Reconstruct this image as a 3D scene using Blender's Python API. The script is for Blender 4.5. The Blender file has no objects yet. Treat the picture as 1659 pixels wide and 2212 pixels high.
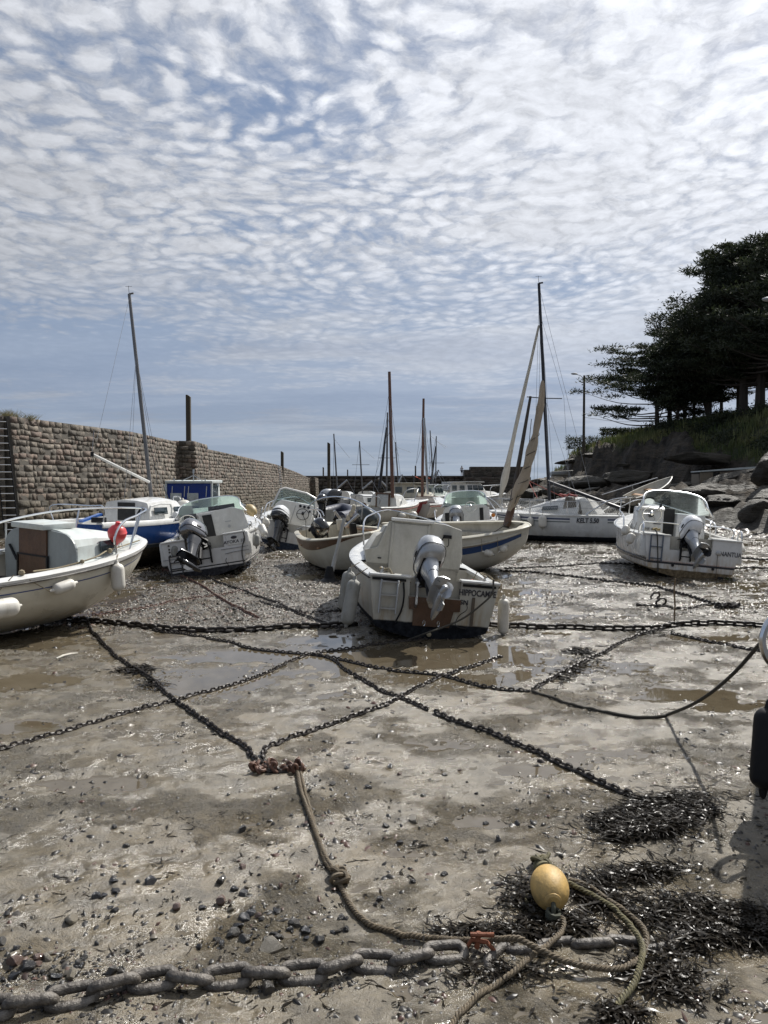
import bpy, math, random
import numpy as np
from mathutils import Vector, Matrix, Euler
R = math.radians
rnd = random.Random(7)
nr = np.random.RandomState(11)
S = bpy.context.scene
COL = S.collection

# ---------------------------------------------------------------- camera
CH = 1.9
F_ = 1664.0
PITCH = math.atan((1106 - 1050) / F_)
cam_d = bpy.data.cameras.new("camera")
cam_d.sensor_fit = 'VERTICAL'
cam_d.sensor_height = 24.0
cam_d.lens = 24.0 * F_ / 2212.0
cam_d.clip_start = 0.05
cam_d.clip_end = 6000
cam = bpy.data.objects.new("camera", cam_d)
cam.location = (0, 0, CH)
cam.rotation_euler = (math.pi / 2 - PITCH, 0, 0)
COL.objects.link(cam)
S.camera = cam

# ---------------------------------------------------------------- world
SUN_EL, SUN_AZ = R(47), R(38)          # azimuth measured clockwise from +Y
SD = Vector((math.sin(SUN_AZ) * math.cos(SUN_EL), math.cos(SUN_AZ) * math.cos(SUN_EL), math.sin(SUN_EL)))
W = bpy.data.worlds.new("World")
S.world = W
W.use_nodes = True


class NT:
    def __init__(s, nt):
        s.nt = nt
        s.n = nt.nodes
        s.l = nt.links

    def node(s, t, **kw):
        nd = s.n.new(t)
        for k, v in kw.items():
            if k == 'ins':
                for kk, vv in v.items():
                    s.set(nd.inputs[kk], vv)
            else:
                setattr(nd, k, v)
        return nd

    def set(s, inp, v):
        if isinstance(v, bpy.types.NodeSocket):
            s.l.new(v, inp)
        else:
            if isinstance(v, (tuple, list)) and inp.type == 'RGBA' and len(v) == 3:
                v = (*v, 1)
            inp.default_value = v

    def math(s, op, a, b=0.0, c=None, clamp=False):
        nd = s.n.new('ShaderNodeMath')
        nd.operation = op
        nd.use_clamp = clamp
        s.set(nd.inputs[0], a)
        s.set(nd.inputs[1], b)
        if c is not None:
            s.set(nd.inputs[2], c)
        return nd.outputs[0]

    def vmath(s, op, a, b=(0, 0, 0), out=0):
        nd = s.n.new('ShaderNodeVectorMath')
        nd.operation = op
        s.set(nd.inputs[0], a)
        if op == 'SCALE':
            s.set(nd.inputs[3], b)
        else:
            s.set(nd.inputs[1], b)
        return nd.outputs[out]

    def ramp(s, v, a, b, c=0.0, d=1.0, smooth=True):
        nd = s.n.new('ShaderNodeMapRange')
        nd.interpolation_type = 'SMOOTHSTEP' if smooth else 'LINEAR'
        s.set(nd.inputs[0], v)
        for i, q in enumerate((a, b, c, d)):
            s.set(nd.inputs[1 + i], q)
        return nd.outputs[0]

    def mix(s, f, a, b, mode='MIX'):
        nd = s.n.new('ShaderNodeMix')
        nd.data_type = 'RGBA'
        nd.blend_type = mode
        s.set(nd.inputs[0], f)
        s.set(nd.inputs[6], a)
        s.set(nd.inputs[7], b)
        return nd.outputs[2]

    def noise(s, vec, scale, detail=4, rough=0.55, dist=0.0, out=0):
        nd = s.n.new('ShaderNodeTexNoise')
        s.set(nd.inputs['Vector'], vec)
        s.set(nd.inputs['Scale'], scale)
        nd.inputs['Detail'].default_value = detail
        nd.inputs['Roughness'].default_value = rough
        nd.inputs['Distortion'].default_value = dist
        return nd.outputs[out]

    def voro(s, vec, scale, feature='F1', out=0, rand=1.0, smooth=None):
        nd = s.n.new('ShaderNodeTexVoronoi')
        nd.feature = feature
        s.set(nd.inputs['Vector'], vec)
        s.set(nd.inputs['Scale'], scale)
        nd.inputs['Randomness'].default_value = rand
        if smooth is not None:
            nd.inputs['Smoothness'].default_value = smooth
        return nd.outputs[out]


def build_world():
    g = NT(W.node_tree)
    g.n.clear()
    out = g.node('ShaderNodeOutputWorld')
    bg = g.node('ShaderNodeBackground')
    sky = g.node('ShaderNodeTexSky', sky_type='NISHITA', sun_disc=False)
    sky.sun_elevation = SUN_EL
    sky.sun_rotation = SUN_AZ
    sky.air_density = 1.0
    sky.dust_density = 1.6
    sky.ozone_density = 2.5
    tc = g.node('ShaderNodeTexCoord')
    d = tc.outputs['Generated']
    sp = g.node('ShaderNodeSeparateXYZ')
    g.set(sp.inputs[0], d)
    zc = g.math('MAXIMUM', sp.outputs[2], 0.0)
    inv = g.math('DIVIDE', 1.0, g.math('ADD', zc, 0.085))
    cv = g.node('ShaderNodeCombineXYZ')
    g.set(cv.inputs[0], g.math('MULTIPLY', sp.outputs[0], inv))
    g.set(cv.inputs[1], g.math('MULTIPLY', sp.outputs[1], inv))
    uv = cv.outputs[0]
    # gentle warping of the cloud sheet
    wv = g.vmath('SUBTRACT', g.noise(uv, 1.3, 3, out=1), (0.5, 0.5, 0.5))
    uvw = g.vmath('ADD', uv, g.vmath('SCALE', wv, 0.38))
    wv2 = g.vmath('SUBTRACT', g.noise(uv, 11.0, 4, 0.62, out=1), (0.5, 0.5, 0.5))
    uvx = g.vmath('ADD', uvw, g.vmath('SCALE', wv2, 0.065))
    cells = g.voro(uvx, 14.5, 'SMOOTH_F1', smooth=0.35)
    puff = g.ramp(cells, 0.10, 0.66, 1.0, 0.0, False)
    cells2 = g.voro(uvx, 27.0, 'SMOOTH_F1', smooth=0.3)
    puff2 = g.ramp(cells2, 0.05, 0.62, 1.0, 0.0, False)
    cov = g.noise(g.vmath('ADD', uvw, (5.1, 2.7, 0)), 0.85, 4, 0.5)
    fine = g.noise(uvx, 26.0, 6, 0.66)
    wisp = g.noise(g.vmath('MULTIPLY', uvx, (0.6, 1.5, 1)), 3.2, 6, 0.60)
    low = g.ramp(sp.outputs[2], 0.10, 0.33, 1.0, 0.0)
    hi = g.math('SUBTRACT', 1.0, low)
    pw = g.math('MULTIPLY_ADD', hi, 0.85, 0.15)
    dens = g.math('MULTIPLY', g.math('MULTIPLY', puff, 0.46), pw)
    dens = g.math('MULTIPLY_ADD', g.math('MULTIPLY', puff2, 0.20), pw, dens)
    dens = g.math('MULTIPLY_ADD', g.math('MULTIPLY', g.math('SUBTRACT', fine, 0.5), pw), 0.50, dens)
    dens = g.math('MULTIPLY_ADD', g.math('SUBTRACT', wisp, 0.5), 0.75, dens)
    dens = g.math('MULTIPLY_ADD', g.math('SUBTRACT', cov, 0.5), 1.5, dens)
    # the sheet thickens to the right (towards the sun) and thins in the upper left
    dens = g.math('ADD', dens, g.math('MULTIPLY_ADD', sp.outputs[0], 0.36, 0.34))
    mask = g.ramp(dens, -0.06, 0.66)
    thick = g.ramp(dens, 0.60, 1.25)
    # broad grey banks low in the sky
    bank = g.noise(g.vmath('MULTIPLY', uvw, (0.34, 1.0, 1)), 1.25, 6, 0.55)
    bankm = g.math('MULTIPLY', g.ramp(bank, 0.40, 0.60), g.ramp(sp.outputs[2], 0.02, 0.34, 1.0, 0.0))
    dots = g.vmath('DOT_PRODUCT', d, tuple(SD), out=1)
    glow = g.math('POWER', g.math('MAXIMUM', dots, 0.0), 4.0)
    fwd = g.math('POWER', g.math('MAXIMUM', dots, 0.0), 1.5)
    bright = g.math('MULTIPLY_ADD', glow, 3.2, g.math('MULTIPLY_ADD', fwd, 1.9, 3.0))
    # puffs are lit at the rim and greyer in their hearts
    tex = g.math('MULTIPLY_ADD', g.math('MULTIPLY', g.math('SUBTRACT', fine, 0.5), pw), 0.75, 0.98)
    tex = g.math('MULTIPLY_ADD', g.math('MULTIPLY', g.math('SUBTRACT', puff, 0.5), pw), 0.34, tex)
    bright = g.math('MULTIPLY', bright, tex)
    bright = g.math('MULTIPLY', bright, g.math('MULTIPLY_ADD', thick, -0.20, 1.04))
    bright = g.math('MULTIPLY', bright, g.math('MULTIPLY_ADD', bankm, -0.27, 1.0))
    bright = g.math('MULTIPLY', bright, g.math('MULTIPLY_ADD', low, -0.12, 1.0))
    ctint = g.mix(low, (0.96, 0.99, 1.06), (0.89, 0.97, 1.12))
    ctint = g.mix(bankm, ctint, (0.82, 0.93, 1.16))
    ccol = g.vmath('SCALE', ctint, bright)
    skyc = g.vmath('MULTIPLY', sky.outputs[0], (0.54, 0.54, 0.54))
    skyc = g.mix(g.math('MULTIPLY_ADD', low, 0.45, 0.38), skyc, (1.7, 2.35, 3.6))
    mask = g.math('MAXIMUM', mask, g.math('MULTIPLY', low, 0.5))
    col = g.mix(g.math('MULTIPLY', mask, 0.95), skyc, ccol)
    hz = g.ramp(sp.outputs[2], 0.0, 0.13, 0.60, 0.0)
    col = g.mix(hz, col, (2.55, 3.05, 3.65))
    g.set(bg.inputs[0], col)
    bg.inputs[1].default_value = 0.122
    g.l.new(bg.outputs[0], out.inputs[0])


build_world()
W.cycles.sampling_method = 'MANUAL'
W.cycles.sample_map_resolution = 512

# ---------------------------------------------------------------- sun
sun_d = bpy.data.lights.new("sun", 'SUN')
sun_d.energy = 5.0
sun_d.angle = R(0.55)
sun_d.color = (1.0, 0.965, 0.905)
sun = bpy.data.objects.new("sun", sun_d)
sun.rotation_euler = SD.to_track_quat('Z', 'Y').to_euler()
sun.location = SD * 60
COL.objects.link(sun)
vs = S.view_settings
vs.view_transform = 'Standard'
vs.look = 'None'
vs.gamma = 1.0
vs.use_curve_mapping = False
vs.exposure = 0.25
S.cycles.max_bounces = 6
S.cycles.transparent_max_bounces = 12
S.cycles.sample_clamp_indirect = 4.0
S.cycles.use_denoising = True


# ---------------------------------------------------------------- picking helpers
def ray(px, py):
    a = (px - 829.5) / F_
    b = (1106 - py) / F_
    cp, sp_ = math.cos(PITCH), math.sin(PITCH)
    return Vector((a, cp + b * sp_, -sp_ + b * cp))


def at(px, py, Y):
    "world point at photo position px,py standing Y metres ahead"
    d = ray(px, py)
    return Vector((0, 0, CH)) + d * (Y / d.y)


def gp(px, py, z=0.0):
    "ground point"
    d = ray(px, py)
    return Vector((0, 0, CH)) + d * ((z - CH) / d.z)


# ---------------------------------------------------------------- numpy noise
_perm = np.random.RandomState(3).permutation(512)
_perm = np.concatenate([_perm, _perm])
_ga = np.random.RandomState(4).rand(512) * 2 * np.pi
_gx, _gy = np.cos(_ga), np.sin(_ga)


def perlin(x, y):
    x = np.asarray(x, float)
    y = np.asarray(y, float)
    xi = np.floor(x).astype(int)
    yi = np.floor(y).astype(int)
    xf = x - xi
    yf = y - yi
    u = xf * xf * xf * (xf * (xf * 6 - 15) + 10)
    v = yf * yf * yf * (yf * (yf * 6 - 15) + 10)

    def g(ix, iy, dx, dy):
        h = _perm[(_perm[ix & 511] + iy) & 511]
        return _gx[h] * dx + _gy[h] * dy
    a = g(xi, yi, xf, yf)
    b = g(xi + 1, yi, xf - 1, yf)
    c = g(xi, yi + 1, xf, yf - 1)
    d = g(xi + 1, yi + 1, xf - 1, yf - 1)
    return (a + u * (b - a) + v * (c - a + u * (a - b - c + d))) * 1.5


def fbm(x, y, o=4, gain=0.5, lac=2.03):
    s = 0
    a = 1.0
    for i in range(o):
        s = s + a * perlin(x + i * 17.3, y - i * 9.1)
        x = x * lac
        y = y * lac
        a *= gain
    return s


def sstep(a, b, x):
    t = np.clip((np.asarray(x, float) - a) / (b - a), 0, 1)
    return t * t * (3 - 2 * t)


# ---------------------------------------------------------------- mesh builder
class MB:
    def __init__(s, xf=None):
        s.v = []
        s.f = []
        s.m = []
        s.xf = xf
        s.cur = 0

    def add(s, vs_, fs):
        o = len(s.v)
        if s.xf is not None:
            vs_ = [s.xf @ Vector(p) for p in vs_]
        s.v += [tuple(p) for p in vs_]
        for f in fs:
            s.f.append(tuple(i + o for i in f))
            s.m.append(s.cur)
        return s

    def box(s, c, d, rot=None, top=1.0, topy=None):
        "box with centre c, size d; top faces scaled by top"
        ty = top if topy is None else topy
        hx, hy, hz = d[0] / 2, d[1] / 2, d[2] / 2
        P = [(-hx, -hy, -hz), (hx, -hy, -hz), (hx, hy, -hz), (-hx, hy, -hz),
             (-hx * top, -hy * ty, hz), (hx * top, -hy * ty, hz), (hx * top, hy * ty, hz), (-hx * top, hy * ty, hz)]
        M = Matrix.Translation(Vector(c))
        if rot is not None:
            M = M @ Euler(rot).to_matrix().to_4x4()
        return s.add([M @ Vector(p) for p in P],
                     [(0, 3, 2, 1), (4, 5, 6, 7), (0, 1, 5, 4), (1, 2, 6, 5), (2, 3, 7, 6), (3, 0, 4, 7)])

    def grid(s, rows, close=False, cap0=False, cap1=False):
        n = len(rows[0])
        V = [p for r in rows for p in r]
        Fc = []
        m = n if close else n - 1
        for i in range(len(rows) - 1):
            for j in range(m):
                k = (j + 1) % n
                Fc.append((i * n + j, i * n + k, (i + 1) * n + k, (i + 1) * n + j))
        if cap0:
            Fc.append(tuple(range(n - 1, -1, -1)))
        if cap1:
            b = (len(rows) - 1) * n
            Fc.append(tuple(b + j for j in range(n)))
        return s.add(V, Fc)

    def tube(s, pts, r, n=6, closed=False, caps=True, flat=1.0):
        pts = [Vector(p) for p in pts]
        N = len(pts)
        rr = r if isinstance(r, (list, tuple)) else [r] * N
        rows = []
        up = None
        for i, p in enumerate(pts):
            if closed:
                t = pts[(i + 1) % N] - pts[i - 1]
            else:
                t = pts[min(i + 1, N - 1)] - pts[max(i - 1, 0)]
            if t.length < 1e-9:
                t = Vector((0, 0, 1))
            t.normalize()
            if up is None:
                a = Vector((0, 0, 1)) if abs(t.z) < 0.9 else Vector((1, 0, 0))
                up = (a - t * a.dot(t)).normalized()
            else:
                up = up - t * up.dot(t)
                up = up.normalized() if up.length > 1e-6 else Vector((1, 0, 0))
            sd = t.cross(up)
            rows.append([p + (sd * math.cos(2 * math.pi * k / n) + up * flat * math.sin(2 * math.pi * k / n)) * rr[i] for k in range(n)])
        if closed:
            rows.append(rows[0])
            return s.grid(rows, close=True)
        return s.grid(rows, close=True, cap0=caps, cap1=caps)

    def lathe(s, prof, n=16, M=None, caps=True):
        "profile of (r,z) about z"
        rows = []
        for r, z in prof:
            rows.append([Vector((r * math.cos(2 * math.pi * k / n), r * math.sin(2 * math.pi * k / n), z)) for k in range(n)])
        if M is not None:
            rows = [[M @ p for p in row] for row in rows]
        return s.grid(rows, close=True, cap0=caps, cap1=caps)

    def prism(s, poly, a, b, axis='x'):
        "polygon (2-D) extruded from a to b along axis"
        def mk(t, p):
            return (t, p[0], p[1]) if axis == 'x' else ((p[0], t, p[1]) if axis == 'y' else (p[0], p[1], t))
        n = len(poly)
        V = [mk(a, p) for p in poly] + [mk(b, p) for p in poly]
        Fc = [tuple(range(n)), tuple(range(2 * n - 1, n - 1, -1))]
        for i in range(n):
            j = (i + 1) % n
            Fc.append((j, i, i + n, j + n))
        return s.add(V, Fc)

    def ball(s, c, r, n=14, sc=(1, 1, 1), M=None):
        rows = []
        m = max(4, n // 2)
        for i in range(m + 1):
            t = math.pi * i / m
            rr = max(math.sin(t), 1e-3)
            rows.append([Vector((c[0] + r * sc[0] * rr * math.cos(2 * math.pi * k / n), c[1] + r * sc[1] * rr * math.sin(2 * math.pi * k / n), c[2] - r * sc[2] * math.cos(t))) for k in range(n)])
        if M is not None:
            rows = [[M @ p for p in q] for q in rows]
        return s.grid(rows, close=True, cap0=True, cap1=True)

    def build(s, name, mats, parent=None, smooth=True, world=False, bevel=0, loc=None, rot=None, angle=38, solid=0):
        me = bpy.data.meshes.new(name)
        V = s.v
        if world and parent is not None:
            Mi = WM(parent).inverted()
            V = [tuple(Mi @ Vector(p)) for p in V]
        me.from_pydata(V, [], s.f)
        if not isinstance(mats, (list, tuple)):
            mats = [mats]
        for m in mats:
            me.materials.append(m)
        if len(mats) > 1:
            me.polygons.foreach_set('material_index', s.m)
        me.update()
        import bmesh
        bm = bmesh.new()
        bm.from_mesh(me)
        bmesh.ops.recalc_face_normals(bm, faces=bm.faces)
        if bevel:
            es = [e for e in bm.edges if len(e.link_faces) == 2 and e.calc_face_angle(0) > 0.6]
            bmesh.ops.bevel(bm, geom=es, offset=bevel, segments=2, affect='EDGES', profile=0.6, clamp_overlap=True)
        bm.to_mesh(me)
        bm.free()
        if smooth:
            me.polygons.foreach_set('use_smooth', [True] * len(me.polygons))
            try:
                me.set_sharp_from_angle(angle=R(angle))
            except Exception:
                pass
        ob = bpy.data.objects.new(name, me)
        COL.objects.link(ob)
        if parent is not None:
            ob.parent = parent
        if loc is not None:
            ob.location = loc
        if rot is not None:
            ob.rotation_euler = rot
        if solid:
            md = ob.modifiers.new('solid', 'SOLIDIFY')
            md.thickness = solid
        return ob


def WM(ob):
    "world matrix from loc/rot of the chain of parents, without a depsgraph update"
    M = Matrix.LocRotScale(ob.location, ob.rotation_euler, ob.scale)
    return WM(ob.parent) @ M if ob.parent else M


def tag(o, label, cat, group=None):
    o['label'] = label
    o['category'] = cat
    if group:
        o['group'] = group
    return o


def struct(o, kind='structure'):
    o['kind'] = kind
    return o


def empty(name, loc=(0, 0, 0), rot=(0, 0, 0)):
    o = bpy.data.objects.new(name, None)
    o.empty_display_size = 0.3
    o.location = loc
    o.rotation_euler = rot
    COL.objects.link(o)
    return o


def np_mesh(name, V, Fq, mats, smooth=True, attrs=None):
    "fast mesh from numpy arrays; Fq (n,3) or (n,4)"
    me = bpy.data.meshes.new(name)
    V = np.asarray(V, np.float32)
    Fq = np.asarray(Fq, np.int32)
    k = Fq.shape[1]
    me.vertices.add(len(V))
    me.vertices.foreach_set('co', V.ravel())
    me.loops.add(Fq.size)
    me.loops.foreach_set('vertex_index', Fq.ravel())
    me.polygons.add(len(Fq))
    me.polygons.foreach_set('loop_start', np.arange(0, Fq.size, k, dtype=np.int32))
    me.polygons.foreach_set('loop_total', np.full(len(Fq), k, np.int32))
    if not isinstance(mats, (list, tuple)):
        mats = [mats]
    for m in mats:
        me.materials.append(m)
    if attrs:
        for an, av in attrs.items():
            a = me.attributes.new(an, 'FLOAT', 'POINT')
            a.data.foreach_set('value', np.asarray(av, np.float32))
    me.update(calc_edges=True)
    me.validate()
    if smooth:
        me.polygons.foreach_set('use_smooth', np.ones(len(me.polygons), bool))
    ob = bpy.data.objects.new(name, me)
    COL.objects.link(ob)
    return ob


def arc(c, r, a0, a1, n, plane='yz'):
    out = []
    for i in range(n + 1):
        a = R(a0 + (a1 - a0) * i / n)
        p, q = r * math.cos(a), r * math.sin(a)
        if plane == 'yz':
            out.append((c[0], c[1] + p, c[2] + q))
        elif plane == 'xz':
            out.append((c[0] + p, c[1], c[2] + q))
        else:
            out.append((c[0] + p, c[1] + q, c[2]))
    return out


def cr(pts, n=6):
    "catmull-rom smoothing of a polyline"
    P = [Vector(p) for p in pts]
    if len(P) < 3:
        return P
    P = [P[0] * 2 - P[1]] + P + [P[-1] * 2 - P[-2]]
    out = []
    for i in range(1, len(P) - 2):
        for k in range(n):
            t = k / n
            a, b, c, d = P[i - 1], P[i], P[i + 1], P[i + 2]
            out.append(0.5 * ((2 * b) + (c - a) * t + (2 * a - 5 * b + 4 * c - d) * t * t + (3 * b - a - 3 * c + d) * t ** 3))
    out.append(P[-2])
    return out


# ---------------------------------------------------------------- materials
def newmat(name):
    m = bpy.data.materials.new(name)
    m.use_nodes = True
    g = NT(m.node_tree)
    g.n.clear()
    out = g.node('ShaderNodeOutputMaterial')
    b = g.node('ShaderNodeBsdfPrincipled')
    g.l.new(b.outputs[0], out.inputs[0])
    tc = g.node('ShaderNodeTexCoord')
    return m, g, b, tc.outputs['Object'], out


_mc = {}


def pm(name, col, rough=0.5, metal=0.0, var=0.12, sc=6.0, bump=0.0, bsc=40.0, dirt=None, dirt_amt=0.0, coat=0.0, spec=0.5, dsc=2.5):
    "painted / moulded surface with uneven colour, wear and gloss"
    if name in _mc:
        return _mc[name]
    m, g, b, oc, out = newmat(name)
    n1 = g.noise(oc, sc, 5, 0.6)
    n2 = g.noise(oc, sc * 7, 4, 0.6)
    f = g.math('MULTIPLY_ADD', n2, 0.35, g.math('MULTIPLY', n1, 0.65))
    lo = tuple(c * (1 - var) for c in col)
    hi = tuple(min(1, c * (1 + var)) for c in col)
    c = g.mix(g.ramp(f, 0.3, 0.7), lo, hi)
    if dirt is not None:
        dn = g.noise(g.vmath('MULTIPLY', oc, (1, 1, 0.35)), dsc, 6, 0.7)
        dm = g.ramp(dn, 0.5 - 0.1 * dirt_amt, 0.74, 0, dirt_amt)
        c = g.mix(dm, c, dirt)
    g.set(b.inputs['Base Color'], c)
    g.set(b.inputs['Roughness'], g.ramp(n1, 0.2, 0.8, max(0.02, rough * 0.75), min(1, rough * 1.3)))
    b.inputs['Metallic'].default_value = metal
    b.inputs['Specular IOR Level'].default_value = spec
    b.inputs['Coat Weight'].default_value = coat
    b.inputs['Coat Roughness'].default_value = 0.08
    if bump:
        bp = g.node('ShaderNodeBump')
        bp.inputs['Distance'].default_value = 0.01
        bp.inputs['Strength'].default_value = bump
        g.set(bp.inputs['Height'], g.noise(oc, bsc, 4, 0.6))
        g.l.new(bp.outputs[0], b.inputs['Normal'])
    _mc[name] = m
    return m


def hullmat(name, top, bottom, wl, stain=(0.30, 0.22, 0.12), samt=0.5, rough=0.3, bands=(), tilt=0.0):
    "topsides / antifouling split at local height wl, weed and rust staining above it"
    m, g, b, oc, out = newmat(name)
    sp = g.node('ShaderNodeSeparateXYZ')
    g.set(sp.inputs[0], oc)
    z = g.math('MULTIPLY_ADD', sp.outputs[0], -tilt, sp.outputs[2])
    wob = g.math('MULTIPLY', g.math('SUBTRACT', g.noise(oc, 5.0, 4), 0.5), 0.03)
    zz = g.math('ADD', z, wob)
    n = g.noise(oc, 2.5, 5, 0.6)
    c = g.mix(g.ramp(n, 0.3, 0.7), tuple(q * 0.9 for q in top), tuple(min(1, q * 1.06) for q in top))
    st = g.noise(g.vmath('MULTIPLY', oc, (4, 4, 0.8)), 2.0, 6, 0.7)
    near = g.ramp(z, wl, wl + 0.45, 1.0, 0.0)
    c = g.mix(g.math('MULTIPLY', g.math('MULTIPLY', near, g.ramp(st, 0.35, 0.7)), samt), c, stain)
    sc2 = g.noise(g.vmath('MULTIPLY', oc, (1, 1, 6)), 9.0, 5, 0.7)
    c = g.mix(g.ramp(sc2, 0.62, 0.8, 0, 0.35 * samt), c, (0.18, 0.16, 0.13))
    for (z0, z1, bc) in bands:
        k = g.math('MULTIPLY', g.math('GREATER_THAN', z, z0), g.math('LESS_THAN', z, z1))
        c = g.mix(k, c, bc)
    bn = g.noise(oc, 14.0, 6, 0.7)
    bc = g.mix(g.ramp(bn, 0.35, 0.7), tuple(q * 0.6 for q in bottom), tuple(q * 1.5 + 0.01 for q in bottom))
    k = g.ramp(zz, wl - 0.012, wl + 0.012, 1, 0)
    c = g.mix(k, c, bc)
    g.set(b.inputs['Base Color'], c)
    g.set(b.inputs['Roughness'], g.math('ADD', g.math('MULTIPLY', k, 0.4), g.ramp(n, 0.2, 0.8, rough * 0.8, rough * 1.3)))
    g.set(b.inputs['Specular IOR Level'], g.math('MULTIPLY_ADD', k, -0.38, 0.5))
    bp = g.node('ShaderNodeBump')
    bp.inputs['Distance'].default_value = 0.01
    g.set(bp.inputs['Strength'], g.math('MULTIPLY_ADD', k, 0.6, 0.05))
    g.set(bp.inputs['Height'], bn)
    g.l.new(bp.outputs[0], b.inputs['Normal'])
    return m


def glassmat(name, tint=(0.75, 0.85, 0.85), opac=0.25):
    if name in _mc:
        return _mc[name]
    m, g, b, oc, out = newmat(name)
    g.n.remove(b)
    tr = g.node('ShaderNodeBsdfTransparent')
    g.set(tr.inputs[0], (*tint, 1))
    gl = g.node('ShaderNodeBsdfGlossy')
    gl.inputs['Roughness'].default_value = 0.03
    df = g.node('ShaderNodeBsdfDiffuse')
    g.set(df.inputs[0], (0.35, 0.38, 0.38, 1))
    n = g.noise(oc, 6.0, 5, 0.7)
    m1 = g.node('ShaderNodeMixShader')
    g.set(m1.inputs[0], g.ramp(n, 0.35, 0.8, opac * 0.4, opac))
    g.l.new(tr.outputs[0], m1.inputs[1])
    g.l.new(df.outputs[0], m1.inputs[2])
    fr = g.node('ShaderNodeFresnel')
    fr.inputs[0].default_value = 1.45
    m2 = g.node('ShaderNodeMixShader')
    g.l.new(fr.outputs[0], m2.inputs[0])
    g.l.new(m1.outputs[0], m2.inputs[1])
    g.l.new(gl.outputs[0], m2.inputs[2])
    g.l.new(m2.outputs[0], out.inputs[0])
    _mc[name] = m
    return m


WHITE = pm('white_gelcoat', (0.64, 0.64, 0.62), 0.25, var=0.07, dirt=(0.33, 0.30, 0.24), dirt_amt=0.35, coat=0.25)
CREAM = pm('cream_gelcoat', (0.50, 0.475, 0.395), 0.4, var=0.08, dirt=(0.22, 0.18, 0.12), dirt_amt=0.6)
DULLW = pm('dull_white_paint', (0.44, 0.43, 0.385), 0.5, var=0.1, dirt=(0.18, 0.16, 0.12), dirt_amt=0.6)
GREY = pm('grey_paint', (0.27, 0.30, 0.31), 0.45, var=0.08, dirt=(0.15, 0.14, 0.12), dirt_amt=0.5)
PALEG = pm('pale_grey_deck_paint', (0.50, 0.54, 0.53), 0.4, var=0.08, dirt=(0.3, 0.25, 0.18), dirt_amt=0.5)
WOODD = pm('dark_varnished_wood', (0.085, 0.042, 0.022), 0.35, var=0.35, sc=3, dirt=(0.16, 0.12, 0.09), dirt_amt=0.5, bump=0.3)
WOODL = pm('weathered_teak', (0.33, 0.19, 0.10), 0.5, var=0.25, sc=4, bump=0.3)
CHROME = pm('polished_steel', (0.72, 0.73, 0.74), 0.18, metal=1.0, var=0.04)
ALU = pm('dull_aluminium', (0.42, 0.43, 0.44), 0.38, metal=0.9, var=0.1)
MASTG = pm('grey_mast_alloy', (0.16, 0.16, 0.165), 0.4, metal=0.6, var=0.1)
WOODM = pm('brown_mast_wood', (0.13, 0.065, 0.045), 0.5, var=0.2)
BLACK = pm('black_plastic', (0.012, 0.012, 0.014), 0.3, var=0.2, spec=0.3)
RUBBER = pm('black_rubber', (0.010, 0.010, 0.011), 0.5, var=0.2, spec=0.22)
SILVER = pm('silver_cowling_paint', (0.40, 0.41, 0.42), 0.30, metal=0.55, var=0.07, coat=0.5, dirt=(0.12, 0.12, 0.12), dirt_amt=0.35)
DSILV = pm('dark_silver_cowling_paint', (0.20, 0.20, 0.21), 0.16, metal=0.85, var=0.08, coat=0.8)
BLKG = pm('glossy_black_cowling', (0.012, 0.012, 0.014), 0.12, var=0.1, coat=0.8)
WCOWL = pm('white_cowling_paint', (0.7, 0.71, 0.72), 0.2, var=0.05, coat=0.6, dirt=(0.3, 0.3, 0.3), dirt_amt=0.2)
FEND = pm('white_fender_vinyl', (0.62, 0.60, 0.55), 0.4, var=0.07, dirt=(0.30, 0.26, 0.18), dirt_amt=0.55, dsc=5)
GFEND = pm('grimy_fender_vinyl', (0.30, 0.30, 0.28), 0.6, var=0.12, dirt=(0.12, 0.11, 0.08), dirt_amt=0.7, dsc=6, bump=0.2)
REDV = pm('red_buoy_vinyl', (0.62, 0.055, 0.06), 0.35, var=0.12, dirt=(0.5, 0.12, 0.10), dirt_amt=0.4)
ROPEM = pm('tan_rope', (0.24, 0.20, 0.13), 0.85, var=0.3, sc=30, bump=0.5, bsc=200)
ROPED = pm('dark_weathered_rope', (0.06, 0.055, 0.045), 0.85, var=0.3, sc=20)
WIRE = pm('grey_rigging_wire', (0.22, 0.23, 0.25), 0.4, metal=0.5)
GLASS = glassmat('windscreen_glass')
GLASSG = glassmat('green_tinted_glass', (0.55, 0.72, 0.66), 0.3)
WINDOW = pm('dark_cabin_window', (0.03, 0.045, 0.055), 0.08, var=0.2, coat=0.4)
BLUEP = pm('blue_hull_paint', (0.02, 0.09, 0.33), 0.3, var=0.12, coat=0.3, dirt=(0.02, 0.04, 0.12), dirt_amt=0.5)
BLUEC = pm('blue_canvas', (0.012, 0.035, 0.19), 0.8, var=0.2, bump=0.4, bsc=8)
NAVY = pm('navy_stripe', (0.02, 0.03, 0.09), 0.35)
LETTER = pm('dark_lettering_vinyl', (0.035, 0.035, 0.045), 0.4)
INNER = pm('inner_liner', (0.48, 0.46, 0.40), 0.45, var=0.08, dirt=(0.2, 0.17, 0.12), dirt_amt=0.5)
SHADEIN = pm('recess_shade', (0.02, 0.02, 0.02), 0.7)  # near-black colour stands in for the shade inside openings


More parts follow.
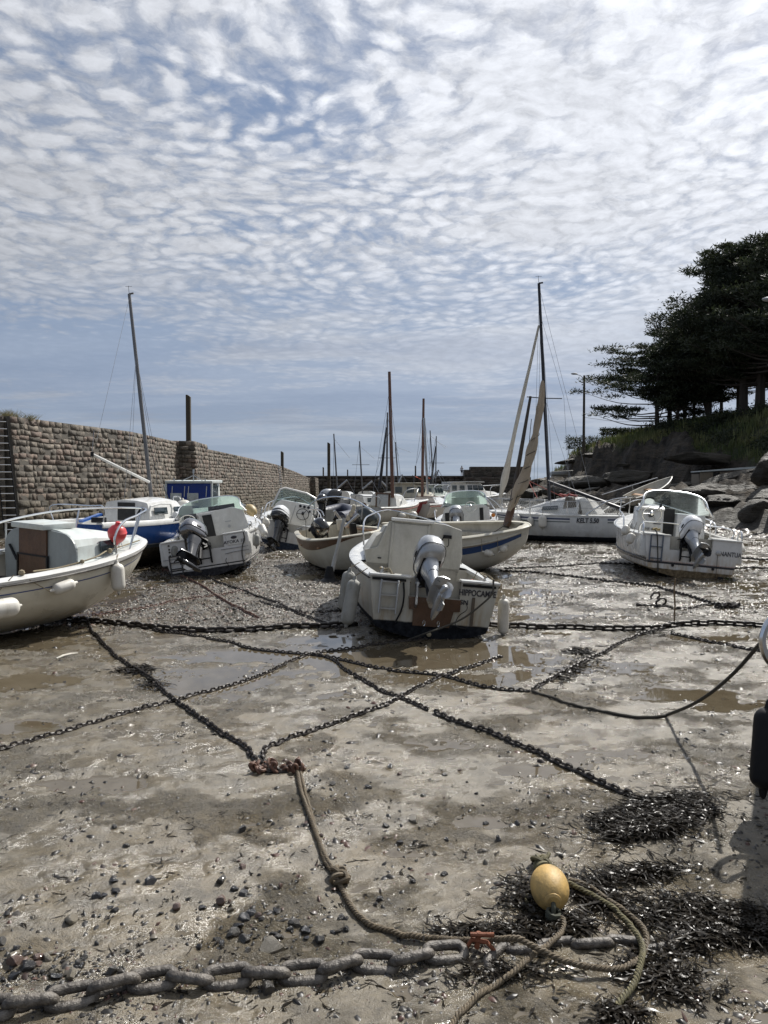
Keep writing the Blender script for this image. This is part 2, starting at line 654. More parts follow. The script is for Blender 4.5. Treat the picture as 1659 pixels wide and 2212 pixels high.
# ---------------------------------------------------------------- mud flat
def pool_list():
    # px, py, rx(m), ry(m), depth : standing water seen in the photograph
    L = [(520, 1412, 1.3, .42, .035), (900, 1420, 1.5, .7, .05), (1000, 1468, .9, .4, .028), (690, 1246, 1.0, .8, .05),
         (430, 1480, .55, .28, .028), (60, 1572, .5, .22, .03), (190, 1700, .36, .2, .03), (40, 1470, .6, .35, .03),
         (700, 1385, .7, .4, .04), (960, 1610, .26, .18, .022), (1040, 1775, .17, .1, .02), (1300, 1440, .6, .3, .025), (1450, 1500, .6, .3, .03),
         (1180, 1530, .4, .22, .02), (1570, 1520, .5, .3, .03), (870, 1835, .15, .08, .012), (1150, 1660, .2, .13, .02),
         (1250, 1330, 1.2, .35, .03), (1150, 1280, 1.0, .5, .03), (320, 1600, .3, .16, .02), (1500, 1380, .7, .3, .03),
         (750, 1500, .4, .2, .02), (360, 1850, .16, .08, .015), (590, 1780, .2, .1, .012)]
    out = []
    for px, py, rx, ry, dp in L:
        p = gp(px, py)
        out.append((p.x, p.y, rx, ry, dp))
    return out


POOLS = pool_list()
WATER_Z = -0.012


def raw_h(x, y):
    x = np.asarray(x, float)
    y = np.asarray(y, float)
    far = sstep(3, 16, y)
    fade = 1 - sstep(60, 100, y)
    h = 0.022 * fbm(x * 0.35 + 3.1, y * 0.42, 3) * (0.5 + far)
    # clotted, scoured patches beside smooth silt
    patch = sstep(-0.05, 0.55, fbm(x * 1.1 + 9, y * 1.25 + 4, 5, .6))
    rough_ = 0.013 * fbm(x * 9, y * 13, 4, 0.6) + 0.011 * np.abs(fbm(x * 20, y * 27, 3, .6))
    h = h + rough_ * (0.16 + 0.9 * patch) * (0.7 + 1.1 * far)
    rip = np.sin((y * 0.93 - x * 0.36) * 17 + 3.0 * fbm(x * 1.2, y * 1.2, 2))
    h = h + 0.0022 * rip * (1 - patch) + 0.0035 * fbm(x * 5 + 2, y * 7, 4, .6) - 0.006 * sstep(.25, .5, perlin(x * 7, y * 8.5)) * (1 - .6 * far)
    h = h + far * 0.020 * fbm(x * 2.6 + 31, y * 4.6, 5, 0.62)
    for (cx, cy, rx, ry, dp) in POOLS:
        w = fbm(x * 1.9 + cx, y * 2.3, 5, .6) * 0.85
        q = ((x - cx) / rx) ** 2 + ((y - cy) / ry) ** 2 + w
        h = h - dp * .8 * (1 - sstep(0.2, 1.3, q))
    return h * fade, patch


GNY, GNX = 900, 560


def _gyd(t):
    return 1 / (1 / 1.2 * (1 - t) + 1 / 150.0 * t)


_Yg = _gyd(np.linspace(0, 1, GNY))
_YY = np.repeat(_Yg[:, None], GNX, 1)
_XX = np.linspace(-1, 1, GNX)[None, :] * (1.3 + 0.66 * _YY)
_HH, _PP = raw_h(_XX, _YY)
_HL = np.maximum(_HH, WATER_Z).tolist()


def gz(x, y):
    y = min(max(y, 1.25), 140.0)
    t = (1 / 1.2 - 1 / y) / (1 / 1.2 - 1 / 150.0) * (GNY - 1)
    u = (x / (1.3 + .66 * y) + 1) / 2 * (GNX - 1)
    u = min(max(u, 0), GNX - 1.001)
    i, j = int(t), int(u)
    a, b = t - i, u - j
    r0, r1 = _HL[i], _HL[i + 1]
    return (r0[j] * (1 - b) + r0[j + 1] * b) * (1 - a) + (r1[j] * (1 - b) + r1[j + 1] * b) * a


def snap(px, py, lift=0.0):
    p = gp(px, py)
    z = gz(p.x, p.y)
    p = gp(px, py, z)
    return Vector((p.x, p.y, z + lift))


def mud_material():
    m, g, b, oc, out = newmat('wet_harbour_mud')
    wet = g.node('ShaderNodeAttribute', attribute_name='wet').outputs['Fac']
    patch = g.node('ShaderNodeAttribute', attribute_name='patch').outputs['Fac']
    wm = g.ramp(wet, 0.30, 0.62)
    n_big = g.noise(oc, 0.55, 4, 0.55)
    n_mid = g.noise(oc, 5.0, 6, 0.65)
    n_fine = g.noise(oc, 60.0, 5, 0.7)
    n_gr = g.noise(oc, 190.0, 3, 0.7)
    c = g.mix(g.ramp(n_big, 0.38, 0.62), (0.142, 0.110, 0.062), (0.142, 0.119, 0.080))
    c = g.mix(g.ramp(n_mid, 0.35, 0.72, 0, 0.85), c, (0.065, 0.055, 0.038))
    c = g.mix(g.math('MULTIPLY', patch, 0.15), c, (0.085, 0.071, 0.043))
    c = g.mix(g.ramp(n_gr, 0.55, 0.75, 0, 0.45), c, (0.26, 0.23, 0.18))
    c = g.mix(g.ramp(n_gr, 0.28, 0.42, 0.5, 0.0), c, (0.045, 0.04, 0.032))
    n_c = g.noise(g.vmath('MULTIPLY', oc, (1, 1.25, 1)), 22.0, 6, 0.72)
    c = g.mix(g.ramp(n_c, 0.50, 0.68, 0, 0.62), c, (0.048, 0.040, 0.028))  # cavity shade painted into the colour as noise, for contrast
    c = g.mix(g.ramp(n_c, 0.30, 0.44, 0.45, 0), c, (0.20, 0.168, 0.108))
    sp = g.node('ShaderNodeSeparateXYZ')
    g.set(sp.inputs[0], oc)
    # shingle and weed darken the flat further out
    dist = g.ramp(sp.outputs[1], 5.5, 14.0)
    spk = g.noise(g.vmath('MULTIPLY', oc, (1, 0.8, 1)), 16.0, 5, 0.75)
    c = g.mix(g.math('MULTIPLY', dist, g.ramp(spk, 0.42, 0.60, 0.15, 0.85)), c, (0.045, 0.038, 0.028))
    wc = g.mix(g.ramp(n_mid, 0.3, 0.7), (0.085, 0.068, 0.044), (0.11, 0.09, 0.06))
    c = g.mix(wm, c, wc)
    g.set(b.inputs['Base Color'], c)
    # a wet film comes and goes over the silt
    film = g.ramp(g.noise(g.vmath('MULTIPLY', oc, (1, 1.3, 1)), 2.3, 6, 0.65), 0.42, 0.58)
    r = g.math('MULTIPLY_ADD', film, -0.26, 0.37)
    r = g.math('MULTIPLY_ADD', n_fine, 0.12, r)
    r = g.math('ADD', r, g.math('MULTIPLY', dist, -0.04))
    r = g.math('ADD', g.math('MULTIPLY', r, g.math('SUBTRACT', 1.0, wm)), g.math('MULTIPLY', wm, 0.03))
    g.set(b.inputs['Roughness'], r)
    b.inputs['Specular IOR Level'].default_value = 0.75
    hgt = g.math('MULTIPLY_ADD', n_mid, 1.7, g.math('MULTIPLY', n_fine, 1.15))
    hgt = g.math('MULTIPLY_ADD', n_gr, 0.45, hgt)
    hgt = g.math('MULTIPLY_ADD', g.math('MULTIPLY', dist, spk), 3.2, hgt)
    bp = g.node('ShaderNodeBump')
    bp.inputs['Distance'].default_value = 0.032
    g.set(bp.inputs['Strength'], g.math('MULTIPLY', g.math('SUBTRACT', 1.0, wm), g.math('MULTIPLY_ADD', g.ramp(g.math('MULTIPLY_ADD', n_mid, 1.1, patch), 0.40, 1.5), 0.42, 0.42)))
    g.set(bp.inputs['Height'], hgt)
    g.l.new(bp.outputs[0], b.inputs['Normal'])
    return m


MUD = mud_material()


def build_ground():
    ny, nx = GNY, GNX
    YY, XX, H, P = _YY, _XX, _HH, _PP
    Z = np.maximum(H, WATER_Z)
    wet = np.where(H < WATER_Z, 1.0, np.where(H < WATER_Z + 0.003, 0.45, 0.0))
    V = np.stack([XX, YY, Z], -1).reshape(-1, 3)
    i = np.arange(ny - 1)[:, None] * nx + np.arange(nx - 1)[None, :]
    Fq = np.stack([i, i + 1, i + nx + 1, i + nx], -1).reshape(-1, 4)
    o = np_mesh('mud_ground', V, Fq, MUD, attrs={'wet': wet.ravel(), 'patch': P.ravel()})
    struct(o)
    # the flat continues round and behind the viewer
    mb = MB()
    for (x0, x1, y0, y1) in ((-400, 400, -60, 1.2), (-400, -100.3, 1.2, 150), (100.3, 400, 1.2, 150)):
        mb.add([(x0, y0, -0.03), (x1, y0, -0.03), (x1, y1, -0.03), (x0, y1, -0.03)], [(0, 1, 2, 3)])
    for s_ in (-1, 1):
        mb.add([(s_ * 2.09, 1.2, -0.03), (s_ * 100.3, 1.2, -0.03), (s_ * 100.3, 150, -0.03)], [(0, 1, 2)])
    struct(mb.build('beach_ground', MUD, smooth=False))
    sea, g, b, oc, out = newmat('sea_water')
    b.inputs['Base Color'].default_value = (0.03, 0.07, 0.09, 1)
    b.inputs['Roughness'].default_value = 0.15
    bp = g.node('ShaderNodeBump')
    bp.inputs['Strength'].default_value = 0.6
    bp.inputs['Distance'].default_value = 0.3
    g.set(bp.inputs['Height'], g.noise(oc, 0.8, 5))
    g.l.new(bp.outputs[0], b.inputs['Normal'])
    mb = MB()
    mb.add([(-5000, 150, -0.4), (5000, 150, -0.4), (5000, 5500, -0.4), (-5000, 5500, -0.4)], [(0, 1, 2, 3)])
    struct(mb.build('sea', sea, smooth=False))


build_ground()


# ---------------------------------------------------------------- stone walls
def stone_material(name, tone=1.0, warm=1.0):
    m, g, b, oc, out = newmat(name)
    a = g.node('ShaderNodeAttribute', attribute_name='shade').outputs['Fac']
    c1 = g.mix(a, (0.085 * tone, 0.074 * tone, 0.060 * tone), (0.29 * tone, 0.248 * tone, 0.20 * tone))
    hu = g.math('FRACT', g.math('MULTIPLY', a, 13.7))
    c1 = g.mix(g.ramp(hu, 0.62, 0.8, 0, 0.55), c1, (0.27 * tone, 0.185 * tone, 0.15 * tone))
    n = g.noise(oc, 9.0, 6, 0.7)
    c1 = g.mix(g.ramp(n, 0.35, 0.7, 0.0, 0.65), c1, (0.085 * tone, 0.078 * tone, 0.065 * tone))
    sp = g.node('ShaderNodeSeparateXYZ')
    g.set(sp.inputs[0], oc)
    lo = g.ramp(g.math('MULTIPLY_ADD', g.noise(oc, 0.8, 4), 1.2, sp.outputs[2]), 1.2, 2.9, 0.72, 0.0)
    c1 = g.mix(lo, c1, (0.085 * tone, 0.072 * tone, 0.042 * tone))
    g.set(b.inputs['Base Color'], c1)
    b.inputs['Roughness'].default_value = 0.85
    bp = g.node('ShaderNodeBump')
    bp.inputs['Distance'].default_value = 0.05
    bp.inputs['Strength'].default_value = 0.9
    g.set(bp.inputs['Height'], g.noise(oc, 11.0, 7, 0.68))
    g.l.new(bp.outputs[0], b.inputs['Normal'])
    return m


STONE = stone_material('granite_blocks', .86)
STONED = stone_material('dark_granite_blocks', 0.42)
MORTAR = pm('old_mortar', (0.10, 0.09, 0.075), 0.9, var=0.25, bump=0.6, bsc=20)


def block_wall(name, path, tops, batter=0.42, course=0.225, blk=0.335, mat=STONE, thick=2.2, z0=-0.1, seed=1, capw=True, parent=None):
    "coursed masonry following a ground path; every block is a real irregular stone on a mortar core"
    r = random.Random(seed)
    P = [Vector((a, b, 0)) for a, b in path]
    seg = [(P[i + 1] - P[i]).length for i in range(len(P) - 1)]
    cum = [0]
    for q in seg:
        cum.append(cum[-1] + q)
    Ltot = cum[-1]

    def pos(s):
        s = min(max(s, 0), Ltot - 1e-6)
        i = max(k for k in range(len(seg)) if cum[k] <= s)
        t = (s - cum[i]) / seg[i]
        p = P[i].lerp(P[i + 1], t)

        def nrm(k):
            k = min(max(k, 0), len(seg) - 1)
            d = (P[k + 1] - P[k]).normalized()
            return Vector((d.y, -d.x, 0))
        n = nrm(i)
        n = n.lerp(nrm(i + 1), max(0, (t - 0.5))) if t > 0.5 else n.lerp(nrm(i - 1), max(0, 0.5 - t))
        return p, n.normalized(), tops[i] + (tops[i + 1] - tops[i]) * t

    def W3(s, z, out):
        p, n, top = pos(s)
        q = p + n * (out - batter * z / 4.3)
        return (q.x, q.y, z)
    V, Fc, A = [], [], []
    z = z0
    topmax = max(tops)
    while z < topmax:
        ch = course * r.uniform(0.78, 1.2)
        s = r.uniform(-blk, 0)
        while s < Ltot:
            bw = blk * r.uniform(0.5, 1.7) * (1.0 if cum[-1] < 60 or s < 40 else 1.35)
            a0, a1 = max(s + 0.008, 0), min(s + bw - 0.008, Ltot)
            s += bw
            if a1 - a0 < 0.1:
                continue
            tp = pos((a0 + a1) / 2)[2]
            if z > tp - 0.10:
                continue
            wb = .05 * float(perlin((a0 + a1) * .45, z * 1.3 + seed)) + r.uniform(-.012, .012)
            zb, zt = max(z + 0.007 + wb, z0), z + ch - 0.007 + wb
            if zt > tp - 0.12:
                zt = tp
            pr = r.uniform(0.0, 0.038)
            sh = r.random()
            o = len(V)
            j = lambda q: r.uniform(-q, q)
            V += [W3(a0, zb, -0.012), W3(a1, zb, -0.012), W3(a1, zt, -0.012), W3(a0, zt, -0.012)]
            e = 0.010
            V += [W3(a0 + e + j(.02), zb + e + j(.015), pr + j(.02)), W3((a0 + a1) / 2 + j(.04), zb + .02 + j(.015), pr + j(.02)), W3(a1 - e + j(.02), zb + e + j(.015), pr + j(.02)),
                  W3(a1 - e + j(.02), zt - e + j(.015), pr + j(.02)), W3((a0 + a1) / 2 + j(.04), zt - .02 + j(.015), pr + j(.02)), W3(a0 + e + j(.02), zt - e + j(.015), pr + j(.02)),
                  W3((a0 + a1) / 2 + j(.05), (zb + zt) / 2 + j(.04), pr + j(.028))]
            k = o + 4
            T = [(o, o + 1, k + 1), (o, k + 1, k), (o + 1, k + 2, k + 1), (o + 1, o + 2, k + 3), (o + 1, k + 3, k + 2), (o + 2, o + 3, k + 4), (o + 2, k + 4, k + 3), (o + 3, k + 5, k + 4),
                 (o + 3, o, k), (o + 3, k, k + 5), (k, k + 1, k + 6), (k + 1, k + 2, k + 6), (k + 2, k + 3, k + 6), (k + 3, k + 4, k + 6), (k + 4, k + 5, k + 6), (k + 5, k, k + 6)]
            Fc += T
            A += [sh] * 11
        z += ch
    root = np_mesh(name, V, Fc, mat, smooth=False, attrs={'shade': A})
    if parent is not None:
        root.parent = parent
    # mortar core with the walkway on top
    N = max(2, int(Ltot / 1.5))
    rows = []
    for i in range(N + 1):
        s = Ltot * i / N
        p, n, top = pos(s)
        rows.append([W3(s, z0, 0), W3(s, top, 0), W3(s, top, -thick), W3(s, z0, -thick - 0.6)])
    mb = MB()
    mb.grid(rows, close=True, cap0=True, cap1=True)
    core = mb.build('mortar_core', MORTAR, root, smooth=False)
    return root, pos


left_root = empty('harbour_wall', (-12, 40, 0))
tag(left_root, 'long weathered granite block harbour wall curving away along the left side', 'wall')
PATH1 = [(-17.2, 25.6), (-13.62, 27.75)]
PATH2 = [(-13.22, 28.05), (-12.3, 31.3), (-11.2, 35.4), (-11.15, 41), (-11.1, 46)]
TOP2 = [4.45, 4.42, 4.40, 4.38, 4.33]
PATH3 = [(-11.1, 46), (-10.8, 52), (-10.2, 60), (-9.75, 73.6)]
PATH4 = [(-9.75, 74.2), (-9.7, 90), (-9.8, 104)]


def wchild(o, parent):
    o.parent = parent
    o.matrix_parent_inverse = Matrix.Translation(-parent.location)


secs = []
for i, (pth, tp) in enumerate(((PATH1, [4.5, 4.46]), (PATH2, TOP2), (PATH3, [4.30, 4.25, 4.10, 3.92]), (PATH4, [3.90, 3.45, 2.95]))):
    w, wpos = block_wall('wall_section', pth, tp, seed=5 + i)
    wchild(w, left_root)
    secs.append((w, wpos))

# buttress beside the tall post
bx = block_wall('buttress', [(-11.75, 42.6), (-10.35, 42.9), (-10.30, 46.2), (-10.9, 46.3)], [4.42, 4.42, 4.36, 4.36], seed=21, thick=0.5, batter=0.3)[0]
wchild(bx, left_root)
bx = block_wall('end_pier', [(-10.6, 104.0), (-9.2, 104.2), (-9.1, 108)], [3.05, 3.05, 3.0], seed=24, thick=0.8, batter=0.2)[0]
wchild(bx, left_root)
# near-black backing paints the shade inside the ladder slots
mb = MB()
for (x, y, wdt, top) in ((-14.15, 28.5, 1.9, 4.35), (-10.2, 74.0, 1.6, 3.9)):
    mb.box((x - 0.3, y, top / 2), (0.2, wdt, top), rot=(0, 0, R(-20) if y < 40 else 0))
o = mb.build('ladder_slot_shade', SHADEIN, smooth=False)
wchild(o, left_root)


def ladder(label, base, top, wid, nr_, mat):
    b, t = Vector(base), Vector(top)
    root = empty('wall_ladder', b)
    tag(root, label, 'ladder')
    sd = Vector(wid) / 2
    for s_ in (-1, 1):
        mb = MB()
        mb.tube([b + sd * s_, t + sd * s_], 0.022, 6)
        mb.build('side_rail', mat, root, world=True)
    for i in range(nr_):
        p = b.lerp(t, (i + 0.5) / nr_)
        mb = MB()
        mb.tube([p - sd, p + sd], 0.02, 6)
        mb.build('rung', CHROME, root, world=True)


ladder('tall steel ladder in the dark slot at the near end of the granite wall', (-13.42, 27.72, 0.2), (-13.86, 27.85, 4.35), (0.42, 0.16, 0), 16, RUBBER)
ladder('small steel ladder in the narrow far slot of the granite wall', (-9.72, 73.9, 0.2), (-10.05, 73.9, 3.85), (0.1, 0.5, 0), 14, ALU)

# timber mooring posts
PWOOD = pm('dark_timber_post', (0.055, 0.045, 0.03), 0.85, var=0.3, sc=3, bump=0.6, bsc=12)


def post(px, ptop, pbase, Y, wpx, label):
    t = at(px, ptop, Y)
    b = at(px, pbase, Y)
    r = wpx / 2 * Y / F_
    b.z = min(b.z, 0.0)
    o = empty('mooring_post', b)
    tag(o, label, 'post', 'timber mooring posts')
    mb = MB()
    h = t.z - b.z
    mb.prism([(-r, -0.2), (r, -0.2), (r, h - r * 0.9), (-r * 0.2, h), (-r, h)], -r, r, 'y')
    mb.build('timber', PWOOD, o, smooth=False, bevel=min(0.02, r * 0.2))
    for k in (0.35, 0.62):
        mb = MB()
        mb.box((0, 0, h * k), (r * 2.1, r * 2.1, 0.08))
        mb.build('iron_strap', RUBBER, o, smooth=False)


post(408.5, 853, 1060, 48.5, 9.5, 'tall thick timber post with slanted top behind the near granite wall')
post(610, 975, 1060, 76.5, 6, 'shorter timber post beside the far ladder slot')
post(710.5, 956, 1060, 106, 6.2, 'tall timber post at the far end of the block wall')
post(698.5, 1009, 1060, 132, 3.0, 'small thin timber post just left of the tall far one')
post(751, 1014, 1060, 132, 2.6, 'low timber post on the dark rubble pier left of the masts')
post(897.5, 1006, 1060, 132, 3.2, 'timber post on the dark rubble pier right of the wooden mast')

# far rubble pier
pier_root = empty('rubble_pier', (0, 134, 0))
tag(pier_root, 'dark rubble stone pier closing the far end of the harbour', 'pier')


def rubble(x0, x1, y, ztop, seed, name, sz=1.0):
    r = random.Random(seed)
    V, Fc, A = [], [], []
    z = 0
    row = 0
    while z < ztop:
        x = x0 + r.uniform(-0.5, 0)
        hh = r.uniform(0.5, 0.85) * sz
        while x < x1:
            w = r.uniform(0.6, 1.9) * sz
            cx, cz = x + w / 2, z + hh / 2 + r.uniform(-.08, .08)
            x += w * 0.97
            zt = min(cz + hh * .55, ztop - 0.03)
            if zt - (cz - hh / 2) < 0.15 or cx + w / 2 > x1 + .3:
                continue
            o = len(V)
            n = 8
            V.append((cx, y - r.uniform(.15, .4), (cz)))
            for k in range(n):
                a = 2 * math.pi * k / n + r.uniform(-.2, .2)
                V.append((cx + math.cos(a) * w * .42, y - r.uniform(.05, .25), min(cz + math.sin(a) * hh * .42, ztop)))
            for k in range(n):
                a = 2 * math.pi * k / n
                V.append((cx + math.cos(a) * w * .54, y + .1, min(cz + math.sin(a) * hh * .56, ztop)))
            for k in range(n):
                q = (k + 1) % n
                Fc.append((o, o + 1 + k, o + 1 + q))
                Fc.append((o + 1 + k, o + 1 + n + k, o + 1 + q))
                Fc.append((o + 1 + q, o + 1 + n + k, o + 1 + n + q))
            A += [r.random()] * (2 * n + 1)
        z += hh * 0.92
    ob = np_mesh(name, V, Fc, STONED, smooth=False, attrs={'shade': A})
    wchild(ob, pier_root)
    return ob


DMORT = pm('dark_pier_core', (0.03, 0.028, 0.024), 0.9, var=0.3, bump=0.5)
pz = at(900, 1028, 132).z
rubble(-13, 14.6, 132, pz - 0.15, 3, 'rubble_face')
mb = MB()
mb.box((0.5, 135.1, pz / 2 - 0.2), (29, 6, pz + 0.1))
o = mb.build('pier_core', DMORT, smooth=False)
wchild(o, pier_root)
mb = MB()
mb.box((0.5, 135.0, pz - 0.08), (29.4, 6.5, 0.2))
o = mb.build('coping', pm('pier_coping', (0.09, 0.08, 0.07), 0.9, var=0.3), smooth=False)
wchild(o, pier_root)
bas = empty('stone_bastion', (20, 133, 0))
tag(bas, 'stepped dark stone bastion at the right end of the far pier', 'bastion')
zA, zB, zC = at(1050, 1008, 130).z, at(1010, 1014.5, 130).z, at(1050, 1031, 128).z
w, _ = block_wall('parapet_wall', [(14.6, 130), (24, 130)], [zA, zA], seed=31, mat=STONED, batter=0.1, course=0.3, blk=.7, z0=zC - .1)
wchild(w, bas)
w, _ = block_wall('low_step', [(13.6, 130.3), (14.6, 130.3)], [zB, zB], seed=32, mat=STONED, batter=0.1, course=0.3, blk=.7, z0=zC - .1)
wchild(w, bas)
w, _ = block_wall('lower_wall', [(13.2, 128), (24, 126)], [zC, zC], seed=33, mat=STONED, batter=0.2, course=0.35, blk=.8, thick=3)
wchild(w, bas)


# ---------------------------------------------------------------- boat kit
CHINE = [(0, 0), (.30, .05), (.62, .12), (.86, .20), (.89, .26), (.95, .6), (1, 1)]
ROUND = [(0, 0), (.28, .03), (.52, .09), (.72, .19), (.86, .33), (.95, .55), (.99, .8), (1, 1)]
DEEP = [(0, 0), (.16, .05), (.36, .13), (.58, .26), (.78, .42), (.92, .62), (.985, .82), (1, 1)]


class Hull:
    def __init__(s, L, B, D, sec=CHINE, tr=.86, um=.42, pw=2.3, bow_rise=.3, stern_rise=.0, kr=.55, kf=.5, rake=.3, kp=2.2, bl=0.9):
        s.__dict__.update(locals())

    def b(s, u):
        if u < s.um:
            return s.B / 2 * (1 - (1 - s.tr) * ((s.um - u) / s.um) ** 2)
        t = (u - s.um) / (1 - s.um)
        return s.B / 2 * max(0.0, 1 - t ** s.pw) ** s.bl

    def zs(s, u):
        return s.D + s.bow_rise * max(0, (u - .25) / .75) ** 2 + s.stern_rise * max(0, 1 - u / .4) ** 2

    def zk(s, u):
        t = max(0, (u - s.kr) / (1 - s.kr))
        return s.zs(1) * s.kf * t ** s.kp

    def X(s, u, fz):
        t = max(0, (u - .5) / .5)
        return s.L * u + s.rake * fz * t * t

    def pt(s, u, fy, fz, sd=1, out=0.0):
        zk = s.zk(u)
        return Vector((s.X(u, fz), sd * (s.b(u) * fy + out), zk + (s.zs(u) - zk) * fz))

    def fy(s, fz):
        P = s.sec
        for i in range(len(P) - 1):
            if P[i][1] <= fz <= P[i + 1][1]:
                t = (fz - P[i][1]) / max(1e-6, P[i + 1][1] - P[i][1])
                return P[i][0] + (P[i + 1][0] - P[i][0]) * t
        return 1.0

    def at_fz(s, u, fz, sd=1, out=0.0):
        return s.pt(u, s.fy(fz), fz, sd, out)

    def us(s, a=0.0, b=1.0, n=22):
        return [a + (b - a) * (1 - (1 - i / n) ** 1.25) for i in range(n + 1)]

    def shell(s, parent, mat, name='hull', n=26, transom=True):
        mb = MB()
        rows = []
        for u in s.us(0, 1, n):
            row = [s.pt(u, a, c, 1) for a, c in reversed(s.sec)] + [s.pt(u, a, c, -1) for a, c in s.sec[1:]]
            rows.append(row)
        mb.grid(rows, cap0=transom)
        return mb.build(name, mat, parent, angle=30)

    def liner(s, parent, mat, u0, u1, zf, t=.06, name='cockpit_liner', n=12, x0=None, drop=0.0):
        mb = MB()
        rows = []
        for i in range(n + 1):
            u = u0 + (u1 - u0) * i / n
            row = []
            hs = [1.0, .8, .6, .4]
            ztop = s.zs(u)
            zz = [zf + (ztop - zf) * k for k in (1, .66, .33, 0)]
            side = []
            for z in zz:
                fz = (z - s.zk(u)) / (ztop - s.zk(u))
                p = s.at_fz(u, max(0, min(1, fz)), 1)
                side.append(Vector((p.x, max(0.01, p.y - t), z - 0.004)))
            row = side + [Vector((q.x, -q.y, q.z)) for q in reversed(side)]
            rows.append(row)
        rows[0] = [Vector((p.x + (0.06 if u0 == 0 else 0), p.y, p.z)) for p in rows[0]]
        mb.grid(rows, cap0=True, cap1=True)
        # the liner is open at the top: the last column is never closed
        return mb.build(name, mat, parent, angle=30)

    def gunwale(s, parent, mat, w_in=.07, w_out=.025, th=.035, u0=0.0, u1=1.0, name='gunwale', n=26):
        mb = MB()
        rows = []
        ul = s.us(u0, u1, n)
        for sd in (1, -1):
            seq = ul if sd == 1 else list(reversed(ul))
            if sd == -1 and u1 >= 1:
                seq = seq[1:]
            part = []
            for u in seq:
                p = s.pt(u, 1, 1, sd)
                win = min(w_in, max(0.0, s.b(u)))
                o = Vector((0.0, sd, 0))
                if u > .93:
                    q = (u - .93) / .07
                    o = Vector((q * 1.0, sd * (1 - q), 0)).normalized()
                a = p + o * w_out
                c = Vector((p.x - (w_in if u > .97 else 0), sd * max(0.0, abs(p.y) - win), p.z))
                part.append([a + Vector((0, 0, -th * .7)), a + o * .006 + Vector((0, 0, -th * .1)), a * .6 + c * .4 + Vector((0, 0, th * .5)), c + Vector((0, 0, th * .35)), c + Vector((0, 0, -th * .6))])
            if u1 >= 1:
                rows += part
            else:
                mb.grid(part if sd == 1 else part, close=True, cap0=True, cap1=True)
        if u1 >= 1:
            mb.grid(rows, close=True, cap0=True, cap1=True)
        return mb.build(name, mat, parent, angle=50)

    def deck(s, parent, mat, u0, u1=1.0, camber=.06, name='foredeck', n=12, dz=0.004, inset=0.01, bulk=None):
        mb = MB()
        rows = []
        for i in range(n + 1):
            u = u0 + (u1 - u0) * i / n
            b = max(0.0, s.b(u) - inset)
            r_ = []
            for k in range(9):
                y = b * (1 - k / 4)
                q = 1 - (k / 4 - 1) ** 2
                r_.append(Vector((s.X(u, 1), y, s.zs(u) + dz + camber * q * min(1, b / .5))))
            rows.append(r_)
        mb.grid(rows)
        if bulk is not None:
            b = max(0.0, s.b(u0) - inset - .03)
            x = s.X(u0, 1)
            mb.add([(x, b, s.zs(u0)), (x, 0, s.zs(u0) + camber), (x, -b, s.zs(u0)), (x, -b * .9, bulk), (x, b * .9, bulk)], [(0, 1, 2, 3, 4)])
        return mb.build(name, mat, parent, angle=40)

    def band(s, parent, mat, fz0, fz1, u0=0.0, u1=1.0, out=.004, name='stripe', sides=(1, -1), n=24):
        obs = []
        for sd in sides:
            mb = MB()
            rows = []
            for u in s.us(u0, u1, n):
                rows.append([s.at_fz(u, f, sd, out) for f in (fz0, (fz0 + fz1) / 2, fz1)])
            mb.grid(rows)
            obs.append(mb.build(name, mat, parent))
        return obs

    def transom(s, parent, mat, notch=None, th=.05, name='transom', cap=None):
        "solid transom board; notch = (y0,y1,z)"
        zk, zt = s.zk(0), s.zs(0)
        P = [(s.b(0) * a, zk + (zt - zk) * c) for a, c in s.sec]
        L_ = [(y, z) for y, z in reversed(P)] + [(-y, z) for y, z in P[1:]]
        if notch:
            y0, y1, zn = notch
            L_ += [(y0, zt), (y0 + .01, zn), (y1 - .01, zn), (y1, zt)]
        mb = MB()
        mb.prism(L_, -th, 0.0, 'x')
        o = mb.build(name, mat, parent, smooth=False)
        if cap is not None:
            B = s.b(0)
            for (a, c) in (((-B, notch[0]), (notch[1], B)) if notch else ((-B, B),)):
                m2 = MB()
                m2.box((-th / 2 + .03, (a + c) / 2, zt + .012), (th + .12, abs(c - a) + .03, .03))
                m2.build('transom_cap', cap, parent, bevel=.01)
        return o


def cabin(parent, mat, secs, name='cabin', bevel=0):
    "secs: (x, half width low, half width high, z0, z1, edge radius, crown)"
    mb = MB()
    rows = []
    for x, wb, wt, z0, z1, r, cw in secs:
        half = [(wb, z0), (wb + (wt - wb) * .6, z0 + (z1 - z0) * .6), (wt, z1 - r), (wt - r * .3, z1 - r * .3), (wt - r, z1), (wt * .45, z1 + cw * .8), (0, z1 + cw)]
        rows.append([Vector((x, y, z)) for y, z in half] + [Vector((x, -y, z)) for y, z in reversed(half[:-1])])
    mb.grid(rows, cap0=True, cap1=True)
    return mb.build(name, mat, parent, angle=35)


def boat(name, label, X, Y, heading, heel=0, pitch=0, group='boats lying on the drained harbour mud', hull=None, sink=.04, cat='boat'):
    "heading in degrees anticlockwise from +X; heel to starboard positive"
    o = empty(name, (X, Y, 0), (R(heel), R(pitch), R(heading)))
    lo = 1e9
    M = WM(o)
    for u in [i / 20 for i in range(21)]:
        for a, c in hull.sec:
            for sd in (1, -1):
                lo = min(lo, (M @ hull.pt(u, a, c, sd)).z)
    o.location.z = -lo - sink
    tag(o, label, cat, group)
    return o


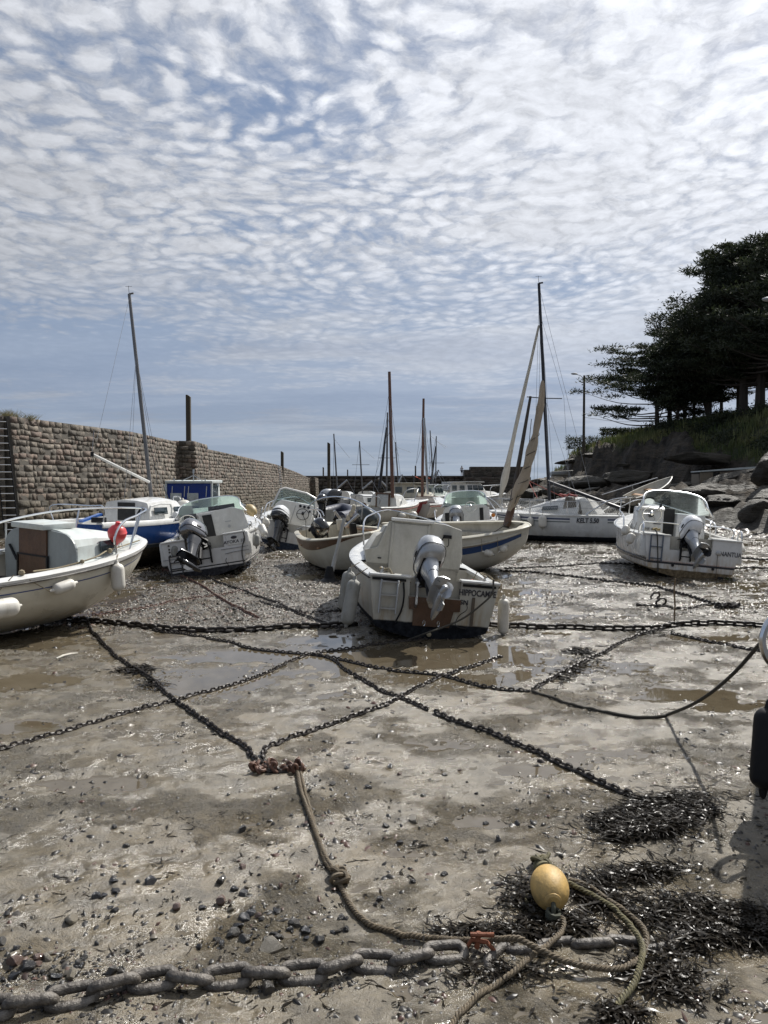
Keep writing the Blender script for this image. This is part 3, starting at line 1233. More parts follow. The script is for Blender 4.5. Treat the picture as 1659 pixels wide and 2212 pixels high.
def rail(parent, mat, pts, r=.013, name='rail', smooth=5, stanch=(), base=None, world=False):
    mb = MB()
    P = cr(pts, smooth) if smooth else [Vector(p) for p in pts]
    mb.tube(P, r, 7)
    o = mb.build(name, mat, parent, world=world)
    for a, c in stanch:
        m2 = MB()
        m2.tube([a, c], r * .85, 6)
        m2.build('stanchion', mat, parent, world=world)
    return o


def line(parent, mat, pts, r=.006, name='line', smooth=4, world=False, n=5):
    mb = MB()
    P = cr(pts, smooth) if smooth and len(pts) > 2 else [Vector(p) for p in pts]
    mb.tube(P, r, n)
    return mb.build(name, mat, parent, world=world)


def text(parent, s, mat, size, loc, rot, name='lettering', ext=.002, space=1.0, xs=1.0, bold=0.0, shear=0.0):
    c = bpy.data.curves.new(name, 'FONT')
    c.body = s
    c.size = size
    c.extrude = ext
    c.space_character = space
    c.offset = bold
    c.shear = shear
    c.resolution_u = 3
    c.align_x = 'CENTER'
    t = bpy.data.objects.new('tmp', c)
    COL.objects.link(t)
    bpy.context.view_layer.update()
    dg = bpy.context.evaluated_depsgraph_get()
    me = bpy.data.meshes.new_from_object(t.evaluated_get(dg))
    bpy.data.objects.remove(t)
    me.materials.clear()
    me.materials.append(mat)
    o = bpy.data.objects.new(name, me)
    o.location = loc
    o.rotation_euler = rot
    o.scale = (xs, 1, 1)
    COL.objects.link(o)
    o.parent = parent
    return o


def outboard(parent, loc, tilt=0, steer=0, cowl=SILVER, leg=SILVER, sc=1.0, capmat=None, name='outboard_motor', prop=True, dark=BLACK):
    T = Matrix.Diagonal((sc, sc, sc, 1))

    def sup(cx, rx, ry, z, n=20, e=2.9, sk=0):
        row = []
        for k in range(n):
            a = 2 * math.pi * k / n
            ca, sa = math.cos(a), math.sin(a)
            x = abs(ca) ** (2 / e) * rx * (1 if ca > 0 else -1)
            y = abs(sa) ** (2 / e) * ry * (1 if sa > 0 else -1)
            row.append(Vector((cx + x, y, z + sk * x)))
        return row
    mb = MB(T)
    mb.grid([sup(-.25, .17, .115, .12), sup(-.26, .15, .10, .0), sup(-.27, .125, .075, -.12), sup(-.275, .105, .055, -.3), sup(-.28, .10, .045, -.5), sup(-.28, .12, .04, -.56)], close=True, cap0=True, cap1=True)
    out = [(-.60, .0), (-.58, .09), (-.40, .115), (-.2, .10), (-.09, .03), (-.09, -.03), (-.2, -.10), (-.40, -.115), (-.58, -.09)]
    mb.prism(out, -.575, -.56, 'z')
    mb.grid([sup(-.29, .14, .03, -.575, e=2), sup(-.30, .12, .022, -.68, e=2), sup(-.30, .15, .03, -.74, e=2)], close=True, cap0=True, cap1=True)
    MX = Matrix.Translation((-.50, 0, -.755)) @ Matrix.Rotation(R(90), 4, 'Y')
    mb.lathe([(.035, 0), (.052, .04), (.057, .2), (.05, .33), (.03, .42), (.004, .46)], 12, MX)
    mb.prism([(-.20, -.78), (-.42, -.78), (-.46, -.95), (-.36, -.95)], -.008, .008, 'y')
    m = mb.build(name, leg, parent, loc=loc, angle=45)
    Rm = Matrix.Rotation(R(tilt), 3, 'Y') @ Matrix.Rotation(R(steer), 3, 'Z')
    m.rotation_euler = Rm.to_euler()
    mb = MB(T)
    rows = [sup(-.27, .20, .135, .10), sup(-.29, .265, .175, .15), sup(-.295, .285, .19, .24, sk=.02), sup(-.295, .285, .188, .36, sk=.06), sup(-.285, .26, .17, .47, sk=.10),
            sup(-.265, .215, .14, .55, sk=.13), sup(-.245, .14, .09, .60, sk=.15), sup(-.235, .05, .03, .62, sk=.15)]
    mb.grid(rows, close=True, cap0=True, cap1=True)
    cw = mb.build('cowling', cowl, m, angle=60)
    mb = MB(T)
    mb.tube(sup(-.295, .289, .194, .21, sk=.015), .006, 5, closed=True)
    mb.build('cowling_seam', BLACK, m)
    mb = MB(T)
    mb.tube(sup(-.275, .118, .068, -.14), .006, 5, closed=True)
    mb.build('leg_seam', BLACK, m)
    if capmat is not None:
        mb = MB(T)
        rows = [sup(-.296, .29, .193, .30, sk=.05), sup(-.288, .268, .178, .455, sk=.10), sup(-.268, .224, .147, .545, sk=.13), sup(-.246, .15, .097, .607, sk=.15), sup(-.235, .05, .03, .628, sk=.15)]
        mb.grid(rows, close=True, cap0=False, cap1=True)
        mb.build('cowling_cap', capmat, m, angle=60)
    mb = MB(T)
    mb.box((-.20, 0, .115), (.36, .25, .05))
    mb.box((-.05, 0, .06), (.12, .16, .16))
    mb.tube([(-.05, .05, .10), (.02, .10, -.02), (-.10, .08, -.16)], .016, 6)
    mb.tube([(-.05, -.05, .12), (.03, -.09, .02), (-.08, -.08, -.12)], .016, 6)
    mb.tube([(-.1, 0, .12), (-.1, 0, -.42)], .038, 8)
    mb.build('swivel_bracket', dark, m)
    for y in (.194, -.194):
        mb = MB(T)
        mb.ball((-.30, y, .28), .03, 10, (2.0, .35, .9))
        mb.build('air_intake', dark, m)
    if prop:
        mb = MB(T)
        MX = Matrix.Translation((-.60, 0, -.755)) @ Matrix.Rotation(R(90), 4, 'Y')
        mb.lathe([(.028, 0), (.042, .02), (.048, .11)], 12, MX)
        for k in range(3):
            a0 = R(120 * k + 20)
            rows = []
            for i in range(5):
                q = i / 4
                rr = .035 + .13 * q
                w = .075 * math.sin(math.pi * (.18 + .72 * q)) + .01
                pit = R(55 - 30 * q)
                row = []
                for j in (-1, -.4, .4, 1):
                    da = j * w * math.cos(pit) / rr * .8
                    row.append(Vector((-.545 + j * w * math.sin(pit), rr * math.cos(a0 + da), -.755 + rr * math.sin(a0 + da))))
                rows.append(row)
            mb.grid(rows)
        mb.build('propeller', leg if dark is BLACK else dark, m, angle=60)
    mb = MB(T)
    for y in (.105, -.105):
        mb.prism([(.05, .10), (-.07, .06), (-.09, -.24), (-.03, -.30), (.0, -.05), (.05, -.04)], y - .014, y + .014, 'y')
    mb.tube([(-.01, -.13, .03), (-.01, .13, .03)], .022, 8)
    mb.tube([(.0, -.1, -.2), (.0, .1, -.2)], .016, 8)
    mb.build('motor_bracket', ALU if dark is BLACK else dark, parent, loc=loc)
    return m


def motor_ladder(parent, y, z0, z1, x=-.085, w=.24, rungs=2, mat=ALU, name='boarding_ladder'):
    mb = MB()
    mb.tube([(x + .06, y + w / 2, z1 - .02), (x, y + w / 2, z1), (x - .015, y + w / 2, z0)], .014, 7)
    mb.tube([(x + .06, y - w / 2, z1 - .02), (x, y - w / 2, z1), (x - .015, y - w / 2, z0)], .014, 7)
    for i in range(rungs + 1):
        z = z1 - .02 - (z1 - z0 - .08) * i / rungs
        mb.box((x - .008, y, z), (.035, w, .018))
    return mb.build(name, mat, parent)


def wheel(parent, loc, r=.18, tilt=60, mat=CHROME, hub=BLACK, spokes=3):
    M = Matrix.Translation(loc) @ Matrix.Rotation(R(-(90 - tilt) - 0), 4, 'Y') @ Matrix.Rotation(R(90), 4, 'Y')
    mb = MB(M)
    mb.tube([(r * math.cos(2 * math.pi * k / 20), r * math.sin(2 * math.pi * k / 20), 0) for k in range(20)], .011, 6, closed=True)
    for k in range(spokes):
        a = R(90 + 360 / spokes * k)
        mb.tube([(0, 0, .02), (r * math.cos(a), r * math.sin(a), 0)], .009, 5)
    mb.lathe([(.03, 0), (.045, .03), (.045, .10)], 12)
    return mb.build('steering_wheel', mat, parent)


def windscreen(parent, xc, w, z, fwd=.7, h=.36, lean=.22, frame=CHROME, glass=GLASS, n=16, top_w=.86, fr=.012, wrap=1.0):
    "wrap-round screen, seen from behind: ends at (xc,+-w), bulging forward; leans aft at the top"
    bot, top = [], []
    for i in range(n + 1):
        a = math.pi * i / n
        e = 2.6
        ca, sa = math.cos(a), math.sin(a)
        y = abs(ca) ** (2 / e) * w * (1 if ca > 0 else -1)
        x = abs(sa) ** (2 / e) * fwd
        bot.append(Vector((xc + x, y, z)))
        hh = h * (.35 + .65 * sa ** .55)
        top.append(Vector((xc + x * .80 - lean * sa * .6 + .0, y * top_w, z + hh)))
    mb = MB()
    mid = [a.lerp(c, .5) + Vector((.0, 0, 0)) for a, c in zip(bot, top)]
    mb.grid([bot, mid, top])
    g = mb.build('windscreen', glass, parent)
    mb = MB()
    mb.tube([bot[0]] + top + [bot[-1]], fr, 7)
    mb.build('windscreen_frame', frame, g)
    mb = MB()
    mb.tube(bot, fr * .8, 6)
    mb.build('windscreen_gasket', BLACK, g)
    return g


def fender(top, bot, r, mat=FEND, label='', hang=None, group='fenders hung over the boat sides', ropemat=ROPEM, shape='sausage'):
    top, bot = Vector(top), Vector(bot)
    ax = bot - top
    L = ax.length
    q = ax.normalized().to_track_quat('Z', 'Y').to_matrix().to_4x4()
    M = q
    mb = MB(M)
    if shape == 'sausage':
        prof = [(.012, -.03), (.02, -.015), (.022, .0)]
        for i in range(1, 7):
            a = math.pi / 2 * i / 6
            prof.append((r * math.sin(a) ** .8, .02 + r * .9 * (1 - math.cos(a))))
        for i in range(6, 0, -1):
            a = math.pi / 2 * i / 6
            prof.append((r * math.sin(a) ** .8, L - .02 - r * .9 * (1 - math.cos(a))))
        prof += [(.022, L), (.018, L + .02), (.01, L + .03)]
    else:
        prof = [(.018, -.05), (.03, -.03), (.03, .0)]
        R_ = L / 2
        for i in range(1, 14):
            a = math.pi * i / 14
            prof.append((max(.02, r * math.sin(a) ** .85), R_ * (1 - math.cos(a))))
        prof += [(.02, L)]
    mb.lathe(prof, 16)
    o = mb.build('fender', mat, loc=top, angle=50)
    tag(o, label, 'fender', group)
    if hang is not None:
        h = Vector(hang) - top
        mb = MB()
        mb.tube([(0, 0, 0) if shape == 'x' else ax.normalized() * -.03, h], .006, 5)
        mb.build('lanyard', ropemat, o)
    mb = MB()
    e = ax.normalized() * (L + .015)
    mb.tube([Vector(e) + Vector((0, .018 * math.cos(a), .018 * math.sin(a))) for a in [k * math.pi / 5 for k in range(10)]], .006, 5, closed=True)
    mb.build('eyelet', RUBBER, o)
    return o


def skin_depth(o, h, px, py, sd, off=0.0):
    "depth of the hull side behind photo position px,py"
    M = WM(o)
    best, Yb = 1e9, 10
    for i in range(120):
        for k in range(24):
            p = M @ h.at_fz(i / 120, k / 23, sd)
            q = p - Vector((0, 0, CH))
            cp, sp_ = math.cos(PITCH), math.sin(PITCH)
            dz = q.y * cp - q.z * sp_
            X = 829.5 + F_ * q.x / dz
            Yy = 1106 - F_ * (q.y * sp_ + q.z * cp) / dz
            e = (X - px) ** 2 + (Yy - py) ** 2
            if e < best:
                best, Yb = e, p.y
    return Yb - off


def fhull(o, h, sd, x0, y0, x1, y1, r, label, hang=None, **k):
    "fender lying against a hull side, located by its two ends in the photo"
    a, b = skin_depth(o, h, x0, y0, sd, r * 1.05), skin_depth(o, h, x1, y1, sd, r * 1.05)
    if abs(x1 - x0) < abs(y1 - y0):
        a = b = min(a, b)
    if hang:
        hang = (*hang, skin_depth(o, h, *hang, sd, .03))
    return fpx(x0, y0, x1, y1, a, b, r, label, hang, **k)


def fpx(x0, y0, x1, y1, Y0, Y1, r, label, hang=None, mat=FEND, **k):
    h = at(*hang) if hang else None
    return fender(at(x0, y0, Y0), at(x1, y1, Y1), r, mat, label, h, **k)


def mast(parent, ptop, pbase, Yt, Yb, r, mat=MASTG, spread=None, stays=(), head=True):
    "world-placed mast with spreaders and shrouds; coordinates are photo positions with depths"
    t, b = at(*ptop, Yt), at(*pbase, Yb)
    mb = MB()
    mb.tube([b, b.lerp(t, .5), t], [r, r, r * .8], 10)
    m = mb.build('mast', mat, parent, world=True)
    if head:
        mb = MB()
        d = (t - b).normalized()
        mb.tube([t, t + Vector((.12, 0, .02)) * (r / .05)], r * .5, 6)
        mb.tube([t, t + Vector((-.02, 0, .22)) * (r / .05)], r * .12, 4)
        mb.tube([t + Vector((-.1, 0, .2)) * (r / .05), t + Vector((.08, 0, .2)) * (r / .05)], r * .1, 4)
        mb.build('masthead_vane', mat, m, world=False) if False else mb.build('masthead_vane', mat, parent, world=True)
    if spread:
        sp, wpx, dy = spread
        c = b.lerp(t, sp)
        mb = MB()
        mb.tube([c + Vector((-wpx, 0, dy)), c, c + Vector((wpx, 0, -dy * .2))], r * .3, 5)
        mb.build('spreader', mat, parent, world=True)
    for (p0, y0), (p1, y1) in stays:
        mb = MB()
        mb.tube([at(*p0, y0), at(*p1, y1)], max(.004, .00016 * y0 + .0012), 4)
        mb.build('shroud', WIRE, parent, world=True)
    return m


def onm(o, *p):
    "local point of a boat to world"
    return WM(o) @ Vector(p)


def toe(M, p):
    return M @ Vector(p)


# ================================================================ cabin boat, centre of the picture
def boat_centre():
    h = Hull(4.5, 1.78, .78, sec=CHINE, tr=.91, um=.4, bow_rise=.28, kr=.5, rake=.35)
    o = boat('cabin_motorboat', 'small weathered white cabin boat seen from the stern with silver outboard and grey fenders', .56, 9.55, 97, heel=5.5, hull=h)
    hm = hullmat('old_white_hull', (.455, .45, .405), (.009, .011, .015), .24, samt=.95, rough=.35)
    h.shell(o, hm, transom=False)
    h.liner(o, INNER, 0.0, .36, .30, t=.07)
    h.gunwale(o, WHITE, w_in=.11, w_out=.02, th=.05)
    mb = MB()
    for sd in (1, -1):
        mb.tube([h.pt(u, 1, .955, sd, .012) for u in h.us(0, .98, 20)], .016, 6)
    mb.build('rubbing_strake', RUBBER, o)
    h.transom(o, hm, notch=(-.34, .32, .56), cap=WHITE)
    for y in (.58, -.56):
        mb = MB()
        mb.box((-.062, y, .745), (.02, .42, .03))
        mb.build('transom_rubber', RUBBER, o)
    line(o, ROPED, [at(1066, 1252, 9.35), at(1063, 1282, 9.3), at(1040, 1306, 9.3), at(1003, 1334, 9.3), at(965, 1352, 9.25), at(925, 1366, 9.2), Vector((*snap(885, 1384).xy, .012)), Vector((*snap(850, 1392).xy, .0))], .012, 'stern_mooring_line', world=True)
    # plywood engine pad
    mb = MB()
    mb.prism([(.32, .555), (.30, .40), (.25, .40), (.24, .20), (-.22, .20), (-.26, .40), (-.34, .41), (-.34, .555)], -.072, -.052, 'x')
    mb.build('engine_pad', WOODD, o, smooth=False)
    # wooden batten and small fittings on the transom
    mb = MB()
    mb.box((-.062, -.50, .42), (.02, .035, .36))
    mb.build('transducer_board', pm('weathered_board', (.10, .08, .06), .7, bump=.4), o, smooth=False)
    mb = MB()
    for y, z in ((.10, .24), (-.08, .24)):
        mb.tube([(-.075, y + .015 * math.cos(k * .63), z + .035 * math.sin(k * .63)) for k in range(10)], .005, 5, closed=True)
    mb.build('shackle_eyes', CHROME, o)
    mb = MB()
    mb.lathe([(.03, 0), (.03, .012), (.012, .02)], 12, Matrix.Translation((-.05, .02, .10)) @ Matrix.Rotation(R(-90), 4, 'Y'))
    mb.ball((-.05, .03, -.02), .014, 8)
    mb.build('drain_fitting', pm('crusted_brass', (.35, .3, .2), .6), o)
    line(o, BLACK, [(-.06, -.40, .55), (-.09, -.42, .45), (-.07, -.33, .36), (-.07, -.30, .24), (-.06, -.44, .20)], .005, 'transducer_cable')
    line(o, RUBBER, [(-.06, .40, .72), (-.10, .385, .55), (-.09, .40, .38), (-.08, .46, .22)], .012, 'black_hose')
    motor_ladder(o, .57, .33, .74, w=.21, rungs=2, mat=ALU)
    text(o, "HIPPOCAMPE", LETTER, .108, (-.056, -.545, .62), (R(90), 0, R(-90)), xs=.74, bold=.0025)
    text(o, "SN", LETTER, .08, (-.056, -.385, .505), (R(90), 0, R(-90)), xs=1.1, bold=.002)
    # cabin
    xb = 1.62
    bulk = [(.62, .34), (.74, .96), (.60, 1.00), (.56, 1.02), (.42, 1.40), (.0, 1.45), (-.42, 1.42), (-.66, 1.36), (-.70, .98), (-.62, .34)]
    mb = MB()
    mb.prism(bulk, xb, xb + .04, 'x')
    mb.build('cabin_bulkhead', DULLW, o, smooth=False, bevel=.012)
    cabin(o, DULLW, [(xb + .04, .72, .50, .86, 1.36, .12, .05), (xb + .9, .68, .44, .92, 1.34, .14, .05), (xb + 1.5, .50, .30, .98, 1.22, .12, .04), (xb + 1.95, .30, .14, 1.04, 1.06, .02, .02)])
    h.deck(o, WHITE, .37, .99)
    mb = MB()
    mb.box((xb - .012, .10, .87), (.02, .50, 1.02))
    mb.build('companion_door', pm('door_panel', (.47, .46, .42), .5, var=.08, dirt=(.2, .18, .13), dirt_amt=.5), o, bevel=.008)
    for y in (.365, -.165):
        mb = MB()
        mb.box((xb - .02, y, .87), (.035, .035, 1.04))
        mb.build('door_frame', DULLW, o, bevel=.006)
    mb = MB()
    mb.box((xb + .02, .08, 1.435), (.16, .62, .045))
    mb.build('sliding_hatch', WHITE, o, bevel=.015)
    mb = MB()
    mb.box((xb - .03, .52, .86), (.02, .055, .02))
    mb.build('grab_handle', BLACK, o, bevel=.005)
    mb = MB()
    mb.box((xb - .04, -.44, 1.25), (.05, .12, .05))
    mb.tube([(xb - .05, -.38, 1.24), (xb - .06, -.36, 1.17)], .01, 5)
    mb.tube([(xb - .05, -.46, 1.22), (xb - .05, -.47, 1.13), (xb - .05, -.44, 1.10)], .007, 5)
    mb.build('compass_bracket', BLACK, o)
    mb = MB()
    mb.box((.36, .0, .33), (.5, .5, .10))
    mb.build('engine_well', WHITE, o, bevel=.02)
    outboard(o, (-.035, .13, .69), tilt=60, steer=8, sc=.92, cowl=SILVER, leg=SILVER, capmat=None)
    mb = MB()
    mb.box((.16, .22, .66), (.07, .07, .26), rot=(0, R(-10), 0))
    mb.tube([(.15, .22, .76), (.13, .22, .88)], .035, 10)
    mb.build('throttle_handle', ALU, o, bevel=.006)
    # bow rail glimpsed beyond the cabin
    rail(o, CHROME, [(2.2, .70, .98), (2.3, .72, 1.32), (3.4, .5, 1.42), (4.7, 0, 1.5), (3.4, -.5, 1.42), (2.3, -.72, 1.32), (2.2, -.70, .98)], .013, 'bow_rail')
    for y in (.66, -.66):
        mb = MB()
        mb.tube([(.10, y, .80), (.10, y, .86)], .016, 6)
        mb.tube([(.02, y, .86), (.18, y, .86)], .014, 6)
        mb.build('cleat', ALU, o)
    line(o, ROPEM, [(.04, .70, .87), (.10, .62, .85), (.02, .58, .86), (-.03, .52, .76), (-.08, .44, .72)], .014, 'mooring_line')
    line(o, ROPEM, [(.10, .66, .86), (.0, .5, .80), (-.02, .3, .72)], .008, 'thin_line')
    line(o, ROPEM, [(.02, -.66, .86), (.05, -.58, .90), (.12, -.70, .88), (-.03, -.74, .82), (-.05, -.60, .78), (-.04, -.45, .72)], .010, 'mooring_line')
    return o, h


Bc, Hc = boat_centre()
fender(onm(Bc, .55, 1.02, .76), onm(Bc, .60, 1.05, .20), .088, GFEND, 'far one of the two grimy grey fenders on the port side of the centre boat', onm(Bc, .6, .90, .86))
fender(onm(Bc, .16, .98, .70), onm(Bc, .10, 1.04, .10), .088, GFEND, 'near one of the two grimy grey fenders on the port side of the centre boat', onm(Bc, .12, .84, .84))
fender(onm(Bc, .10, -.93, .62), onm(Bc, .14, -.98, .12), .072, GFEND if False else FEND, 'single off white fender hanging from the starboard quarter of the centre boat', onm(Bc, .12, -.85, .83))
ob = fender(onm(Bc, .30, -.55, .74), onm(Bc, .30, -.55, .60), .062, pm('faded_orange_float', (.55, .13, .07), .5, dirt=(.5, .3, .2), dirt_amt=.4), 'small faded orange float hanging inside the centre boat', onm(Bc, .34, -.62, .90), shape='ball')
ob.name = 'float'
ob['category'] = 'float'


# ================================================================ near left boat
def boat_left():
    h = Hull(4.32, 1.95, .86, sec=DEEP, tr=.75, um=.5, pw=2.6, bow_rise=.22, kr=.62, kf=.62, rake=.18, kp=2.4, bl=.62)
    o = boat('cabin_fishing_boat', 'cream white cabin boat with grey bulkhead, brown door and red buoy at its bow rail', -6.02, 8.0, 61, heel=3, pitch=-1, hull=h)
    hm = hullmat('cream_hull_stained', (.60, .57, .48), (.05, .045, .035), .05, samt=.7, stain=(.34, .23, .10), rough=.3)
    h.shell(o, hm)
    h.liner(o, INNER, 0.0, .665, .36, t=.06)
    h.gunwale(o, WHITE, w_in=.10, w_out=.03, th=.06)
    mb = MB()
    mb.tube([h.pt(u, 1, .94, -1, .018) for u in h.us(0, .985, 24)], .020, 6)
    mb.tube([h.pt(u, 1, .94, 1, .018) for u in h.us(0, .985, 24)], .020, 6)
    mb.build('rubbing_strake', pm('worn_dark_strake', (.07, .065, .06), .5, dirt=(.4, .38, .35), dirt_amt=.7), o)
    h.band(o, pm('thin_blue_line', (.03, .06, .2), .4), .80, .815, 0, .93, out=.004)
    h.deck(o, PALEG, .64, .995, camber=.05)
    xb = 2.75
    # rounded bulkhead
    out = [(.70, .40)]
    for k in range(9):
        a = R(0 + 90 * k / 8)
        out.append((.43 + .30 * math.cos(a), 1.02 + .28 * math.sin(a)))
    out += [(.0, 1.33)]
    for k in range(9):
        a = R(90 + 90 * k / 8)
        out.append((-.43 + .30 * math.cos(a), 1.02 + .28 * math.sin(a)))
    out += [(-.70, .40)]
    mb = MB()
    mb.prism(out, xb, xb + .035, 'x')
    mb.build('cabin_bulkhead', GREY, o, smooth=False, bevel=.008)
    mb = MB()
    mb.box((xb - .02, .10, .94), (.03, .56, .84))
    d = mb.build('companion_door', WOODD, o, smooth=False, bevel=.005)
    mb = MB()
    mb.box((xb - .045, .10, .96), (.012, .56, .02))
    mb.build('door_joint', BLACK, d, smooth=False)
    for y in (.40, -.20):
        mb = MB()
        mb.box((xb - .03, y, .74), (.03, .025, .46))
        mb.build('door_runner', BLACK, o, smooth=False)
    mb = MB()
    mb.box((xb + .14, .10, 1.36), (.52, .66, .075))
    mb.build('sliding_hatch', PALEG, o, bevel=.012)
    cabin(o, PALEG, [(xb + .03, .73, .71, .88, 1.30, .27, .03), (xb + .5, .66, .60, .92, 1.28, .26, .03), (xb + 1.0, .48, .40, .98, 1.20, .18, .03), (xb + 1.4, .30, .22, 1.03, 1.10, .06, .02)])
    # starboard cabin side window
    mb = MB()
    mb.box((xb + .60, -.64, 1.09), (.34, .02, .17), rot=(R(-12), 0, R(14)))
    w = mb.build('side_window', WINDOW, o, bevel=.02)
    for sx, a0, a1 in ((1, (.26, .52, .93), (.26, .52, 1.06)),):
        pass
    mb = MB()
    mb.tube([(xb - .02, .60, 1.06), (xb - .02, .44, .86)], .018, 6)
    mb.build('grab_rail', BLACK, o)
    mb = MB()
    mb.tube([(xb - .03, -.30, .70), (xb - .03, -.62, .84)], .016, 6)
    mb.build('grab_rail', BLACK, o)
    # thwarts and the dark locker in the cockpit
    mb = MB()
    mb.box((xb - .35, .30, .62), (.42, .62, .03))
    mb.build('cockpit_seat', RUBBER, o, bevel=.008)
    # pulpit
    L = h.L
    S0 = lambda u, z, sd, inn=.07: Vector((h.X(u, 1), sd * max(.02, h.b(u) - inn), h.zs(u) + z))
    pts = [S0(.56, .03, 1), S0(.58, .34, 1), S0(.72, .46, 1), S0(.88, .48, 1, .02), Vector((L + .25, 0, h.zs(1) + .44)), S0(.88, .48, -1, .02), S0(.80, .44, -1), S0(.76, .26, -1), S0(.77, .02, -1)]
    rail(o, CHROME, pts, .017, 'bow_rail', stanch=[(S0(.86, .02, 1), S0(.88, .47, 1, .02)), (Vector((L + .1, .0, h.zs(1) + .02)), Vector((L + .25, 0, h.zs(1) + .43))), (S0(.84, .02, -1), S0(.88, .47, -1, .02)), (S0(.66, .02, 1), S0(.66, .43, 1))])
    line(o, ROPEM, [S0(.46, .05, -1), S0(.55, .03, -1, .1), S0(.66, .08, -1, .02), S0(.74, .10, -1, .12), S0(.84, .06, -1, .2), S0(.92, .06, -1, .08)], .011, 'bow_line')
    line(o, WIRE, [S0(.55, .02, 1), Vector((L * .9, 0, h.zs(.9) + .1)), S0(.8, .1, -1)], .006, 'lashing')
    mb = MB()
    mb.ball(S0(.74, .10, -1, .08), .035, 8)
    mb.ball(S0(.42, .06, -1, .04), .04, 8)
    mb.ball(S0(.62, .06, -1, .04), .03, 8)
    mb.build('rope_knots', ROPEM, o)
    # samson post / fairlead
    mb = MB()
    mb.tube([(L * .86, .0, h.zs(.86)), (L * .86, 0, h.zs(.86) + .16)], .03, 8)
    mb.tube([(L * .86, -.09, h.zs(.86) + .11), (L * .86, .09, h.zs(.86) + .11)], .012, 6)
    mb.build('mooring_bitt', ALU, o)
    return o, h, S0


Bl, Hl, S0l = boat_left()
# ball fender of red vinyl
pr = at(253, 1153, 10.7)
mbb = MB()
mbb.lathe([(.018, -.20), (.03, -.185), (.032, -.165), (.10, -.125), (.145, -.06), (.162, .0), (.160, .015), (.165, .02), (.165, .03), (.160, .035), (.145, .08), (.10, .13), (.05, .155), (.045, .17), (.042, .20), (.02, .212)], 22)
rb = mbb.build('mooring_buoy', REDV, loc=pr, rot=(R(10), R(8), 0))
rb.scale = (.80, .80, .84)
tag(rb, 'round red vinyl buoy leaning on the bow rail of the near left boat', 'buoy')
mbb = MB()
mbb.tube([(0, 0, -.19), (-.01, .0, -.30), (-.02, .02, -.36)], .012, 6)
mbb.build('tether', RUBBER, rb)
fhull(Bl, Hl, -1, 252, 1214, 257, 1280, .092, 'soft dented white fender hanging below the bow of the near left boat', hang=(255, 1197))
fhull(Bl, Hl, -1, 112, 1276, 163, 1259, .075, 'short white fender held by two lines on the side of the near left boat', hang=(62, 1252))
fhull(Bl, Hl, -1, -40, 1322, 42, 1308, .12, 'big white fender cut off by the left edge', hang=(30, 1242))


# ================================================================ generic stern-on day boats
def dayboat(name, label, X, Y, hd, heel, L, B, D, hullm, tr=.86, notch=(-.34, .34, .62), liner_z=.36, cap=WHITE, pitch=0, sec=CHINE, bow_rise=.34, u_deck=.46, gun=WHITE, sink=.05):
    h = Hull(L, B, D, sec=sec, tr=tr, um=.42, pw=2.5, bow_rise=bow_rise, kr=.5, rake=.4)
    o = boat(name, label, X, Y, hd, heel=heel, pitch=pitch, hull=h, sink=sink)
    h.shell(o, hullm, transom=False)
    h.liner(o, INNER, 0.0, u_deck, liner_z, t=.12)
    h.gunwale(o, gun, w_in=.17, w_out=.03, th=.06)
    h.transom(o, hullm, notch=notch, th=.07, cap=cap)
    h.deck(o, gun, u_deck, .995, camber=.08, bulk=liner_z)
    return o, h


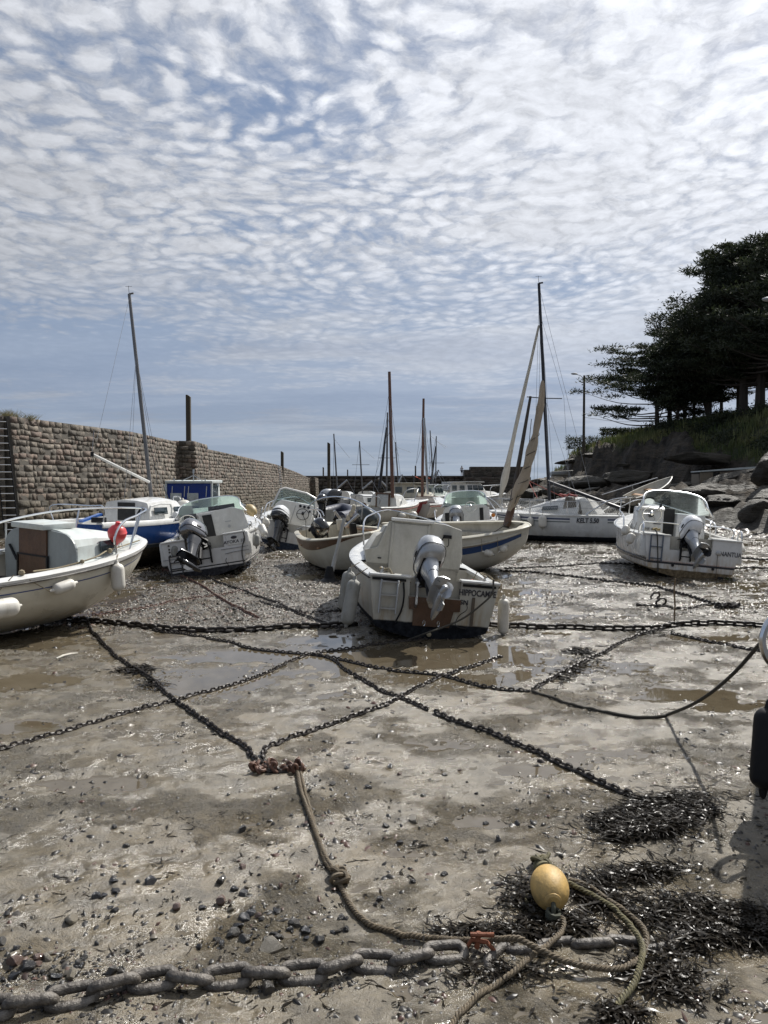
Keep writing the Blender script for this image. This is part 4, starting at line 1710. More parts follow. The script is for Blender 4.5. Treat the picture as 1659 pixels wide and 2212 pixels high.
def boat_ayoka():
    hm = hullmat('white_hull_a', (.66, .66, .65), (.03, .03, .035), .20, samt=.3, rough=.22, bands=((.235, .262, (.03, .03, .035)),))
    o, h = dayboat('windscreen_motorboat', 'white motorboat heeled to port with black and silver outboard and curved tinted windscreen', -3.72, 16.4, 95, -8.5, 5.0, 2.06, .86, hm, notch=(-.42, .40, .60))
    xc = 1.72
    # full width helm bulkhead
    out = [(.80, .36), (.82, .95), (.74, 1.26), (.60, 1.34), (.06, 1.36), (-.50, 1.40), (-.74, 1.30), (-.82, .95), (-.80, .36)]
    mb = MB()
    mb.prism(out, xc, xc + .05, 'x')
    mb.build('helm_bulkhead', WHITE, o, smooth=False, bevel=.02)
    cabin(o, WHITE, [(xc + .05, .84, .70, .9, 1.34, .16, .04), (xc + .9, .74, .58, .98, 1.36, .16, .04), (xc + 1.7, .56, .34, 1.05, 1.25, .1, .03), (xc + 2.4, .30, .12, 1.12, 1.16, .03, .02)], 'cuddy')
    mb = MB()
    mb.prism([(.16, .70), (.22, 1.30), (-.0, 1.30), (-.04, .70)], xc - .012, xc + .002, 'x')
    mb.build('doorway_shade', SHADEIN, o, smooth=False)  # dark sheet painted as the shade of an open doorway
    mb = MB()
    mb.box((xc - .02, .25, 1.0), (.03, .035, .62), rot=(R(-6), 0, 0))
    mb.build('door_frame', WHITE, o, bevel=.006)
    mb = MB()
    mb.box((xc - .02, .48, 1.30), (.16, .30, .10), rot=(0, R(25), 0))
    mb.build('dashboard', pm('dark_dashboard', (.06, .06, .065), .5), o, bevel=.02)
    mb = MB()
    for k, y in enumerate((-.05, -.16, -.42)):
        mb.tube([(xc + .10, y, 1.42), (xc + .09, y - .001, 1.43)], .035, 10)
    mb.box((xc + .14, -.24, 1.42), (.08, .62, .10), rot=(0, R(20), R(-2)))
    mb.build('instrument_pod', pm('dark_dashboard', (.06, .06, .065), .5), o, bevel=.01)
    wheel(o, (xc - .22, .52, 1.20), .19, 62)
    windscreen(o, xc - .25, .84, 1.27, fwd=.95, h=.42, lean=.3, glass=GLASSG, frame=CHROME)
    mb = MB()
    mb.box((xc - .01, -.36, 1.08), (.012, .14, .02))
    mb.lathe([(.035, 0), (.035, .008)], 14, Matrix.Translation((xc - .012, -.37, .96)) @ Matrix.Rotation(R(-90), 4, 'Y'))
    mb.build('vent_fittings', ALU, o)
    # moulded stern quarters
    for y, w in ((.70, .52), (-.70, .52)):
        mb = MB()
        mb.box((.28, y, .62), (.62, w, .50), topy=.94)
        mb.build('stern_locker', WHITE, o, bevel=.05)
    mb = MB()
    mb.box((.20, -.02, .46), (.40, .86, .12))
    mb.build('engine_well', WHITE, o, bevel=.03)
    mb = MB()
    mb.prism([(-.46, .82), (-.50, .62), (-.94, .62), (-.93, .86)], -.085, -.07, 'x')
    mb.build('name_panel', WHITE, o, smooth=False, bevel=.01)
    mb = MB()
    mb.ball((-.088, -.64, .775), .06, 16, (.12, 1.1, .55))
    mb.build('maker_badge', LETTER, o)
    text(o, "AYOKA 18", LETTER, .095, (-.088, -.63, .655), (R(90), 0, R(-90)), bold=.0015, shear=.15)
    mb = MB()
    for sd in (1,):
        mb.tube([(-.075, .90, .50), (-.085, .5, .50), (-.085, .44, .47)], .008, 5)
        mb.tube([(-.075, -.40, .45), (-.085, -.6, .47), (-.085, -.92, .47)], .008, 5)
        mb.box((-.078, -.62, .55), (.012, .58, .012))
    mb.build('moulding_line', pm('grey_line', (.25, .25, .26), .5), o)
    mb = MB()
    for sd in (1, -1):
        mb.tube([h.at_fz(u, .60, sd, .012) for u in h.us(0, .96, 20)], .013, 6)
    mb.build('rubbing_strake', pm('dark_strake', (.05, .05, .06), .5), o)
    motor_ladder(o, .64, .10, .58, w=.24, rungs=3, mat=pm('dark_ladder', (.08, .08, .085), .4, metal=.6))
    outboard(o, (-.06, -.0, .63), tilt=56, steer=-40, sc=1.08, cowl=DSILV, leg=BLKG, dark=RUBBER)
    line(o, ROPED, [(.1, -.84, .90), (-.06, -.85, .88), (-.10, -.86, .70), (-.12, -.80, .58), (-.10, -.76, .38), (-.09, -.78, .12)], .013, 'stern_line')
    line(o, BLACK, [(-.08, -.42, .36), (-.10, -.40, .30), (-.09, -.43, .22), (-.08, -.44, .18)], .006, 'drain_hose')
    mb = MB()
    for z in (.80, .72, .66, .58):
        mb.ball((-.10, .73, z), .022, 8)
    mb.build('ladder_lashing', ROPED, o)
    S = lambda u, z, sd, inn=.08: Vector((h.X(u, 1), sd * max(.02, h.b(u) - inn), h.zs(u) + z))
    rail(o, CHROME, [S(.46, .03, -1), S(.47, .20, -1), S(.62, .24, -1), S(.80, .30, -1), Vector((h.L + .4, 0, h.zs(1) + .34)), S(.80, .30, 1), S(.62, .24, 1), S(.47, .20, 1), S(.46, .03, 1)], .014, 'bow_rail')
    # low stern grab hoops
    rail(o, CHROME, [(.42, -.94, .87), (.42, -.95, 1.0), (.72, -.97, 1.02), (.78, -.97, .90)], .013, 'grab_hoop')
    return o, h


Ba, Ha = boat_ayoka()
fpx(378, 1176, 377, 1205, 16.3, 16.3, .075, 'worn grey fender on the port quarter of the black engined white boat', mat=GFEND, hang=(368, 1166, 16.4))
fpx(553, 1152, 554, 1182, 16.6, 16.6, .075, 'small grey fender on the starboard quarter of the black engined white boat', mat=GFEND, hang=(550, 1138, 16.6))
fpx(562, 1132, 573, 1158, 17.6, 17.4, .088, 'leaning white fender amidships on the black engined boat, nearer of the pair', hang=(557, 1126, 17.5))
fpx(572, 1118, 578, 1138, 19.0, 19.0, .085, 'upright white fender behind the leaning one on the black engined boat', hang=(566, 1112, 18.8))
yb = fpx(535, 1093, 550, 1112, 19.2, 19.0, .13, 'yellowed round fender tied at the windscreen of the black engined boat', mat=pm('yellowed_vinyl', (.42, .32, .16), .5, dirt=(.2, .13, .06), dirt_amt=.5), hang=(530, 1089, 19.2), shape='ball')


def boat_nantua():
    hm = hullmat('white_hull_n', (.66, .66, .65), (.16, .12, .07), .20, samt=.85, rough=.25, stain=(.36, .24, .10), bands=((.30, .345, (.025, .025, .03)), (.352, .358, (.3, .05, .05))))
    o, h = dayboat('console_motorboat', 'white open motorboat lettered NANTUA with white outboard, chrome wheel and ladder', 6.30, 15.9, 83, 5.0, 4.9, 2.22, .88, hm, notch=(-.40, .46, .60), liner_z=.40)
    for y in (.74, -.74):
        mb = MB()
        mb.box((.34, y, .66), (.72, .58, .50), topy=.9, top=.9)
        mb.build('stern_locker', WHITE, o, bevel=.06)
    mb = MB()
    mb.box((.16, .03, .52), (.34, .86, .12))
    mb.build('engine_well', WHITE, o, bevel=.03)
    mb = MB()
    mb.box((.46, .26, .74), (.10, .42, .18))
    mb.build('tan_cushion', pm('tan_cushion', (.35, .3, .2), .6), o, bevel=.02)
    # helm console, door slot and co-pilot locker
    xc = 1.7
    mb = MB()
    mb.box((xc + .3, .50, .92), (.62, .62, 1.0), top=.86, topy=.94)
    mb.build('helm_console', WHITE, o, bevel=.05)
    mb = MB()
    mb.box((xc + .3, -.40, .88), (.62, .66, .92), top=.86, topy=.96)
    mb.build('mate_locker', WHITE, o, bevel=.05)
    mb = MB()
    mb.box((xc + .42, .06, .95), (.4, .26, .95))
    mb.build('doorway_shade', SHADEIN, o, smooth=False)  # dark block stands for the shade in the door slot
    mb = MB()
    mb.box((xc + .06, .50, 1.43), (.26, .56, .06), rot=(0, R(-20), 0))
    mb.build('dashboard', WHITE, o, bevel=.02)
    mb = MB()
    mb.tube([(xc - .16, .52, 1.26), (xc - .02, .52, 1.24)], .05, 10)
    mb.box((xc + .05, .30, 1.47), (.06, .05, .10))
    mb.build('helm_hub', BLACK, o)
    wheel(o, (xc - .18, .52, 1.27), .205, 66)
    mb = MB()
    mb.box((xc - .03, .36, 1.06), (.02, .16, .02))
    mb.build('cable_port', BLACK, o)
    text(o, "SNE 46288", LETTER, .085, (xc - .022, .46, .90), (R(90), 0, R(-90)), bold=.001)
    mb = MB()
    mb.ball((xc - .03, .48, .80), .05, 14, (.12, 1.1, .8))
    mb.build('blue_badge', pm('blue_badge', (.03, .12, .4), .4), o)
    windscreen(o, xc - .1, .82, 1.32, fwd=.85, h=.52, lean=.3, glass=GLASS, frame=CHROME, fr=.019)
    cabin(o, WHITE, [(xc + .55, .86, .72, .9, 1.26, .16, .03), (xc + 1.4, .70, .52, 1.0, 1.22, .16, .03), (xc + 2.2, .4, .2, 1.1, 1.16, .06, .02)], 'cuddy')
    # helm seat rail
    rail(o, CHROME, [(.70, .86, .86), (.72, .86, 1.08), (.74, .80, 1.12), (.74, -.0, 1.12), (.72, -.06, 1.08), (.70, -.06, .86)], .014, 'seat_rail', smooth=3)
    rail(o, CHROME, [(.9, -.60, .9), (.94, -.60, 1.2), (1.6, -.84, 1.30), (2.3, -.9, 1.36)], .014, 'grab_rail')
    rail(o, CHROME, [(.66, -.98, .88), (.70, -.98, 1.10), (.80, -.30, 1.12), (.82, -.28, .90)], .014, 'seat_rail')
    for sd in (1, -1):
        rail(o, CHROME, [(.05, sd * .98, .70), (.04, sd * .98, 1.0), (.14, sd * .98, 1.1), (.3, sd * 1.0, 1.04), (.4, sd * 1.0, .88)], .018, 'grab_hoop')
    S = lambda u, z, sd, inn=.08: Vector((h.X(u, 1), sd * max(.02, h.b(u) - inn), h.zs(u) + z))
    rail(o, CHROME, [S(.40, .03, -1), S(.44, .28, -1), S(.62, .32, -1), S(.80, .34, -1), Vector((h.L + .4, 0, h.zs(1) + .36)), S(.80, .34, 1), S(.62, .32, 1), S(.44, .28, 1), S(.40, .03, 1)], .015, 'bow_rail')
    mb = MB()
    for sd in (1, -1):
        mb.tube([h.at_fz(u, .42, sd, .014) for u in h.us(0, .96, 20)], .014, 6)
    mb.build('rubbing_strake', pm('dark_strake', (.05, .05, .06), .5), o)
    motor_ladder(o, .72, .34, .90, w=.24, rungs=2, mat=pm('blue_grey_ladder', (.10, .12, .16), .35, metal=.6))
    mb = MB()
    mb.lathe([(.055, 0), (.055, .012), (.03, .02)], 16, Matrix.Translation((-.075, -.52, .62)) @ Matrix.Rotation(R(-90), 4, 'Y'))
    mb.build('cable_gland', ALU, o)
    text(o, "NANTUA", LETTER, .135, (-.076, -.76, .57), (R(90), 0, R(-90)), bold=.002, xs=.74)
    mb = MB()
    mb.lathe([(.03, 0), (.03, .01)], 12, Matrix.Translation((-.075, .36, .285)) @ Matrix.Rotation(R(-90), 4, 'Y'))
    mb.lathe([(.03, 0), (.03, .01)], 12, Matrix.Translation((-.075, -.44, .285)) @ Matrix.Rotation(R(-90), 4, 'Y'))
    mb.box((-.09, -.60, .10), (.05, .10, .08))
    mb.build('transom_fittings', BLACK, o)
    outboard(o, (-.06, .13, .68), tilt=56, steer=16, sc=.98, cowl=WCOWL, leg=SILVER, dark=RUBBER)
    line(o, BLACK, [(.10, .36, .60), (.12, .34, .78), (.0, .22, .84), (-.1, .1, .86)], .009, 'control_cable')
    line(o, ROPED, [(.0, .80, 1.0), (-.10, .74, .92), (-.12, .70, .6), (-.10, .66, .3), (-.09, .64, .1)], .014, 'stern_line')
    line(o, BLACK, [(-.09, -.50, .58), (-.12, -.50, .3), (-.10, -.50, .1)], .005, 'transducer_cable')
    mb = MB()
    for k in range(5):
        mb.ball((-.02 + .03 * (k % 2), .80 - .03 * k, .99 + .01 * (k % 3)), .026, 7)
    mb.build('rope_knot', pm('yellow_tan_rope', (.35, .28, .14), .8), o)
    return o, h


Bn, Hn = boat_nantua()
fpx(1358, 1134, 1344, 1156, 16.9, 16.9, .085, 'outer of two white fenders on the port quarter of the boat lettered NANTUA', hang=(1366, 1122, 16.8))
fpx(1368, 1150, 1356, 1176, 16.2, 16.2, .085, 'inner of two white fenders on the port quarter of the boat lettered NANTUA', hang=(1376, 1128, 16.2))
fpx(1590, 1162, 1604, 1196, 16.3, 16.0, .085, 'white fender slanting off the starboard side of the boat lettered NANTUA', hang=(1580, 1142, 16.3))


def boat_e():
    hm = hullmat('white_hull_e', (.62, .62, .60), (.03, .04, .06), .26, samt=.3, rough=.25)
    o, h = dayboat('console_motorboat', 'white motorboat heeled to starboard with upright white outboard and dark steering wheel on its console', -2.92, 22.8, 96, 11, 4.7, 1.95, .82, hm, notch=(-.36, .36, .58))
    xc = 1.45
    mb = MB()
    mb.prism([(.66, .5), (.60, 1.30), (.44, 1.46), (-.60, 1.46), (-.62, .5)], xc, xc + .6, 'x')
    mb.build('helm_console', WHITE, o, bevel=.05)
    cabin(o, WHITE, [(xc + .6, .74, .60, .85, 1.30, .2, .04), (xc + 1.5, .60, .4, .98, 1.22, .16, .03), (xc + 2.3, .3, .14, 1.08, 1.14, .04, .02)], 'cuddy')
    # raised screen on the console, flat with rounded top
    mb = MB()
    mb.prism([(.66, 1.22), (.52, 1.74), (.40, 1.80), (-.30, 1.76), (-.58, 1.66), (-.66, 1.22)], xc + .28, xc + .30, 'x')
    g_ = mb.build('windscreen', GLASS, o, smooth=False)
    mb = MB()
    mb.tube([(xc + .29, .70, 1.16), (xc + .29, .54, 1.76), (xc + .29, .40, 1.83), (xc + .29, -.30, 1.79), (xc + .29, -.60, 1.69), (xc + .29, -.69, 1.18)], .035, 6)
    mb.build('windscreen_frame', WHITE, g_)
    mb = MB()
    for k in range(3):
        mb.tube([(xc - .02, -.18 - .13 * k, 1.36), (xc - .035, -.18 - .13 * k, 1.365)], .045, 10)
    mb.tube([(xc - .02, -.50, 1.24), (xc - .04, -.50, 1.24)], .035, 10)
    mb.tube([(xc + .1, .0, 1.46), (xc + .1, .0, 1.56), (xc + .1, -.1, 1.56), (xc + .1, -.16, 1.60)], .012, 5)
    mb.build('gauges', BLACK, o)
    wheel(o, (xc - .14, -.30, 1.12), .19, 68, mat=BLACK)
    mb = MB()
    mb.box((xc - .01, .02, .95), (.015, .015, .8), rot=(R(8), 0, 0))
    mb.build('console_seam', pm('grey_line', (.25, .25, .26), .5), o)
    outboard(o, (-.06, .16, .60), tilt=34, steer=-36, sc=1.08, cowl=BLKG, leg=BLKG, capmat=WCOWL, dark=RUBBER)
    S = lambda u, z, sd, inn=.08: Vector((h.X(u, 1), sd * max(.02, h.b(u) - inn), h.zs(u) + z))
    rail(o, CHROME, [S(.40, .03, -1), S(.44, .28, -1), S(.62, .32, -1), S(.80, .38, -1), Vector((h.L + .4, 0, h.zs(1) + .40)), S(.80, .38, 1), S(.62, .36, 1), S(.44, .32, 1), S(.40, .03, 1)], .015, 'bow_rail', stanch=[(S(.62, .03, 1), S(.62, .36, 1)), (S(.62, .03, -1), S(.62, .32, -1))])
    rail(o, ALU, [(.1, .92, .82), (.1, .92, 1.08), (.34, .92, 1.14), (.5, .92, 1.02), (.5, .92, .84)], .015, 'grab_hoop')
    rail(o, CHROME, [(.1, -.92, .82), (.1, -.92, 1.0), (.34, -.92, 1.04), (.5, -.92, .98), (.5, -.92, .84)], .013, 'grab_hoop')
    rail(o, CHROME, [(.05, -.2, .70), (.06, -.5, .86), (.06, -.9, .80)], .012, 'stern_rail')
    return o, h


boat_e()


def boat_k():
    hm = hullmat('white_hull_k', (.62, .62, .60), (.03, .03, .035), .22, samt=.3, rough=.25)
    o, h = dayboat('windscreen_motorboat', 'white motorboat with silver outboard and curved clear windscreen lying behind the open blue striped boat', 2.55, 23.4, 84, -3, 4.8, 2.0, .86, hm, notch=(-.32, .36, .60))
    xc = 1.6
    mb = MB()
    mb.prism([(.76, .4), (.78, .95), (.68, 1.28), (.45, 1.34), (-.56, 1.34), (-.76, 1.22), (-.78, .4)], xc, xc + .06, 'x')
    mb.build('helm_bulkhead', WHITE, o, smooth=False, bevel=.02)
    cabin(o, WHITE, [(xc + .06, .80, .68, .9, 1.30, .16, .04), (xc + .9, .7, .55, .98, 1.30, .16, .04), (xc + 2.3, .30, .12, 1.12, 1.16, .03, .02)], 'cuddy')
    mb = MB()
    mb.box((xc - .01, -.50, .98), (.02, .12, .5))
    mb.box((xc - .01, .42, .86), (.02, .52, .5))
    mb.build('doorway_shade', SHADEIN, o, smooth=False)  # dark panels stand for shade in the cabin openings
    windscreen(o, xc - .2, .78, 1.30, fwd=.85, h=.50, lean=.3, glass=GLASSG, frame=CHROME, fr=.016)
    wheel(o, (xc - .2, -.16, 1.28), .18, 66)
    outboard(o, (-.06, .30, .62), tilt=60, steer=0, sc=1.12, cowl=SILVER, leg=SILVER)
    rail(o, CHROME, [(.1, .94, .84), (.1, .94, 1.02), (.9, .98, 1.15), (1.5, 1.0, 1.2)], .014, 'grab_rail')
    rail(o, CHROME, [(.1, -.92, .84), (.1, -.92, 1.1), (.34, -.92, 1.16), (.5, -.92, 1.04), (.5, -.92, .84)], .015, 'grab_hoop')
    mb = MB()
    mb.ball((1.2, -.86, .98), .07, 10)
    mb.build('orange_lamp', pm('orange_plastic', (.55, .18, .02), .4), o)
    return o, h


boat_k()


# ================================================================ brown sheered open boat
def boat_brown():
    h = Hull(3.9, 1.62, .86, sec=ROUND, tr=.80, um=.45, pw=2.3, bow_rise=.16, stern_rise=.06, kr=.6, kf=.5, rake=.2)
    o = boat('open_fishing_boat', 'cream open boat with dark brown sheer strake and black outboard propped inside it', -1.45, 19.2, -71, heel=9, hull=h)
    hm = hullmat('cream_hull_f', (.52, .50, .42), (.025, .025, .028), .24, samt=.5, rough=.4)
    h.shell(o, hm)
    h.liner(o, CREAM, 0.0, .93, .42, t=.05, n=16)
    h.gunwale(o, CREAM, w_in=.09, w_out=.02, th=.04)
    # brown strake, deeper amidships
    for sd in (-1, 1):
        mb = MB()
        rows = []
        for u in h.us(0.02, .98, 24):
            lo = .93 - .20 * math.sin(math.pi * min(1, u * 1.08)) ** .8
            rows.append([h.at_fz(u, f, sd, .006) for f in (lo, (lo + .985) / 2, .985)])
        mb.grid(rows)
        mb.build('sheer_strake', WOODD, o)
    for x, z in ((1.1, .70), (2.5, .72)):
        mb = MB()
        mb.box((x, 0, z), (.22, 1.62 if x < 2 else 1.5, .03))
        mb.build('thwart', WOODL, o, bevel=.006)
    mb = MB()
    for sd in (1, -1):
        mb.tube([h.pt(u, 1, 1, sd, -.10) + Vector((0, 0, -.05)) for u in h.us(.03, .9, 14)], .03, 5)
    mb.build('inwale', WOODL, o)
    mb = MB()
    mb.prism([(.02, -.06), (.5, -.02), (.9, .05), (.02, .10)], -.02, .02, 'y')
    mb.build('skeg', hm, o, smooth=False)
    outboard(o, (1.7, -.35, .85), tilt=70, steer=20, sc=.72, cowl=BLKG, leg=BLACK, dark=RUBBER)
    # winches and tiller gear
    for (x, y, a) in ((.6, .35, 30), (2.2, .2, -55)):
        mb = MB()
        mb.box((x, y, .95), (.16, .14, .26))
        mb.build('hauler_base', RUBBER if x > 2 else CREAM, o, bevel=.02)
        mb = MB()
        mb.box((x, y, 1.14), (.07, .06, .42), rot=(R(a), R(15), 0))
        mb.build('hauler_arm', ALU, o, bevel=.01)
    # bow pulpit as seen: arch over the far side down to the bow
    rail(o, CHROME, [at(668, 1092, 19.2), at(690, 1078, 19.0), at(727, 1073, 18.4), at(765, 1080, 17.4), at(797, 1098, 16.6), at(820, 1114, 15.9), at(816, 1143, 15.8)], .017, 'pulpit', world=True)
    line(o, CHROME, [at(668, 1100, 18.9), at(692, 1102, 18.8), at(700, 1115, 18.7)], .014, 'pulpit_brace', world=True)
    line(o, ALU, [at(784, 1085, 17), at(781, 1122, 17)], .015, 'pulpit_leg', smooth=0, world=True)
    mb = MB()
    for p in ((762, 1104), (758, 1110), (752, 1118), (764, 1096)):
        mb.ball(at(*p, 16.9), .05, 8, (1, 1, 1.4))
    mb.build('rope_bundle', pm('pale_rope', (.4, .37, .3), .8), o, world=True)
    line(o, ROPED, [at(660, 1120, 18.9), at(662, 1160, 18.6), at(660, 1205, 18.4), at(655, 1232, 18.0)], .010, 'stern_line', world=True)
    return o, h


Bf, Hf = boat_brown()
# beaching leg leaning against the brown boat
lt, lb = at(744, 1119, 15.5), gp(712, 1256)
mb = MB()
v = lb - lt
mb.tube([(0, 0, 0), v * .6], .034, 8)
mb.tube([v * .6, v * .98], .042, 8)
lg = mb.build('beaching_leg', pm('pale_leg_paint', (.42, .42, .40), .45, dirt=(.08, .07, .06), dirt_amt=.5), loc=lt)
tag(lg, 'long grey prop leg leaning down from the brown and cream boat to the mud', 'prop')
mb = MB()
mb.lathe([(.22, 0), (.24, .04), (.12, .12), (.06, .35)], 14, Matrix.Translation(v * 1.0 - Vector((0, 0, .05))))
mb.build('foot_block', RUBBER, lg)


# ================================================================ open clinker style boat with blue stripe and lug mast
def boat_open():
    h = Hull(4.3, 1.95, .86, sec=ROUND, tr=.72, um=.48, pw=2.6, bow_rise=.22, kr=.62, kf=.62, rake=.12, kp=2.5, bl=.62)
    o = boat('open_day_sailer', 'open white boat with broad blue stripe, wooden thwart and a raked mast with furled sail', -.32, 19.4, -36, heel=10, hull=h)
    hm = hullmat('white_hull_h', (.58, .56, .50), (.02, .03, .06), .08, samt=.6, rough=.3)
    h.shell(o, hm)
    h.liner(o, INNER, 0.0, .92, .38, t=.05, n=18)
    h.gunwale(o, CREAM, w_in=.12, w_out=.03, th=.05, u0=0)
    h.band(o, pm('blue_stripe_paint', (.025, .06, .16), .4), .58, .74, 0, .985, out=.005)
    mb = MB()
    for sd in (1, -1):
        mb.tube([h.at_fz(u, .79, sd, .02) for u in h.us(0, .985, 26)], .022, 6)
    mb.build('rubbing_strake', CREAM, o)
    mb = MB()
    for sd in (1, -1):
        mb.tube([h.at_fz(u, .765, sd, .012) for u in h.us(0, .985, 26)], .008, 5)
    mb.build('red_bead', pm('rust_red_line', (.22, .05, .035), .5), o)
    # side benches and thwart
    for sd in (1, -1):
        mb = MB()
        rows = []
        for u in h.us(.45, .9, 10):
            b = h.b(u)
            rows.append([Vector((h.X(u, 1), sd * (b - .06), .70)), Vector((h.X(u, 1), sd * max(.02, b - .26), .70)), Vector((h.X(u, 1), sd * max(.02, b - .26), .62))])
        mb.grid(rows)
        mb.build('side_bench', DULLW, o)
    mb = MB()
    mb.box((2.0, 0, .66), (.24, 1.78, .035))
    mb.build('thwart', WOODL, o, bevel=.006)
    mb = MB()
    mb.box((2.9, -.1, .55), (.03, 1.3, .2))
    mb.build('bulkhead_board', DULLW, o)
    mb = MB()
    mb.box((3.62, .30, .72), (.03, .20, .13), rot=(0, 0, R(-35)))
    mb.build('locker_opening', SHADEIN, o)  # dark panel stands for the shade inside the locker
    mb = MB()
    mb.tube([(1.4, -.70, .80), (1.4, .55, .80)], .02, 6)
    mb.build('red_bar', pm('rust_red_line', (.22, .05, .035), .5), o)
    # outboard on the stern, tilted up
    outboard(o, at(958, 1146, 18.9) if False else (.05, -.28, .92), tilt=72, steer=0, sc=.85, cowl=pm('green_black_cowl', (.02, .028, .03), .3, coat=.3), leg=BLACK, dark=RUBBER)
    # raked mast, spar and bundled tan sail
    Ym = 17.6
    base = at(1093, 1140, Ym)
    mb = MB()
    mb.tube([base, at(1108, 1075, Ym), at(1128, 960, Ym), at(1146, 856, Ym)], [.075, .06, .045, .03], 8)
    mb.build('mast', pm('dark_mast_wood', (.05, .04, .032), .6, var=.3), o, world=True)
    mb = MB()
    pts = [at(1094, 1136, Ym - .05), at(1101, 1112, Ym - .05), at(1106, 1094, Ym - .05)]
    mb.tube(pts, [.085, .09, .085], 8)
    mb.build('mast_step', WOODD, o, world=True)
    # sail bundle: twisted sausage with folds
    SAIL = pm('tan_sailcloth', (.36, .30, .23), .8, var=.12, bump=.5, bsc=5, dirt=(.2, .16, .11), dirt_amt=.4)
    a, b = at(1101, 1104, Ym - .12), at(1172, 822, Ym - .1)
    keys = [(0, .04), (.04, .07), (.10, .10), (.17, .14), (.25, .12), (.35, .085), (.45, .10), (.56, .075), (.68, .06), (.8, .075), (.9, .06), (.97, .04), (1, .02)]
    rows = []
    mid = a.lerp(b, .5) + Vector((.06, 0, 0))
    N = 40
    for i in range(N + 1):
        t = i / N
        r_ = np.interp(t, [k[0] for k in keys], [k[1] for k in keys])
        p = a.lerp(b, t) + Vector((.16 * math.sin(math.pi * t), 0, 0))
        row = []
        for k in range(16):
            an = 2 * math.pi * k / 16
            rr = r_ * (1 + .30 * math.sin(3 * an + 9 * t) + .18 * math.sin(5 * an - 17 * t) + .08 * math.sin(40 * t))
            row.append(p + Vector((math.cos(an) * rr, math.sin(an) * rr * .7, 0)))
        rows.append(row)
    mb = MB()
    mb.grid(rows, close=True, cap0=True, cap1=True)
    mb.build('furled_sail', SAIL, o, world=True, angle=60)
    mb = MB()
    pts = []
    for i in range(60):
        t = .02 + .6 * i / 60
        r_ = np.interp(t, [k[0] for k in keys], [k[1] for k in keys]) * 1.1
        p = a.lerp(b, t) + Vector((.16 * math.sin(math.pi * t), 0, 0))
        pts.append(p + Vector((math.cos(i * .55) * r_, math.sin(i * .55) * r_ * .7, 0)))
    mb.tube(pts, .009, 4)
    mb.build('sail_lashing', ROPED, o, world=True)
    line(o, ROPED, [at(1098, 1128, 17.4), at(1070, 1148, 16.9), at(1040, 1160, 16.6)], .01, 'sheet', world=True)
    line(o, ROPED, [at(1148, 905, 17.5), at(1137, 1000, 17.5), at(1112, 1088, 17.4)], .008, 'halyard', world=True)
    line(o, ROPED, [h.pt(.93, 1, 1, 1, -.1) + Vector((0, 0, .05)), h.pt(.97, 1, 1, 1, -.05) + Vector((0, 0, .06)), h.pt(1, 1, 1) + Vector((.05, 0, .03))], .012, 'bow_line')
    return o, h


Bh, Hh = boat_open()
fhull(Bh, Hh, -1, 1044, 1192, 1066, 1198, .075, 'left of two short white fenders on the side of the blue striped open boat', hang=(1040, 1164))
fhull(Bh, Hh, -1, 1079, 1192, 1096, 1180, .075, 'right of two short white fenders on the side of the blue striped open boat', hang=(1074, 1160))


